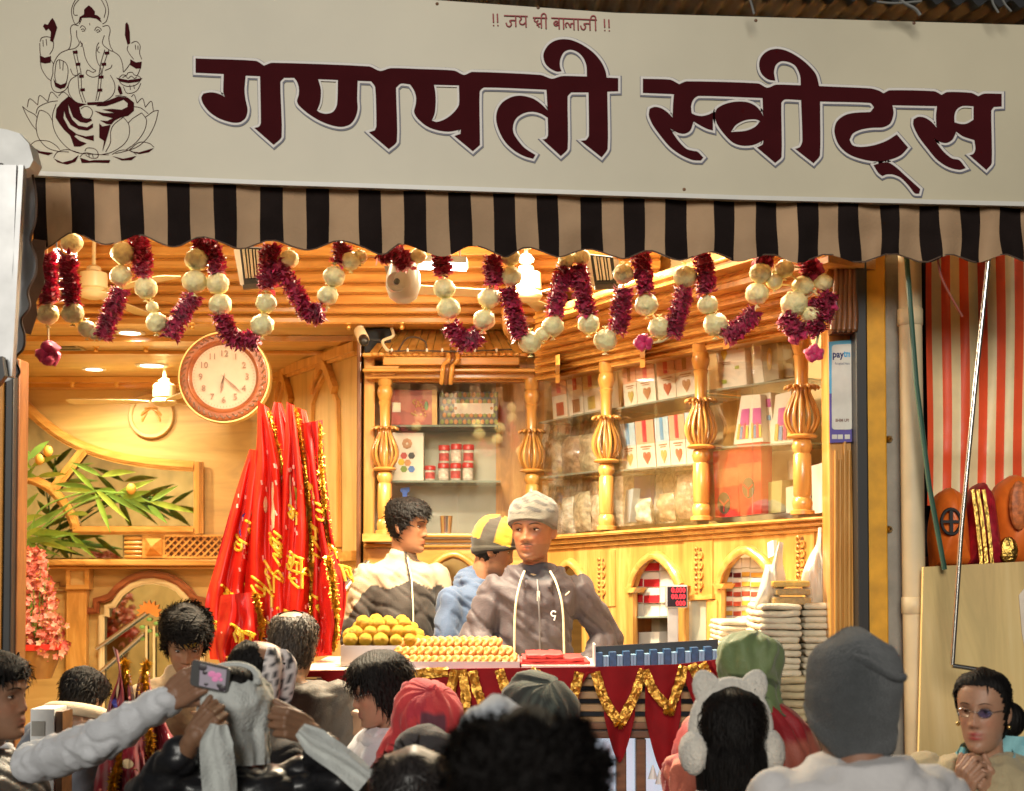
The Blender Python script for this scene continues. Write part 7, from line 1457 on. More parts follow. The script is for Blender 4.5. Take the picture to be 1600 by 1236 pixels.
            m = MB(); m.tube([s.H(v + (v - c) * .04) for v in vs[1:12]], [.0006, .001, .0013, .0015, .0015, .0015, .0015, .0015, .0013, .001, .0006], 5); s.out('lash', m.v, m.f, HAIRM, eo)
            if brow:
                q = []
                for t in [i / 8 for i in range(9)]:
                    x = sg * (.012 + .038 * t); z = .0315 + .007 * math.sin(PI * min(1, t * .9)) - .004 * t; a = math.asin(max(-1, min(1, x / .0755))); p = head_pt(z, a); q.append(p + Vector((0, -.0006, 0)))
                m = MB(); m.tube([s.H(v) for v in q], [.0022 * brow, .0034 * brow, .0036 * brow, .0036 * brow, .0034 * brow, .003 * brow, .0026 * brow, .002 * brow, .001 * brow], 6, flat=.5); s.out('eyebrow', m.v, m.f, browm or HAIRM, s.bodyo)
    def moustache(s, w=.024, th=.003):
        q = []
        for t in [i / 12 for i in range(13)]: x = -w + 2 * w * t; z = -.0475 - .006 * abs(2 * t - 1) ** 2; p = head_pt(z, math.asin(x / .064)); q.append(p + Vector((0, -.0004, 0)))
        m = MB(); m.tube([s.H(v) for v in q], [th * (.35 + .65 * math.sin(PI * i / 12) ** .5) for i in range(13)], 6, flat=.5); s.out('moustache', m.v, m.f, HAIRM, s.bodyo)
    def hair(s, front=.066, back=-.085, side=-.005, thick=.012, top=.008, tufts=500, tl=.035, m_=None, rough=.006, comb=(0, .5, -.7), seed=1, bald=None, part=0., puff=0., lift=.32):
        """hair: a lumpy shell over the scalp plus many thin locks"""
        rnd = random.Random(seed); m_ = m_ or HAIRM; n, rows = 64, 40; vs = []; keep = {}; lo = min(back, side) - .015
        zs = [lo + (.1214 - lo) * i / rows for i in range(rows + 1)]
        def line(x, y):
            f = -y / .09; t = min(1, max(0, (f + .35) / 1.15)); t = t * t * (3 - 2 * t); z = lerp(back, front, t)
            if abs(f) < .45: z = min(z, lerp(side, z, min(1, abs(f) / .45))) if f > 0 else z
            return z
        for i, z in enumerate(zs):
            for k in range(n):
                a = 2 * PI * k / n; p = head_pt(max(z, -.119), a, 0, 0); h = z - line(p.x, p.y); g = thick * min(1, max(0, h / .03)) ** .6 + top * max(0, z / .12) + puff * min(1, max(0, (h) / .06)); nz = noise.noise(p * 28 + Vector((seed, 0, 0))) * rough + noise.noise(p * 70 + Vector((0, seed, 0))) * rough * .5
                q = head_pt(max(z, -.119), a, max(-.004, g + nz * (h > 0)), 0); vs.append(q)
                ok = h > -.004
                if bald: ok = ok and not bald(p)
                keep[i * n + k] = ok
        fs = [f for f in [(i * n + k, i * n + (k + 1) % n, (i + 1) * n + (k + 1) % n, (i + 1) * n + k) for i in range(rows) for k in range(n)] if sum(keep[j] for j in f) >= 3]
        fs.append(tuple(rows * n + k for k in range(n - 1, -1, -1))); good = [i for i in keep if keep[i] and i // n < rows - 1]; cb = Vector(comb)
        V = list(vs); F_ = list(fs)
        for _ in range(tufts):
            p = vs[rnd.choice(good)]; nr = Vector((p.x / .075 ** 2, p.y / .09 ** 2, p.z / .12 ** 2)).normalized(); d = cb + Vector((rnd.gauss(0, .33), rnd.gauss(0, .33), rnd.gauss(0, .33))); d -= nr * d.dot(nr); d = d.normalized() + nr * rnd.uniform(lift * .2, lift); d.normalize(); L = tl * rnd.uniform(.5, 1.3); sd_ = d.cross(nr)
            if sd_.length < .1: continue
            sd_ = sd_.normalized() * rnd.uniform(.0015, .0035); o_ = len(V); c = p - nr * .003; mid = c + d * L * .5 + nr * L * .12; V += [c - sd_, c + sd_, mid + sd_ * .8, mid - sd_ * .8, c + d * L - nr * L * .1]; F_ += [(o_, o_ + 1, o_ + 2, o_ + 3), (o_ + 3, o_ + 2, o_ + 4)]
        s.hairo = s.out('hair', [s.H(v) for v in V], F_, m_); return s.hairo
    def coat(s, m_, infl=.022, voxel=.011, length=-.92, folds=.010, seed=0, collar=.0, hood=None, sleeves=(1, 1), cols=None, name='jacket', puffy=0., neckr=None, fq=9., shoulder=1.):
        """outer garment over torso and sleeves, fused and wrinkled"""
        i_ = infl; m = MB(); nr = neckr or .062
        loft(m, [(-.155 + collar, nr, nr * .95, .028), (-.172, nr + .014, nr + .002, .03), (-.193, (.100 + i_ * .4) * shoulder, .066 + i_ * .4, .03), (-.218, (.140 + i_ * .6) * shoulder, .080 + i_ * .7, .028), (-.25, (.168 + i_ * .6) * shoulder, .094 + i_ * .9, .024), (-.31, .150 + i_, .103 + i_, .02), (-.42, .138 + i_, .112 + i_, .015), (-.56, .136 + i_, .108 + i_, .015), (-.70, .158 + i_, .112 + i_, .018), (length, .172 + i_, .12 + i_, .02)])
        m.v = [s.sh(v) for v in m.v]
        for j, k in enumerate('rl'):
            if not sleeves[j]: continue
            a = s.A[k]; a = [s.sh(a[0]), a[1], a[2]]
            m.capsule([a[0], lerp(a[0], a[1], .5), a[1]], [.055 + i_ * .6, .052 + i_ * .65, .049 + i_ * .6], 16); m.capsule([a[1], lerp(a[1], a[2], .5), a[2]], [.052 + i_ * .6, .048 + i_ * .5, .038 + i_ * .4], 16)
        if hood: m.add([Vector(v) for v in hood.v], hood.f)
        vs, ns, fs = remesh(m, voxel, 3); o_ = []
        for v, n in zip(vs, ns):
            w1 = noise.noise(Vector((v.x * fq, v.y * fq, v.z * fq * .75 + seed))); w2 = noise.noise(Vector((v.x * fq * 2.3 + seed, v.y * fq * 2.3, v.z * fq * 1.6)))
            w3 = noise.noise(Vector(((v.x * .8 + v.z) * fq * 1.7, v.y * fq, (v.z - abs(v.x)) * fq * .5 + seed))); d = -folds * (abs(w1) * 1.7 - .35) - folds * .35 * abs(w2) - folds * 1.1 * max(0, .22 - abs(w3)) * 3
            if puffy: d += puffy * (abs(math.sin(v.z * 46 + .8 * w1)) ** .6 - .6)
            o_.append(v + n * d)
        s.coato = s.out(name, o_, fs, m_, cols=[cols(v) for v in vs] if cols else None); return s.coato
    def beanie(s, m_, rim=.03, back=-.02, thick=.010, top=.02, fold=.0, name='beanie', cols=None, seed=0, peak=0., slope=0.):
        n, rows = 56, 34; vs = []; zl = lambda a: lerp(back, rim, .5 + .5 * math.cos(a))
        for i in range(rows + 1):
            for k in range(n):
                a = 2 * PI * k / n; z = lerp(zl(a), .1212, (i / rows) ** .8); g = thick + top * max(0, z / .12) ** 2 + noise.noise(Vector((math.cos(a) * 2, math.sin(a) * 2, z * 22 + seed))) * .005
                if fold and i / rows < fold: g += .006 * (1 if i / rows < fold * .85 else .4)
                if i == 0: g = .002
                p = head_pt(z, a, g, 0); p.z += peak * max(0, (z - .05) / .07) ** 1.5; p.y += slope * max(0, z / .12) ** 2; vs.append(p)
        fs = [(i * n + k, i * n + (k + 1) % n, (i + 1) * n + (k + 1) % n, (i + 1) * n + k) for i in range(rows) for k in range(n)] + [tuple(rows * n + k for k in range(n - 1, -1, -1))]
        return s.out(name, [s.H(v) for v in vs], fs, m_, cols=[cols(v) for v in vs] if cols else None)
    def headscarf(s, m_, opening=(60, .075, -.11), low=-.30, flare=.17, thick=.018, folds=.008, cols=None, name='headscarf', seed=0, back=0., peak=.0, open_=True, turn=0.):
        """cloth over the head that falls to the shoulders, open at the face"""
        n, rows = 72, 46; vs = []; half, zt, zb = opening
        for i in range(rows + 1):
            z = lerp(.1213, low, i / rows)
            for k in range(n):
                a = 2 * PI * k / n
                if z > -.03: p = head_pt(z, a, thick + peak * max(0, z / .12), 0)
                else:
                    t = min(1, (-.03 - z) / (-.03 - low)); w, f, b = ht(-.03); wd = lerp(w + thick, flare, t ** 1.3); dp = lerp(f + thick, flare * .72, t ** 1.4); db = lerp(b + thick, flare * .72 + back, t ** 1.2); p = Vector((math.sin(a) * wd, -math.cos(a) * (dp if math.cos(a) > 0 else db) + .02 * t, z))
                nn = Vector((p.x, p.y, 0)); nn = nn.normalized() if nn.length > .01 else Vector((0, 0, 1)); w1 = noise.noise(Vector((math.sin(a) * 2.4, math.cos(a) * 2.4, z * 10 + math.sin(a + 1) * 1.3 + seed))); w2 = noise.noise(Vector((math.sin(a) * 5, math.cos(a) * 5, z * 22 + math.sin(a + 1) * 2 + seed))); p = p + nn * (folds * (1.4 - abs(w1) * 3.6) + folds * .5 * w2); vs.append(p)
        def isopen(p_): 
            x, y, z = p_; 
            if y > -.02: return False
            zc, zr = (zt + zb) / 2, (zt - zb) / 2; xr = math.sin(R(half)) * .09; return (x / xr) ** 2 + ((z - zc) / zr) ** 2 < 1
        fs = []
        for i in range(rows):
            for k in range(n):
                q = (i * n + k, i * n + (k + 1) % n, (i + 1) * n + (k + 1) % n, (i + 1) * n + k)
                if open_ and all(isopen(vs[j]) for j in q): continue
                fs.append(q)
        fs.append(tuple(range(n)))
        HV = []
        for v in vs:
            t = min(1, max(0, (-.02 - v.z) / .16)); HV.append(lerp(s.H(v), s.sh(v), t * t * (3 - 2 * t)))
        return s.out(name, HV, fs, m_, cols=[cols(v) for v in vs] if cols else None)
    def shawl(s, m_, top=-.17, low=-1.0, w0=.10, w1=.27, w2=.31, d=.78, folds=.014, seed=0, cols=None, name='shawl'):
        n, rows = 84, 40; vs = []
        for i in range(rows + 1):
            t = i / rows; z = lerp(top, low, t)
            for k in range(n):
                a = 2 * PI * k / n; w = lerp(w0, w1, min(1, t / .2) ** .6) if t < .2 else lerp(w1, w2, (t - .2) / .8); dd = w * d * (1 if t > .1 else .9); p = Vector((math.sin(a) * w, -math.cos(a) * dd + .02, z)); nn = Vector((p.x, p.y, 0)).normalized(); w1_ = noise.noise(Vector((math.sin(a) * 3.4, math.cos(a) * 3.4 + z * 1.2, z * 2.4 + seed))); w2_ = noise.noise(Vector((math.sin(a) * 8, math.cos(a) * 8, z * 4 + seed)))
                vs.append(s.sh(p + nn * (folds * (1.2 - abs(w1_) * 4) + folds * .4 * w2_)))
        fs = [(i * n + k, i * n + (k + 1) % n, (i + 1) * n + (k + 1) % n, (i + 1) * n + k) for i in range(rows) for k in range(n)]
        return s.out(name, vs, fs, m_, cols=[cols(v) for v in vs] if cols else None)
    def part(s, name, mb, m_, parent=None, smooth=60, head=True): return s.out(name, [s.H(v) for v in mb.v] if head else list(mb.v), mb.f, m_, parent, smooth, mi=mb.m)
    def hand(s, elbow, wrist, fdir, nrm, curls, thumb=(.75, .55, -.25), size=1., flip=1, spread=.05, skin=None):
        """forearm, palm, four fingers and a thumb in one surface; local person coordinates. nrm points out of the back of the hand"""
        Y = Vector(fdir).normalized(); Zn = Vector(nrm); Zn = (Zn - Y * Zn.dot(Y)).normalized(); X = Y.cross(Zn) * flip; W_ = Vector(wrist); m = MB(); k = size
        m.capsule([lerp(Vector(elbow), W_, .62), lerp(Vector(elbow), W_, .8), W_, W_ + Y * .02 * k], [.026 * k, .029 * k, .026 * k, .026 * k], 16)
        kn = [(.031, .088, 1.), (.0105, .093, 1.06), (-.0105, .089, 1.), (-.030, .079, .8)]
        for j, (x, y, l) in enumerate(kn):
            K = W_ + X * x * k + Y * y * k; m.capsule([W_ + X * x * .62 * k + Y * .012 * k, lerp(W_ + X * x * .8 * k, K, .5), K], [.0150 * k, .0140 * k, .0112 * k], 12)
            ang = 0.; p = K; pts = [p]; d0 = (Y + X * spread * (1.5 - j)).normalized()
            for q, (ln, cu) in enumerate(zip((.043 * l, .027 * l, .022 * l), curls[j])):
                ang += R(cu); d = d0 * math.cos(ang) - Zn * math.sin(ang); p = p + d * ln * k; pts.append(p)
            m.capsule(pts, [.0100 * k, .0092 * k, .0084 * k, .0074 * k], 12)
        m.capsule([W_ + X * .012 * k + Y * .018 * k - Zn * .004 * k, W_ + X * .030 * k + Y * .045 * k - Zn * .010 * k], [.0165 * k, .0150 * k], 12)
        t0 = W_ + X * .030 * k + Y * .042 * k - Zn * .010 * k; td = (X * thumb[0] + Y * thumb[1] + Zn * thumb[2]).normalized(); t1 = t0 + td * .040 * k; td2 = (td + Y * .35 - Zn * .1).normalized(); t2 = t1 + td2 * .034 * k; m.capsule([t0, t1, t2], [.0135 * k, .0112 * k, .0090 * k], 12)
        vs, ns, fs = remesh(m, .0034, 2); sk = skin or s.skin; cols = []
        for v in vs: q = noise.noise(v * 60) * .08; cols.append([c * (1 + q) for c in sk])
        return s.out('hand', vs, fs, SKINM, s.bodyo, cols=cols)
def cloth(name, col, rough=.8, var=.16, vs=12, bump=.35, bs=240, sheen=.15): return mat(name, col, rough, var=var, vs=vs, bump=bump, bs=bs, sheen=sheen)
STAFF = 'shop staff behind the counter'
FZ = FLOOR_Z
# --- salesman in the grey jacket
p = Person('salesman in a grey zip jacket and patterned grey beanie behind the counter', 833, 830, 5.8, yaw=4, hyaw=-24, hpitch=4, sc=1.08, ground=FZ, skin=(.235, .10, .046), group=STAFF, wide=1.12)
p.arms([Vector((.185, .01, -.275)), Vector((.305, .06, -.45)), Vector((.18, -.13, -.56))], [Vector((-.165, .01, -.275)), Vector((-.255, .0, -.45)), Vector((-.13, -.20, -.56))])
p.body(beard=.34, voxel=.0046); p.eyes(look=(-.45, .02), brow=1.1, lid=.42); p.moustache(.025, .0024)
JK = vcol('grey_jacket', .62, 0, .25, 160, .1, .35, .05, 7)
def jcol(v):
    c = (.054, .041, .045)
    if v.z > -.20 and v.y < .0 and abs(v.x) < .05: c = (.03, .03, .04)
    return c
hd = MB(); hd.sphere((0, .085, -.185), (.135, .075, .06), 20, 12)
for sg in (-1, 1): hd.capsule([Vector((sg * .105, .04, -.165)), Vector((sg * .085, -.03, -.185)), Vector((sg * .05, -.085, -.225))], [.028, .026, .018], 12)
p.coat(JK, .024, .0085, -.90, .013, 3, collar=.018, hood=hd, cols=jcol, neckr=.066)
m = MB(); m.tube([Vector((0, -.075, -.20)), Vector((.0, -.120, -.25)), Vector((.002, -.150, -.35)), Vector((.004, -.152, -.50)), Vector((.006, -.15, -.66))], .004, 6); zp = p.part('zip', m, mat('zip_dark', (.08, .07, .07), .5), head=False)
m = MB(); m.box((-.006, -.128, -.285), (.006, -.120, -.245)); p.part('zip_pull', m, mat('pull_pale', (.6, .55, .45), .4), zp, 0, False)
CORD = mat('cream_cord', (.66, .56, .36), .7, var=.2, vs=60)
for sg, l in ((-1, .30), (1, .31)):
    m = MB(); q = catmull([Vector((sg * .052, -.075, -.165)), Vector((sg * .075, -.118, -.22)), Vector((sg * .095, -.150, -.32)), Vector((sg * .100, -.158, -.20 - l))], 6); m.tube(q, .0046, 7); co = p.part('cord', m, CORD, head=False); m = MB(); m.capsule([q[-1], q[-1] - Vector((0, 0, .022))], .006, 8); p.part('cord_tip', m, STEEL, co, 60, False)
m = MB(); q = [Vector((.058 + .010 * math.cos(a), -.157, -.335 + .010 * math.sin(a))) for a in [R(30 + 36 * k) for k in range(9)]]; m.tube(q + [Vector((.060, -.158, -.362))], .003, 6); p.part('chest_emblem', m, WHITE, head=False)
m = MB(); m.tube([Vector((.108, -.128, -.262)), Vector((.126, -.122, -.247))], .0028, 6); p.part('shoulder_mark', m, CORD, head=False)
def bcol(v):
    a = math.atan2(v.x, -v.y); base_ = (.095, .086, .067)
    if v.z > .075:
        k = math.sin(a * 9 + v.z * 120) + math.sin(v.z * 210 + a * 3); return (.042, .038, .034) if k > .25 else (.098, .088, .07)
    return base_
p.beanie(vcol('knit_beanie', .85, 0, .6, 320, .2, .2, .14, 40), .046, -.035, .014, .012, .0, cols=bcol, peak=.016, slope=.02)
# collar of the shirt underneath
m = MB(); q = [Vector((.056 * math.sin(a), .022 - .056 * math.cos(a), -.165 - .02 * math.cos(a))) for a in [2 * PI * k / 24 for k in range(25)]]; m.tube(q, .009, 8); p.part('shirt_collar', m, cloth('beige_shirt', (.42, .30, .17)), head=False)
# --- boy in the two-tone jacket
p = Person('boy with short black hair in a cream and dark brown jacket behind the counter', 637, 824, 6.2, yaw=24, hyaw=46, hpitch=6, sc=.98, ground=FZ, skin=(.25, .11, .05), group=STAFF)
p.arms([Vector((.175, .01, -.27)), Vector((.22, -.02, -.52)), Vector((.16, -.16, -.70))], [Vector((-.185, .02, -.27)), Vector((-.245, .02, -.53)), Vector((-.20, -.12, -.73))])
p.body(voxel=.0046); p.eyes(look=(.2, -.12), brow=1.15, lid=.5)
p.hair(front=.060, back=-.055, side=.0, thick=.012, top=.022, tufts=700, tl=.04, comb=(0, -.75, -.15), rough=.008, seed=3)
def tcol(v):
    zz = -.30 + .045 * abs(((abs(v.x) * 9) % 2) - 1) - (.13 * max(0, abs(v.x) - .17) / .1)
    if v.z > zz and not (abs(v.x) < .012 and v.y < 0): return (.34, .255, .165)
    return (.040, .031, .025)
m2 = MB(); m2.capsule([Vector((0, .03, -.15)), Vector((0, .03, -.19))], [.072, .08], 20)
p.coat(vcol('twotone_jacket', .7, 0, .3, 200, .1, .3, .05, 9), .024, .0085, -.90, .011, 8, collar=.03, cols=tcol, neckr=.070, hood=m2)
m = MB(); m.tube([Vector((0, -.06, -.15)), Vector((.0, -.118, -.25)), Vector((0, -.142, -.40)), Vector((0, -.142, -.62))], .0035, 6); p.part('zip', m, CORD, head=False)
# --- young man with the yellow and black cap, blue hooded top
p = Person('young man in a yellow and black cap and blue hooded top, behind the salesman', 770, 860, 6.15, yaw=40, hyaw=52, hpitch=16, sc=1.0, ground=FZ, skin=(.28, .125, .06), group=STAFF)
p.arms([Vector((.18, .01, -.27)), Vector((.22, -.08, -.52)), Vector((.16, -.24, -.62))], [Vector((-.19, .02, -.27)), Vector((-.25, -.02, -.53)), Vector((-.16, -.20, -.68))])
p.body(voxel=.006, beard=.3); p.eyes(look=(0, -.3), lid=.6)
p.hair(front=.05, back=-.06, side=-.03, thick=.007, top=.0, tufts=150, tl=.02)
def ccol(v):
    a = (math.atan2(v.x, -v.y) + 2 * PI) % (2 * PI); k = int(a / (2 * PI) * 8)
    if v.z < .035: return (.035, .03, .022)
    return (.44, .26, .025) if k % 2 == 0 else (.045, .038, .03)
p.beanie(vcol('panel_cap', .8, 0, .4, 260, .1, .2, .1, 30), .028, -.045, .013, .016, .14, name='cap', cols=ccol, peak=.02)
hd = MB(); hd.sphere((0, .07, -.155), (.125, .085, .075), 20, 12); hd.capsule([Vector((-.10, .03, -.15)), Vector((-.07, -.07, -.19)), Vector((0, -.11, -.23)), Vector((.07, -.07, -.19)), Vector((.10, .03, -.15))], [.03, .028, .02, .028, .03], 12)
p.coat(cloth('blue_fleece', (.048, .076, .138), .85, .14, 8), .022, .009, -.9, .011, 12, collar=.01, hood=hd, neckr=.07)
# --- man holding up the phone, far left
p = Person('man in white kurta and black padded vest raising a phone at the left edge', -8, 1092, 3.9, yaw=64, hyaw=14, hpitch=0, sc=1.0, skin=(.26, .135, .08))
sh = p.L(52, 1206, 3.75); el = p.L(150, 1160, 3.5); wr = p.L(262, 1094, 3.36)
p.arms(None, [sh, el, wr]); 
p.A = {'r': [Vector((-.185, .015, -.265)), Vector((-.235, .03, -.53)), Vector((-.21, -.07, -.76))], 'l': [sh, el, wr]}
p.body(voxel=.0055, beard=.15); p.eyes(look=(.1, 0), lid=.4, brow=1.2)
p.hair(front=.058, back=-.075, side=-.015, thick=.014, top=.016, tufts=900, tl=.04, comb=(0, .2, -.6), seed=5)
KUR = cloth('white_kurta', (.62, .63, .66), .8, .06, 6)
p.coat(KUR, .014, .0075, -.9, .010, 20, collar=.02, name='kurta', neckr=.066, fq=11.)
VST = mat('black_vest', (.016, .016, .017), .42, var=.3, vs=12, bump=.3, bs=30)
p.coat(VST, .040, .010, -.85, .010, 22, collar=-.005, sleeves=(0, 0), name='vest', neckr=.078, shoulder=.92)
hn = p.hand(el, wr, p.L(318, 1052, 3.31) - wr, p.L(250, 1040, 3.1) - wr, [(35, 45, 35), (42, 50, 40), (48, 55, 40), (52, 55, 40)], thumb=(.45, .8, -.5), size=1.08, flip=1)
ph = thing('mobile_phone', 'black phone held up by the white-sleeved man, its screen showing a pink picture', 'phone', P(322, 1062, 3.3))
m = MB(); q = smooth_poly([(300, 1034), (304, 1031), (356, 1043), (360, 1047), (356, 1080), (352, 1083), (300, 1071), (297, 1067)], 3); m.prism([P(a.x, a.y, 3.30) for a in q], (.002, .010, 0)); m.build('case', BLACK, ph)
m = MB(); m.prism(pxs([(313, 1037), (354, 1047), (351, 1080), (311, 1071)], 3.2985), (0, .001, 0)); scn = glow('phone_screen', (.5, .42, .5), .2); m.build('screen', scn, ph)
m = MB()
for a_, b_, r_ in ((331, 1053, .009), (341, 1055, .008), (336, 1061, .008), (345, 1062, .005)): m.sphere(P(a_, b_, 3.2975), (r_, .0006, r_ * .8), 10, 6)
m.build('screen_picture', glow('screen_pink', (.9, .25, .5), .4), ph)
m = MB()
for a_, b_, r_ in ((317, 1043, .010), (347, 1075, .009), (343, 1071, .007), (320, 1051, .006), (322, 1069, .005)): m.sphere(P(a_, b_, 3.2975), (r_, .0006, r_ * .8), 10, 6)
m.build('screen_picture', mat('screen_dark2', (.03, .02, .03), .3), ph)
# --- young man looking down, yellow forehead mark
def ymark(h): k = min(1, gs(h.x, .018, .03) * gs(h.z, .050, .010) * 1.5 * (h.y < -.03)); return (k, (.62, .45, .06))
p = Person('young man with messy dark hair and a yellow forehead mark, looking down', 290, 1004, 4.8, yaw=10, hyaw=6, hpitch=32, sc=.90, skin=(.31, .155, .085))
p.arms(); p.body(voxel=.005, mark=ymark); p.eyes(look=(0, -.5), lid=.8)
p.hair(front=.062, back=-.07, side=.0, thick=.014, top=.026, tufts=2600, tl=.045, comb=(.3, -.3, .1), rough=.014, seed=9, lift=.5, m_=mat('messy_hair', (.012, .009, .007), .6, spec=.14, var=.6, vs=110, bump=.9, bs=150, stretch=(.35, .35, 1)))
p.coat(cloth('tan_jacket', (.46, .30, .15), .75, .10, 7), .022, .010, -.9, .010, 31, collar=.035, neckr=.075)
# --- person bending in grey coat with cream cap, far left
p = Person('person in a slate grey coat and cream cap bending, seen from behind', 128, 1096, 4.9, yaw=165, hpitch=30, sc=.92, skin=(.28, .15, .09), lean=-.2, up=.11)
p.arms(); p.body(voxel=.008); p.hair(front=.06, back=-.06, tufts=500, thick=.012, top=.012, seed=12)
p.coat(cloth('slate_coat', (.15, .16, .19), .85, .12, 8), .045, .012, -.9, .016, 33, neckr=.08)
m = MB(); q = [Vector((.105 * math.sin(a), .115 * -math.cos(a) + .01, -.055 + .03 * math.cos(a))) for a in [2 * PI * k / 30 for k in range(31)]]; m.tube(q, .026, 10); p.part('cream_cap_roll', m, cloth('cream_fleece', (.66, .52, .34), .9, .1, 10), smooth=180)
# --- person wrapping a pale scarf round the head, from behind
p = Person('person in black puffer jacket wrapping a pale grey scarf round the head', 368, 1124, 3.4, yaw=180, hpitch=8, sc=.92, skin=(.22, .115, .065), up=.085)
e1, w1 = p.L(262, 1232, 3.30), p.L(300, 1156, 3.22); e2, w2 = p.L(520, 1225, 3.3), p.L(486, 1142, 3.24)
s1, s2 = Vector((.19, .02, -.27)), Vector((-.19, .02, -.27))
p.A = {'l': [s1, p.L(236, 1250, 3.36), lerp(p.L(236, 1250, 3.36), w1, .74)], 'r': [s2, p.L(548, 1250, 3.36), lerp(p.L(548, 1250, 3.36), w2, .76)]}
p.body(voxel=.008); p.hair(front=.06, back=-.06, tufts=0, thick=.006, top=.004, seed=14)
PUF = mat('black_puffer', (.012, .012, .014), .35, var=.3, vs=10, bump=.3, bs=26, spec=.5)
p.coat(PUF, .045, .010, -.95, .010, 41, collar=.0, puffy=.012, neckr=.085)
SCF = cloth('pale_scarf', (.50, .52, .50), .9, .07, 14, .5, 160)
p.headscarf(SCF, opening=(50, .07, -.10), low=-.125, flare=.095, thick=.020, folds=.009, seed=4, back=.02)
# the cloth's loose upper edge with dark hair showing, and the two hanging ends
m = MB(); m.sphere((0, .066, .112), (.064, .052, .030), 18, 10, Matrix.Rotation(R(-24), 3, 'X')); p.part('hair_gap', m, HAIRM, smooth=180)
m = MB(); q = [Vector((.074 * math.cos(a), .075 + .045 * math.sin(a) + .01, .103 - .045 * math.sin(a))) for a in [R(180 + 200 * k / 20 - 10) for k in range(21)]]; m.tube(q, .012, 8); p.part('scarf_fold', m, SCF, smooth=180)
for pts, w in ((((342, 1132), (338, 1170), (342, 1215), (346, 1290)), .085), (((468, 1140), (500, 1165), (535, 1190), (572, 1222)), .070)):
    m = MB(); q = catmull([p.L(x, y, 3.17) for x, y in pts], 8)
    nb_ = len(q); vs = []
    for i, c in enumerate(q):
        t_ = (q[min(i + 1, nb_ - 1)] - q[max(i - 1, 0)]).normalized(); u = t_.cross(Vector((0, 1, .15))).normalized()
        for k in range(9): x = (k / 8 - .5); vs.append(c + u * x * w * (.55 + .45 * min(1, i / 6)) + Vector((0, .014 * math.cos(x * 9 + i * .12) + .012 * noise.noise(Vector((x * 4, i * .2, w * 50))), 0)))
    m.add(vs, [(i * 9 + k, i * 9 + k + 1, i * 9 + k + 10, i * 9 + k + 9) for i in range(nb_ - 1) for k in range(8)]); p.part('scarf_end', m, SCF, smooth=180, head=False)
p.hand(e1, w1, p.L(346, 1110, 3.2) - w1, p.L(290, 1120, 2.9) - w1, [(62, 70, 45), (66, 72, 46), (70, 74, 48), (74, 74, 48)], thumb=(.4, .8, -.6), size=.98, flip=-1)
p.hand(e2, w2, p.L(430, 1124, 3.17) - w2, p.L(480, 1100, 2.9) - w2, [(60, 68, 45), (64, 70, 46), (68, 72, 48), (72, 74, 48)], thumb=(.4, .8, -.6), size=1.0, flip=1)
# --- balding man with patterned scarf
p = Person('balding dark-haired man with a white and black patterned scarf over one side', 404, 1062, 4.15, yaw=150, hyaw=-22, hpitch=10, sc=1.0, skin=(.26, .135, .08))
p.arms(); p.body(voxel=.006, beard=.2); p.eyes(look=(0, -.3), lid=.5)
p.hair(front=.075, back=-.085, side=-.02, thick=.008, top=.0, tufts=500, tl=.02, seed=17, bald=lambda q: q.z > .065 and q.y < .045)
p.coat(cloth('dark_shawl', (.035, .03, .03), .85), .03, .011, -.9, .012, 44, neckr=.075)
PATS = vcol('patterned_scarf', .85, 0, .3, 200, .1, .2, .1, 20)
m = MB(); vs = []; cols_ = []
for i in range(25):
    for k in range(13):
        u, v = i / 24, k / 12; a = R(-150 + 150 * u * .9); z = lerp(.105, -.16, u); q = head_pt(max(-.118, min(.12, z)), R(-35 - 75 * v), .020 + .012 * math.sin(v * 9 + u * 3), 0); q.z = z; vs.append(q); nz = noise.noise(Vector((u * 9, v * 9, 3))); cols_.append((.03, .03, .035) if nz > .12 else (.62, .56, .54))
fs = [(i * 13 + k, i * 13 + k + 1, i * 13 + k + 14, i * 13 + k + 13) for i in range(24) for k in range(12)]
p.out('patterned_scarf', [p.H(v) for v in vs], fs, PATS, cols=cols_)
# --- man with thinning hair in the olive grey jacket
p = Person('man with thinning greyish hair in an olive grey jacket, seen from behind', 458, 1010, 4.7, yaw=172, hpitch=8, sc=1.02, skin=(.34, .20, .12), up=.085)
p.arms(); p.body(voxel=.007); p.hair(front=.075, back=-.09, side=-.03, thick=.006, top=.002, tufts=1900, tl=.030, m_=HAIRG, seed=21, comb=(.1, .3, -.8), bald=lambda q: (q.x ** 2 + (q.y - .045) ** 2) < .036 ** 2 and q.z > .06)
def ocol(v): return (.14, .115, .09)
p.coat(cloth('olive_jacket', (.115, .095, .075), .7, .14, 7), .052, .010, -.92, .012, 47, collar=.012, neckr=.080)
m = MB(); q = [Vector((.15 * math.sin(a), .135 - .02 * math.cos(a * 2), -.30 - .02 * math.cos(a))) for a in [R(-60 + 120 * k / 16) for k in range(17)]]; m.tube(q, .004, 5); p.part('back_seam', m, BLACK, head=False)
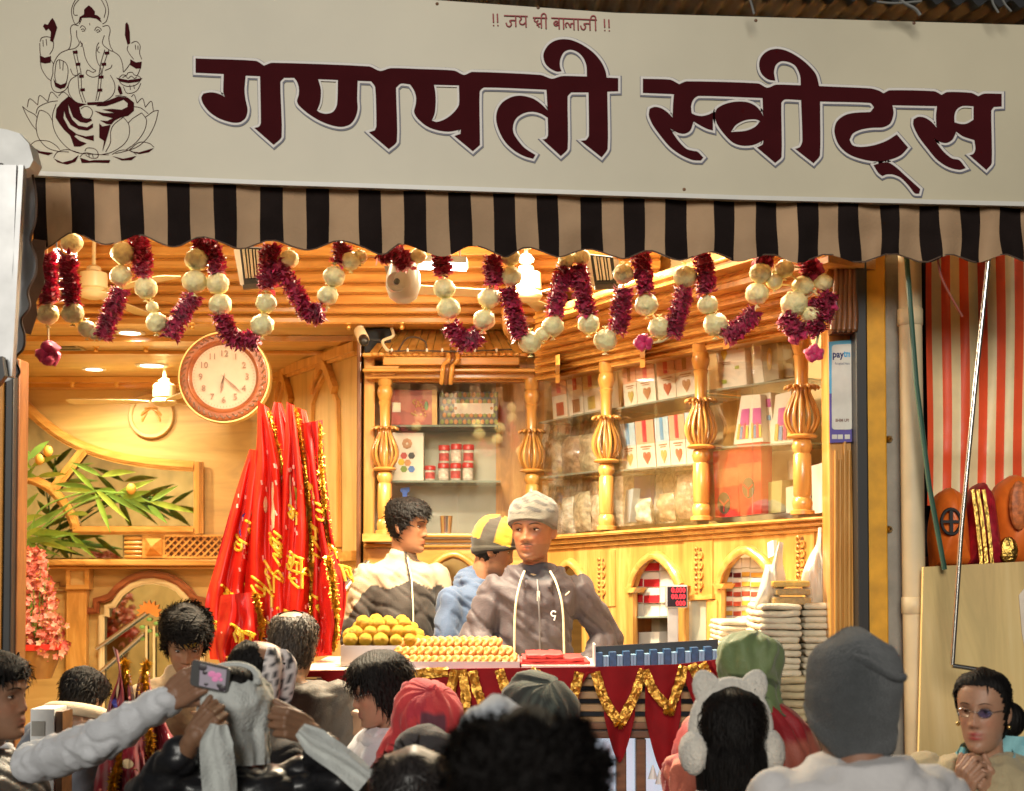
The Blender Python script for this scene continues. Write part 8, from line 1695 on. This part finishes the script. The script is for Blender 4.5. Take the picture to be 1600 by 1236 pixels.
# --- girl with glasses and white shawl
p = Person('girl with black bobbed hair and glasses in a white lined shawl, looking down left', 594, 1081, 4.4, yaw=-50, hyaw=-28, hpitch=14, sc=.92, skin=(.38, .20, .125))
p.arms(k_=.64); p.body(fem=1, voxel=.0048, lips=(.34, .12, .10)); p.eyes(look=(0, -.4), lid=.65, brow=.8)
p.hair(front=.052, back=-.105, side=-.04, thick=.024, top=.010, tufts=1300, tl=.055, comb=(0, .1, -1), seed=23, rough=.005)
GL = mat('silver_wire', (.75, .72, .68), .2, 1.)
def glasses(p, rim=GL, tint=None):
    g_ = MB()
    for sg in (-1, 1):
        q = [Vector((sg * .033 + .021 * math.cos(a), -.100 + .012 * abs(sg * .033 + .021 * math.cos(a)) / .05, .008 + .014 * math.sin(a))) for a in [2 * PI * k / 22 for k in range(23)]]; g_.tube(q, .0011, 6)
        g_.tube([Vector((sg * .054, -.088, .011)), Vector((sg * .074, -.05, .012)), Vector((sg * .080, .01, .008))], .0011, 6)
    g_.tube([Vector((-.012, -.1, .010)), Vector((0, -.108, .013)), Vector((.012, -.1, .010))], .0011, 6); o = p.part('glasses', g_, rim, p.bodyo)
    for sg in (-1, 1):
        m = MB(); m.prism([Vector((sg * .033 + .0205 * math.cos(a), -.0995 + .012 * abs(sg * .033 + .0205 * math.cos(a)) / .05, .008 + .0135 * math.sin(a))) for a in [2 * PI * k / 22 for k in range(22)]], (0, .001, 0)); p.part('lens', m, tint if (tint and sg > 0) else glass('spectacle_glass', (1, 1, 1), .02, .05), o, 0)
glasses(p)
WS = vcol('white_shawl', .85, 0, .4, 200, .15, .2, .06, 12)
p.shawl(WS, -.14, -.95, .085, .20, .25, .8, .012, 51, cols=lambda v: (.80, .80, .84) if abs((math.atan2(v.x, -v.y) * 7) % 1 - .5) < .035 else (.58, .57, .60), name='shawl')
m = MB(); m.tube([Vector((.06, -.02, -.17)), Vector((.02, -.085, -.19)), Vector((-.04, -.07, -.18)), Vector((-.07, 0, -.16))], .03, 10); p.part('shawl_roll', m, cloth('white_roll', (.6, .58, .6)), smooth=180, head=False)
# --- woman in the red headscarf, face down
p = Person('woman in a red and maroon headscarf bowing her face, beige cap rim at the brow', 664, 1132, 4.15, yaw=16, hyaw=14, hpitch=32, sc=.96, skin=(.20, .11, .07))
p.arms(k_=.64); p.body(fem=1, voxel=.006); p.eyes(look=(0, -.4), lid=.85); p.hair(front=.05, tufts=100, thick=.006, top=0)
def rcol(v):
    a = math.atan2(v.x, -v.y)
    if -.75 < a < .05 and .045 < v.z < .108 and v.y < .02: return (.12, .035, .05)
    if v.z < -.16 and -1.6 < a < -.3 and v.z > -.24: return (.09, .03, .04)
    return (.52, .045, .05) if noise.noise(v * 7) < .12 else (.40, .03, .045)
p.headscarf(vcol('red_headscarf', .75, 0, .3, 160, .15, .25, .12, 14), opening=(50, .045, -.12), low=-.34, flare=.21, thick=.024, folds=.010, cols=rcol, seed=7)
m = MB(); q = [head_pt(.040, R(-62 + 124 * k / 20), .013, 0) for k in range(21)]; m.tube(q, .012, 8); p.part('cap_rim', m, cloth('beige_knit', (.42, .30, .16), .9, .2, 40), smooth=180)
p.shawl(cloth('pink_red_shawl', (.58, .06, .09), .8, .14, 8), -.2, -.95, .10, .21, .25, .8, .014, 53)
# --- smaller figures low in the middle
p = Person('person with a dark cap with pale mint underside, between red headscarf and the dark head', 664, 1206, 3.7, yaw=150, hpitch=12, sc=.92, skin=(.2, .11, .07))
p.arms(); p.body(voxel=.008); p.hair(tufts=0, thick=.002, top=0)
p.beanie(cloth('dark_cap', (.04, .034, .035), .8), .03, -.06, .014, .010, .0, name='cap'); m = MB(); q = [head_pt(-.035 + .075 * math.cos(R(200 - 140 * k / 16) * .6), R(95 + 130 * k / 16), .020, 0) for k in range(17)]; m.tube(q, .011, 8, flat=.6); p.part('cap_lining', m, cloth('mint_lining', (.50, .60, .48), .8, .08), smooth=180)
p.coat(cloth('dark_coat_b', (.03, .03, .03)), .03, .013, -.9, .01, 55)
p = Person('person with brown-black hair low in front of the red shawl, seen from behind', 646, 1254, 3.0, yaw=185, sc=.94, skin=(.2, .11, .07))
p.arms(); p.body(voxel=.009); p.hair(front=.06, back=-.10, thick=.014, top=.006, tufts=1500, tl=.05, m_=mat('soft_black_hair', (.022, .018, .017), .45, var=.5, vs=90, stretch=(1, 1, .2)), seed=33); p.coat(cloth('dark_coat_c', (.05, .045, .045)), .03, .013, -.9, .01, 56)
# --- person in the dark green-grey hood
p = Person('person hooded in a dark green-grey shawl, bending to the right', 836, 1126, 4.3, yaw=52, hyaw=6, hpitch=30, sc=1.0, skin=(.15, .085, .06))
p.arms(k_=.64); p.body(voxel=.007); p.eyes(look=(0, -.4), lid=.9); p.hair(tufts=0, thick=.002, top=0)
def gcol(v): k = noise.noise(Vector((math.atan2(v.x, -v.y) * 5, v.z * 2, 2))); return (.075, .085, .072) if k > .1 else (.040, .044, .040)
p.headscarf(vcol('dark_hood', .85, 0, .3, 160, .1, .2, .15, 16), opening=(56, .05, -.12), low=-.30, flare=.19, thick=.026, folds=.011, cols=gcol, seed=9, peak=.012)
p.shawl(cloth('dark_brown_shawl', (.075, .055, .045), .85, .2, 8), -.19, -.98, .11, .25, .33, .8, .016, 57)
# --- man with the white cloth cap
p = Person('person wearing a white cloth cap, mostly hidden by the dark head in front', 778, 1204, 2.7, yaw=172, sc=.95, skin=(.2, .11, .07))
p.arms(); p.body(voxel=.009); p.hair(front=.05, tufts=200)
p.beanie(cloth('white_cap', (.66, .70, .76), .8, .06, 10), .045, .0, .014, .012, .0, name='cap', peak=.015); p.coat(cloth('dark_coat_d', (.03, .028, .028)), .03, .014, -.9, .01, 58)
# --- woman with the green headscarf and red shawl
p = Person('woman with a green printed headscarf and dark red shawl at the counter', 1172, 1050, 4.2, yaw=140, hpitch=10, sc=.94, skin=(.25, .13, .08))
p.arms(k_=.64); p.body(fem=1, voxel=.008); p.hair(tufts=0, thick=.002, top=0)
def gr(v):
    k = noise.noise(v * 22) ; k2 = noise.noise(v * 9 + Vector((3, 0, 0)))
    if k > .2 and v.z < -.02: return (.06, .08, .035)
    t = min(1, max(0, k2 + .5)); return (.12 + .04 * t, .17 + .04 * t, .065 + .025 * t)
p.headscarf(vcol('green_scarf', .6, 0, .3, 160, .2, .35, .12, 14), opening=(50, .06, -.10), low=-.15, flare=.145, thick=.022, folds=.010, cols=gr, seed=13, back=.02)
def rd(v): k = noise.noise(v * 6 + Vector((9, 0, 0))); return (.45, .12, .08) if k > .3 else (.32, .016, .022)
p.shawl(vcol('red_print_shawl', .55, 0, .25, 140, .1, .4, .15, 10), -.10, -1.0, .10, .235, .29, .85, .020, 61, cols=rd)
p = Person('woman in a salmon and red printed shawl bowing before the drape, beside the white earmuffs', 1082, 1236, 4.1, yaw=170, hpitch=20, sc=.9, skin=(.25, .13, .08))
p.arms(k_=.64); p.body(fem=1, voxel=.009); p.hair(tufts=0, thick=.002, top=0)
def sal(v): k = noise.noise(v * 13); return (.58, .16, .10) if k > -.05 else (.30, .03, .03)
p.headscarf(vcol('salmon_scarf', .7, 0, .3, 160, .2, .35, .12, 14), low=-.26, flare=.16, thick=.02, folds=.012, cols=sal, seed=15); p.shawl(vcol('salmon_scarf', .7), -.19, -.9, .10, .23, .27, .85, .016, 62, cols=sal)
# --- girl with white cat-ear earmuffs
p = Person('girl with long black hair wearing white fluffy cat-ear earmuffs, seen from behind', 1140, 1146, 3.5, yaw=188, hpitch=2, sc=.95, skin=(.36, .20, .13))
p.arms(); p.body(fem=1, voxel=.008); p.hair(front=.05, back=-.115, side=-.06, thick=.014, top=.004, tufts=2200, tl=.06, comb=(0, .15, -1.1), seed=27, rough=.003, lift=.08)
m = MB(); 
for k in range(900):
    a = R(75 + 210 * random.random()); r_ = .086 + jit(.014); x, y = math.sin(a) * r_, -math.cos(a) * r_ * 1.05 + .01; q = [Vector((x, y * 1.12, -.02 - .05 * random.random())), Vector((x * 1.0, y + .004, -.13)), Vector((x * .9, y + .006, -.20 - random.random() * .05))]; m.ribbon(catmull(q, 3), [.0015, .003, .0035, .0035, .003, .002, .001], .0005, (x, y, 0))
p.part('long_hair', m, HAIRM, smooth=180)
MUF = mat('white_plush', (.66, .62, .55), .95, var=.08, vs=40, bump=.9, bs=130, sheen=.6)
em = MB(); q = [Vector((.098 * math.sin(a), .012, .128 * math.cos(a) + .005)) for a in [R(-86 + 172 * k / 24) for k in range(25)]]; em.capsule(q, .026, 12)
mo = p.part('earmuff_band', em, MUF, smooth=180)
for sg in (-1, 1):
    m = MB(); m.sphere((sg * .110, .020, -.05), (.040, .056, .062), 20, 14)
    for v in m.v: v += Vector((noise.noise(v * 60), noise.noise(v * 60 + Vector((3, 0, 0))), noise.noise(v * 60 + Vector((0, 5, 0))))) * .004
    p.part('ear_pad', m, MUF, mo, 180)
    m = MB(); c = Vector((sg * .066, .012, .125)); d = Vector((sg * .45, 0, 1)).normalized(); e = Vector((1, 0, -sg * .45)).normalized(); m.lathe([(.042, -.014), (.041, .010), (.034, .030), (.021, .048), (.007, .055), (0, .056)], Vector((0, 0, 0)), 16); m.v = [c + e * v.x + Vector((0, .55 * v.y, 0)) + d * v.z for v in m.v]; p.part('cat_ear', m, MUF, mo, 180)
p.coat(cloth('grey_quilted', (.10, .10, .11), .6), .03, .012, -.9, .012, 63, collar=.02, puffy=.008, neckr=.075)
# --- man in the grey beanie and white jacket
p = Person('man in a dark grey knitted beanie and white jacket, seen from behind at the right', 1333, 1115, 3.0, yaw=188, hpitch=2, sc=1.10, skin=(.30, .155, .10), up=.105)
p.arms(); p.body(voxel=.007); p.hair(tufts=0, thick=.002, top=0)
GB = mat('grey_knit', (.058, .064, .068), .95, var=.16, vs=60, bump=.9, bs=300, sheen=.35)
p.beanie(GB, .02, -.10, .016, .020, .17, seed=4, peak=.022, slope=.012)
m = MB(); q = catmull([head_pt(.108, R(150), .034, 0), head_pt(.085, R(172), .034, 0), head_pt(.062, R(200), .030, 0), head_pt(.060, R(226), .026, 0)], 6); m.capsule([v + Vector((0, -.004, .010)) for v in q], [.010] * len(q), 10); p.part('knit_fold', m, GB, smooth=180)
p.coat(cloth('white_jacket', (.60, .58, .58), .7, .05, 5, .2, 60), .040, .011, -.95, .011, 66, collar=.072, neckr=.104, fq=7.)
# --- woman at the right with glasses, hands clasped
p = Person('woman with glasses, teal scarf and beige coat clasping her hands at the right', 1536, 1112, 3.75, yaw=-22, hyaw=-12, hpitch=2, sc=.93, skin=(.40, .215, .135), group='onlookers beside the plywood board', up=.065, wide=.94)
wl, wr_ = p.L(1554, 1244, 3.70), p.L(1500, 1246, 3.68); el_, er_ = p.L(1610, 1300, 3.85), p.L(1470, 1310, 3.8)
p.A = {'l': [Vector((.175, .01, -.27)), el_, lerp(el_, wl, .72)], 'r': [Vector((-.175, .01, -.27)), er_, lerp(er_, wr_, .72)]}
p.body(fem=1, voxel=.0042, lips=(.36, .05, .05)); p.eyes(look=(-.12, .0), lid=.36, brow=.6)
p.hair(front=.088, back=-.10, side=-.02, thick=.010, top=.006, tufts=500, tl=.03, comb=(0, 1, -.5), seed=29, rough=.001, lift=.02)
m = MB(); m.sphere((.050, .105, -.035), (.058, .055, .058), 16, 12); p.part('hair_bun', m, HAIRM, smooth=180)
glasses(p, GL, glass('glint_lens', (.72, .75, 1), .05, .14))  # one lens tinted blue to stand for a reflected LED glint
BC = cloth('beige_coat', (.42, .34, .20), .85, .12, 7)
p.coat(BC, .034, .0095, -.95, .014, 71, collar=.01, neckr=.075)
def teal(v): k = noise.noise(v * 16); return (.10, .33, .40) if k > 0 else (.22, .46, .50)
TS = vcol('teal_scarf', .8, 0, .3, 160, .15, .3, .15, 20)
vs = []; fs = []; n_ = 40
for j in range(9):
    for k in range(n_ + 1):
        a = R(-150 + 300 * k / n_ + 180); u = j / 8; r_ = .074 + .04 * u; z = -.125 - .075 * u + .035 * math.cos(a) * -1; q = Vector((math.sin(a) * r_ * 1.1, -math.cos(a) * r_ + .02, z)); q += Vector((q.x, q.y, 0)).normalized() * .014 * noise.noise(Vector((math.sin(a) * 2, math.cos(a) * 2, u * 2.4))); vs.append(q)
fs = [(j * (n_ + 1) + k, j * (n_ + 1) + k + 1, (j + 1) * (n_ + 1) + k + 1, (j + 1) * (n_ + 1) + k) for j in range(8) for k in range(n_)]
so = p.out('scarf', vs, fs, TS, cols=[teal(v) for v in vs])
for pts, w in ((((1586, 1150), (1576, 1178), (1570, 1208), (1574, 1260)), .125), (((1508, 1168), (1500, 1195), (1496, 1225), (1498, 1260)), .03)):
    q = catmull([p.L(x, y, 3.765) for x, y in pts], 8); vs = []; L_ = len(q)
    for i, c in enumerate(q):
        for k in range(7): x = k / 6 - .5; vs.append(c + Vector((x * w, -.016 * math.cos(x * 7 + i * .1) + .006, 0)))
    p.out('scarf_end', vs, [(i * 7 + k, i * 7 + k + 1, i * 7 + k + 8, i * 7 + k + 7) for i in range(L_ - 1) for k in range(6)], TS, so, cols=[teal(v) for v in vs])
p.hand(er_, wr_, p.L(1520, 1184, 3.62) - wr_, p.L(1478, 1200, 3.56) - wr_, [(40, 60, 30), (44, 62, 30), (48, 64, 30), (52, 64, 30)], thumb=(.4, .8, -.3), size=1.0, flip=-1)
p.hand(el_, wl, p.L(1524, 1186, 3.63) - wl, p.L(1570, 1196, 3.54) - wl, [(42, 60, 30), (46, 62, 30), (50, 64, 30), (54, 64, 30)], thumb=(.4, .8, -.3), size=1.0, flip=1)
m = MB()
for sg in (-1, 1): m.sphere((sg * .082, .0, -.042), .007, 10, 7)
p.part('earring', m, BRASS, p.bodyo, 180)
BANG = mat('bangle_gold', (.7, .42, .14), .25, 1.)
for c, d, mm_ in ((wl + Vector((.012, .012, -.035)), Vector((.3, .2, -.8)), BANG), (wl + Vector((.02, .02, -.05)), Vector((.3, .2, -.8)), mat('bangle_peach', (.7, .36, .22), .3)), (wr_ + Vector((-.012, .012, -.035)), Vector((-.3, .2, -.8)), BANG)):
    d = d.normalized(); e = d.orthogonal().normalized(); f = d.cross(e); m = MB(); m.tube([c + (e * math.cos(a) + f * math.sin(a)) * .037 for a in [2 * PI * k / 28 for k in range(29)]], .0032, 8); p.part('bangle', m, mm_, smooth=180, head=False)
# --- big dark head close to the camera
p = Person('out of focus head with fluffy black hair in the foreground, seen from behind', 822, 1282, 1.75, yaw=180, sc=1.04, skin=(.22, .12, .08))
p.arms(); p.body(voxel=.009)
p.hair(front=.05, back=-.10, side=-.06, thick=.014, top=.004, tufts=7000, tl=.030, comb=(0, .1, .1), rough=.022, seed=31, lift=.9)
p.coat(cloth('black_coat_e', (.02, .02, .02)), .03, .014, -.9, .01, 73)
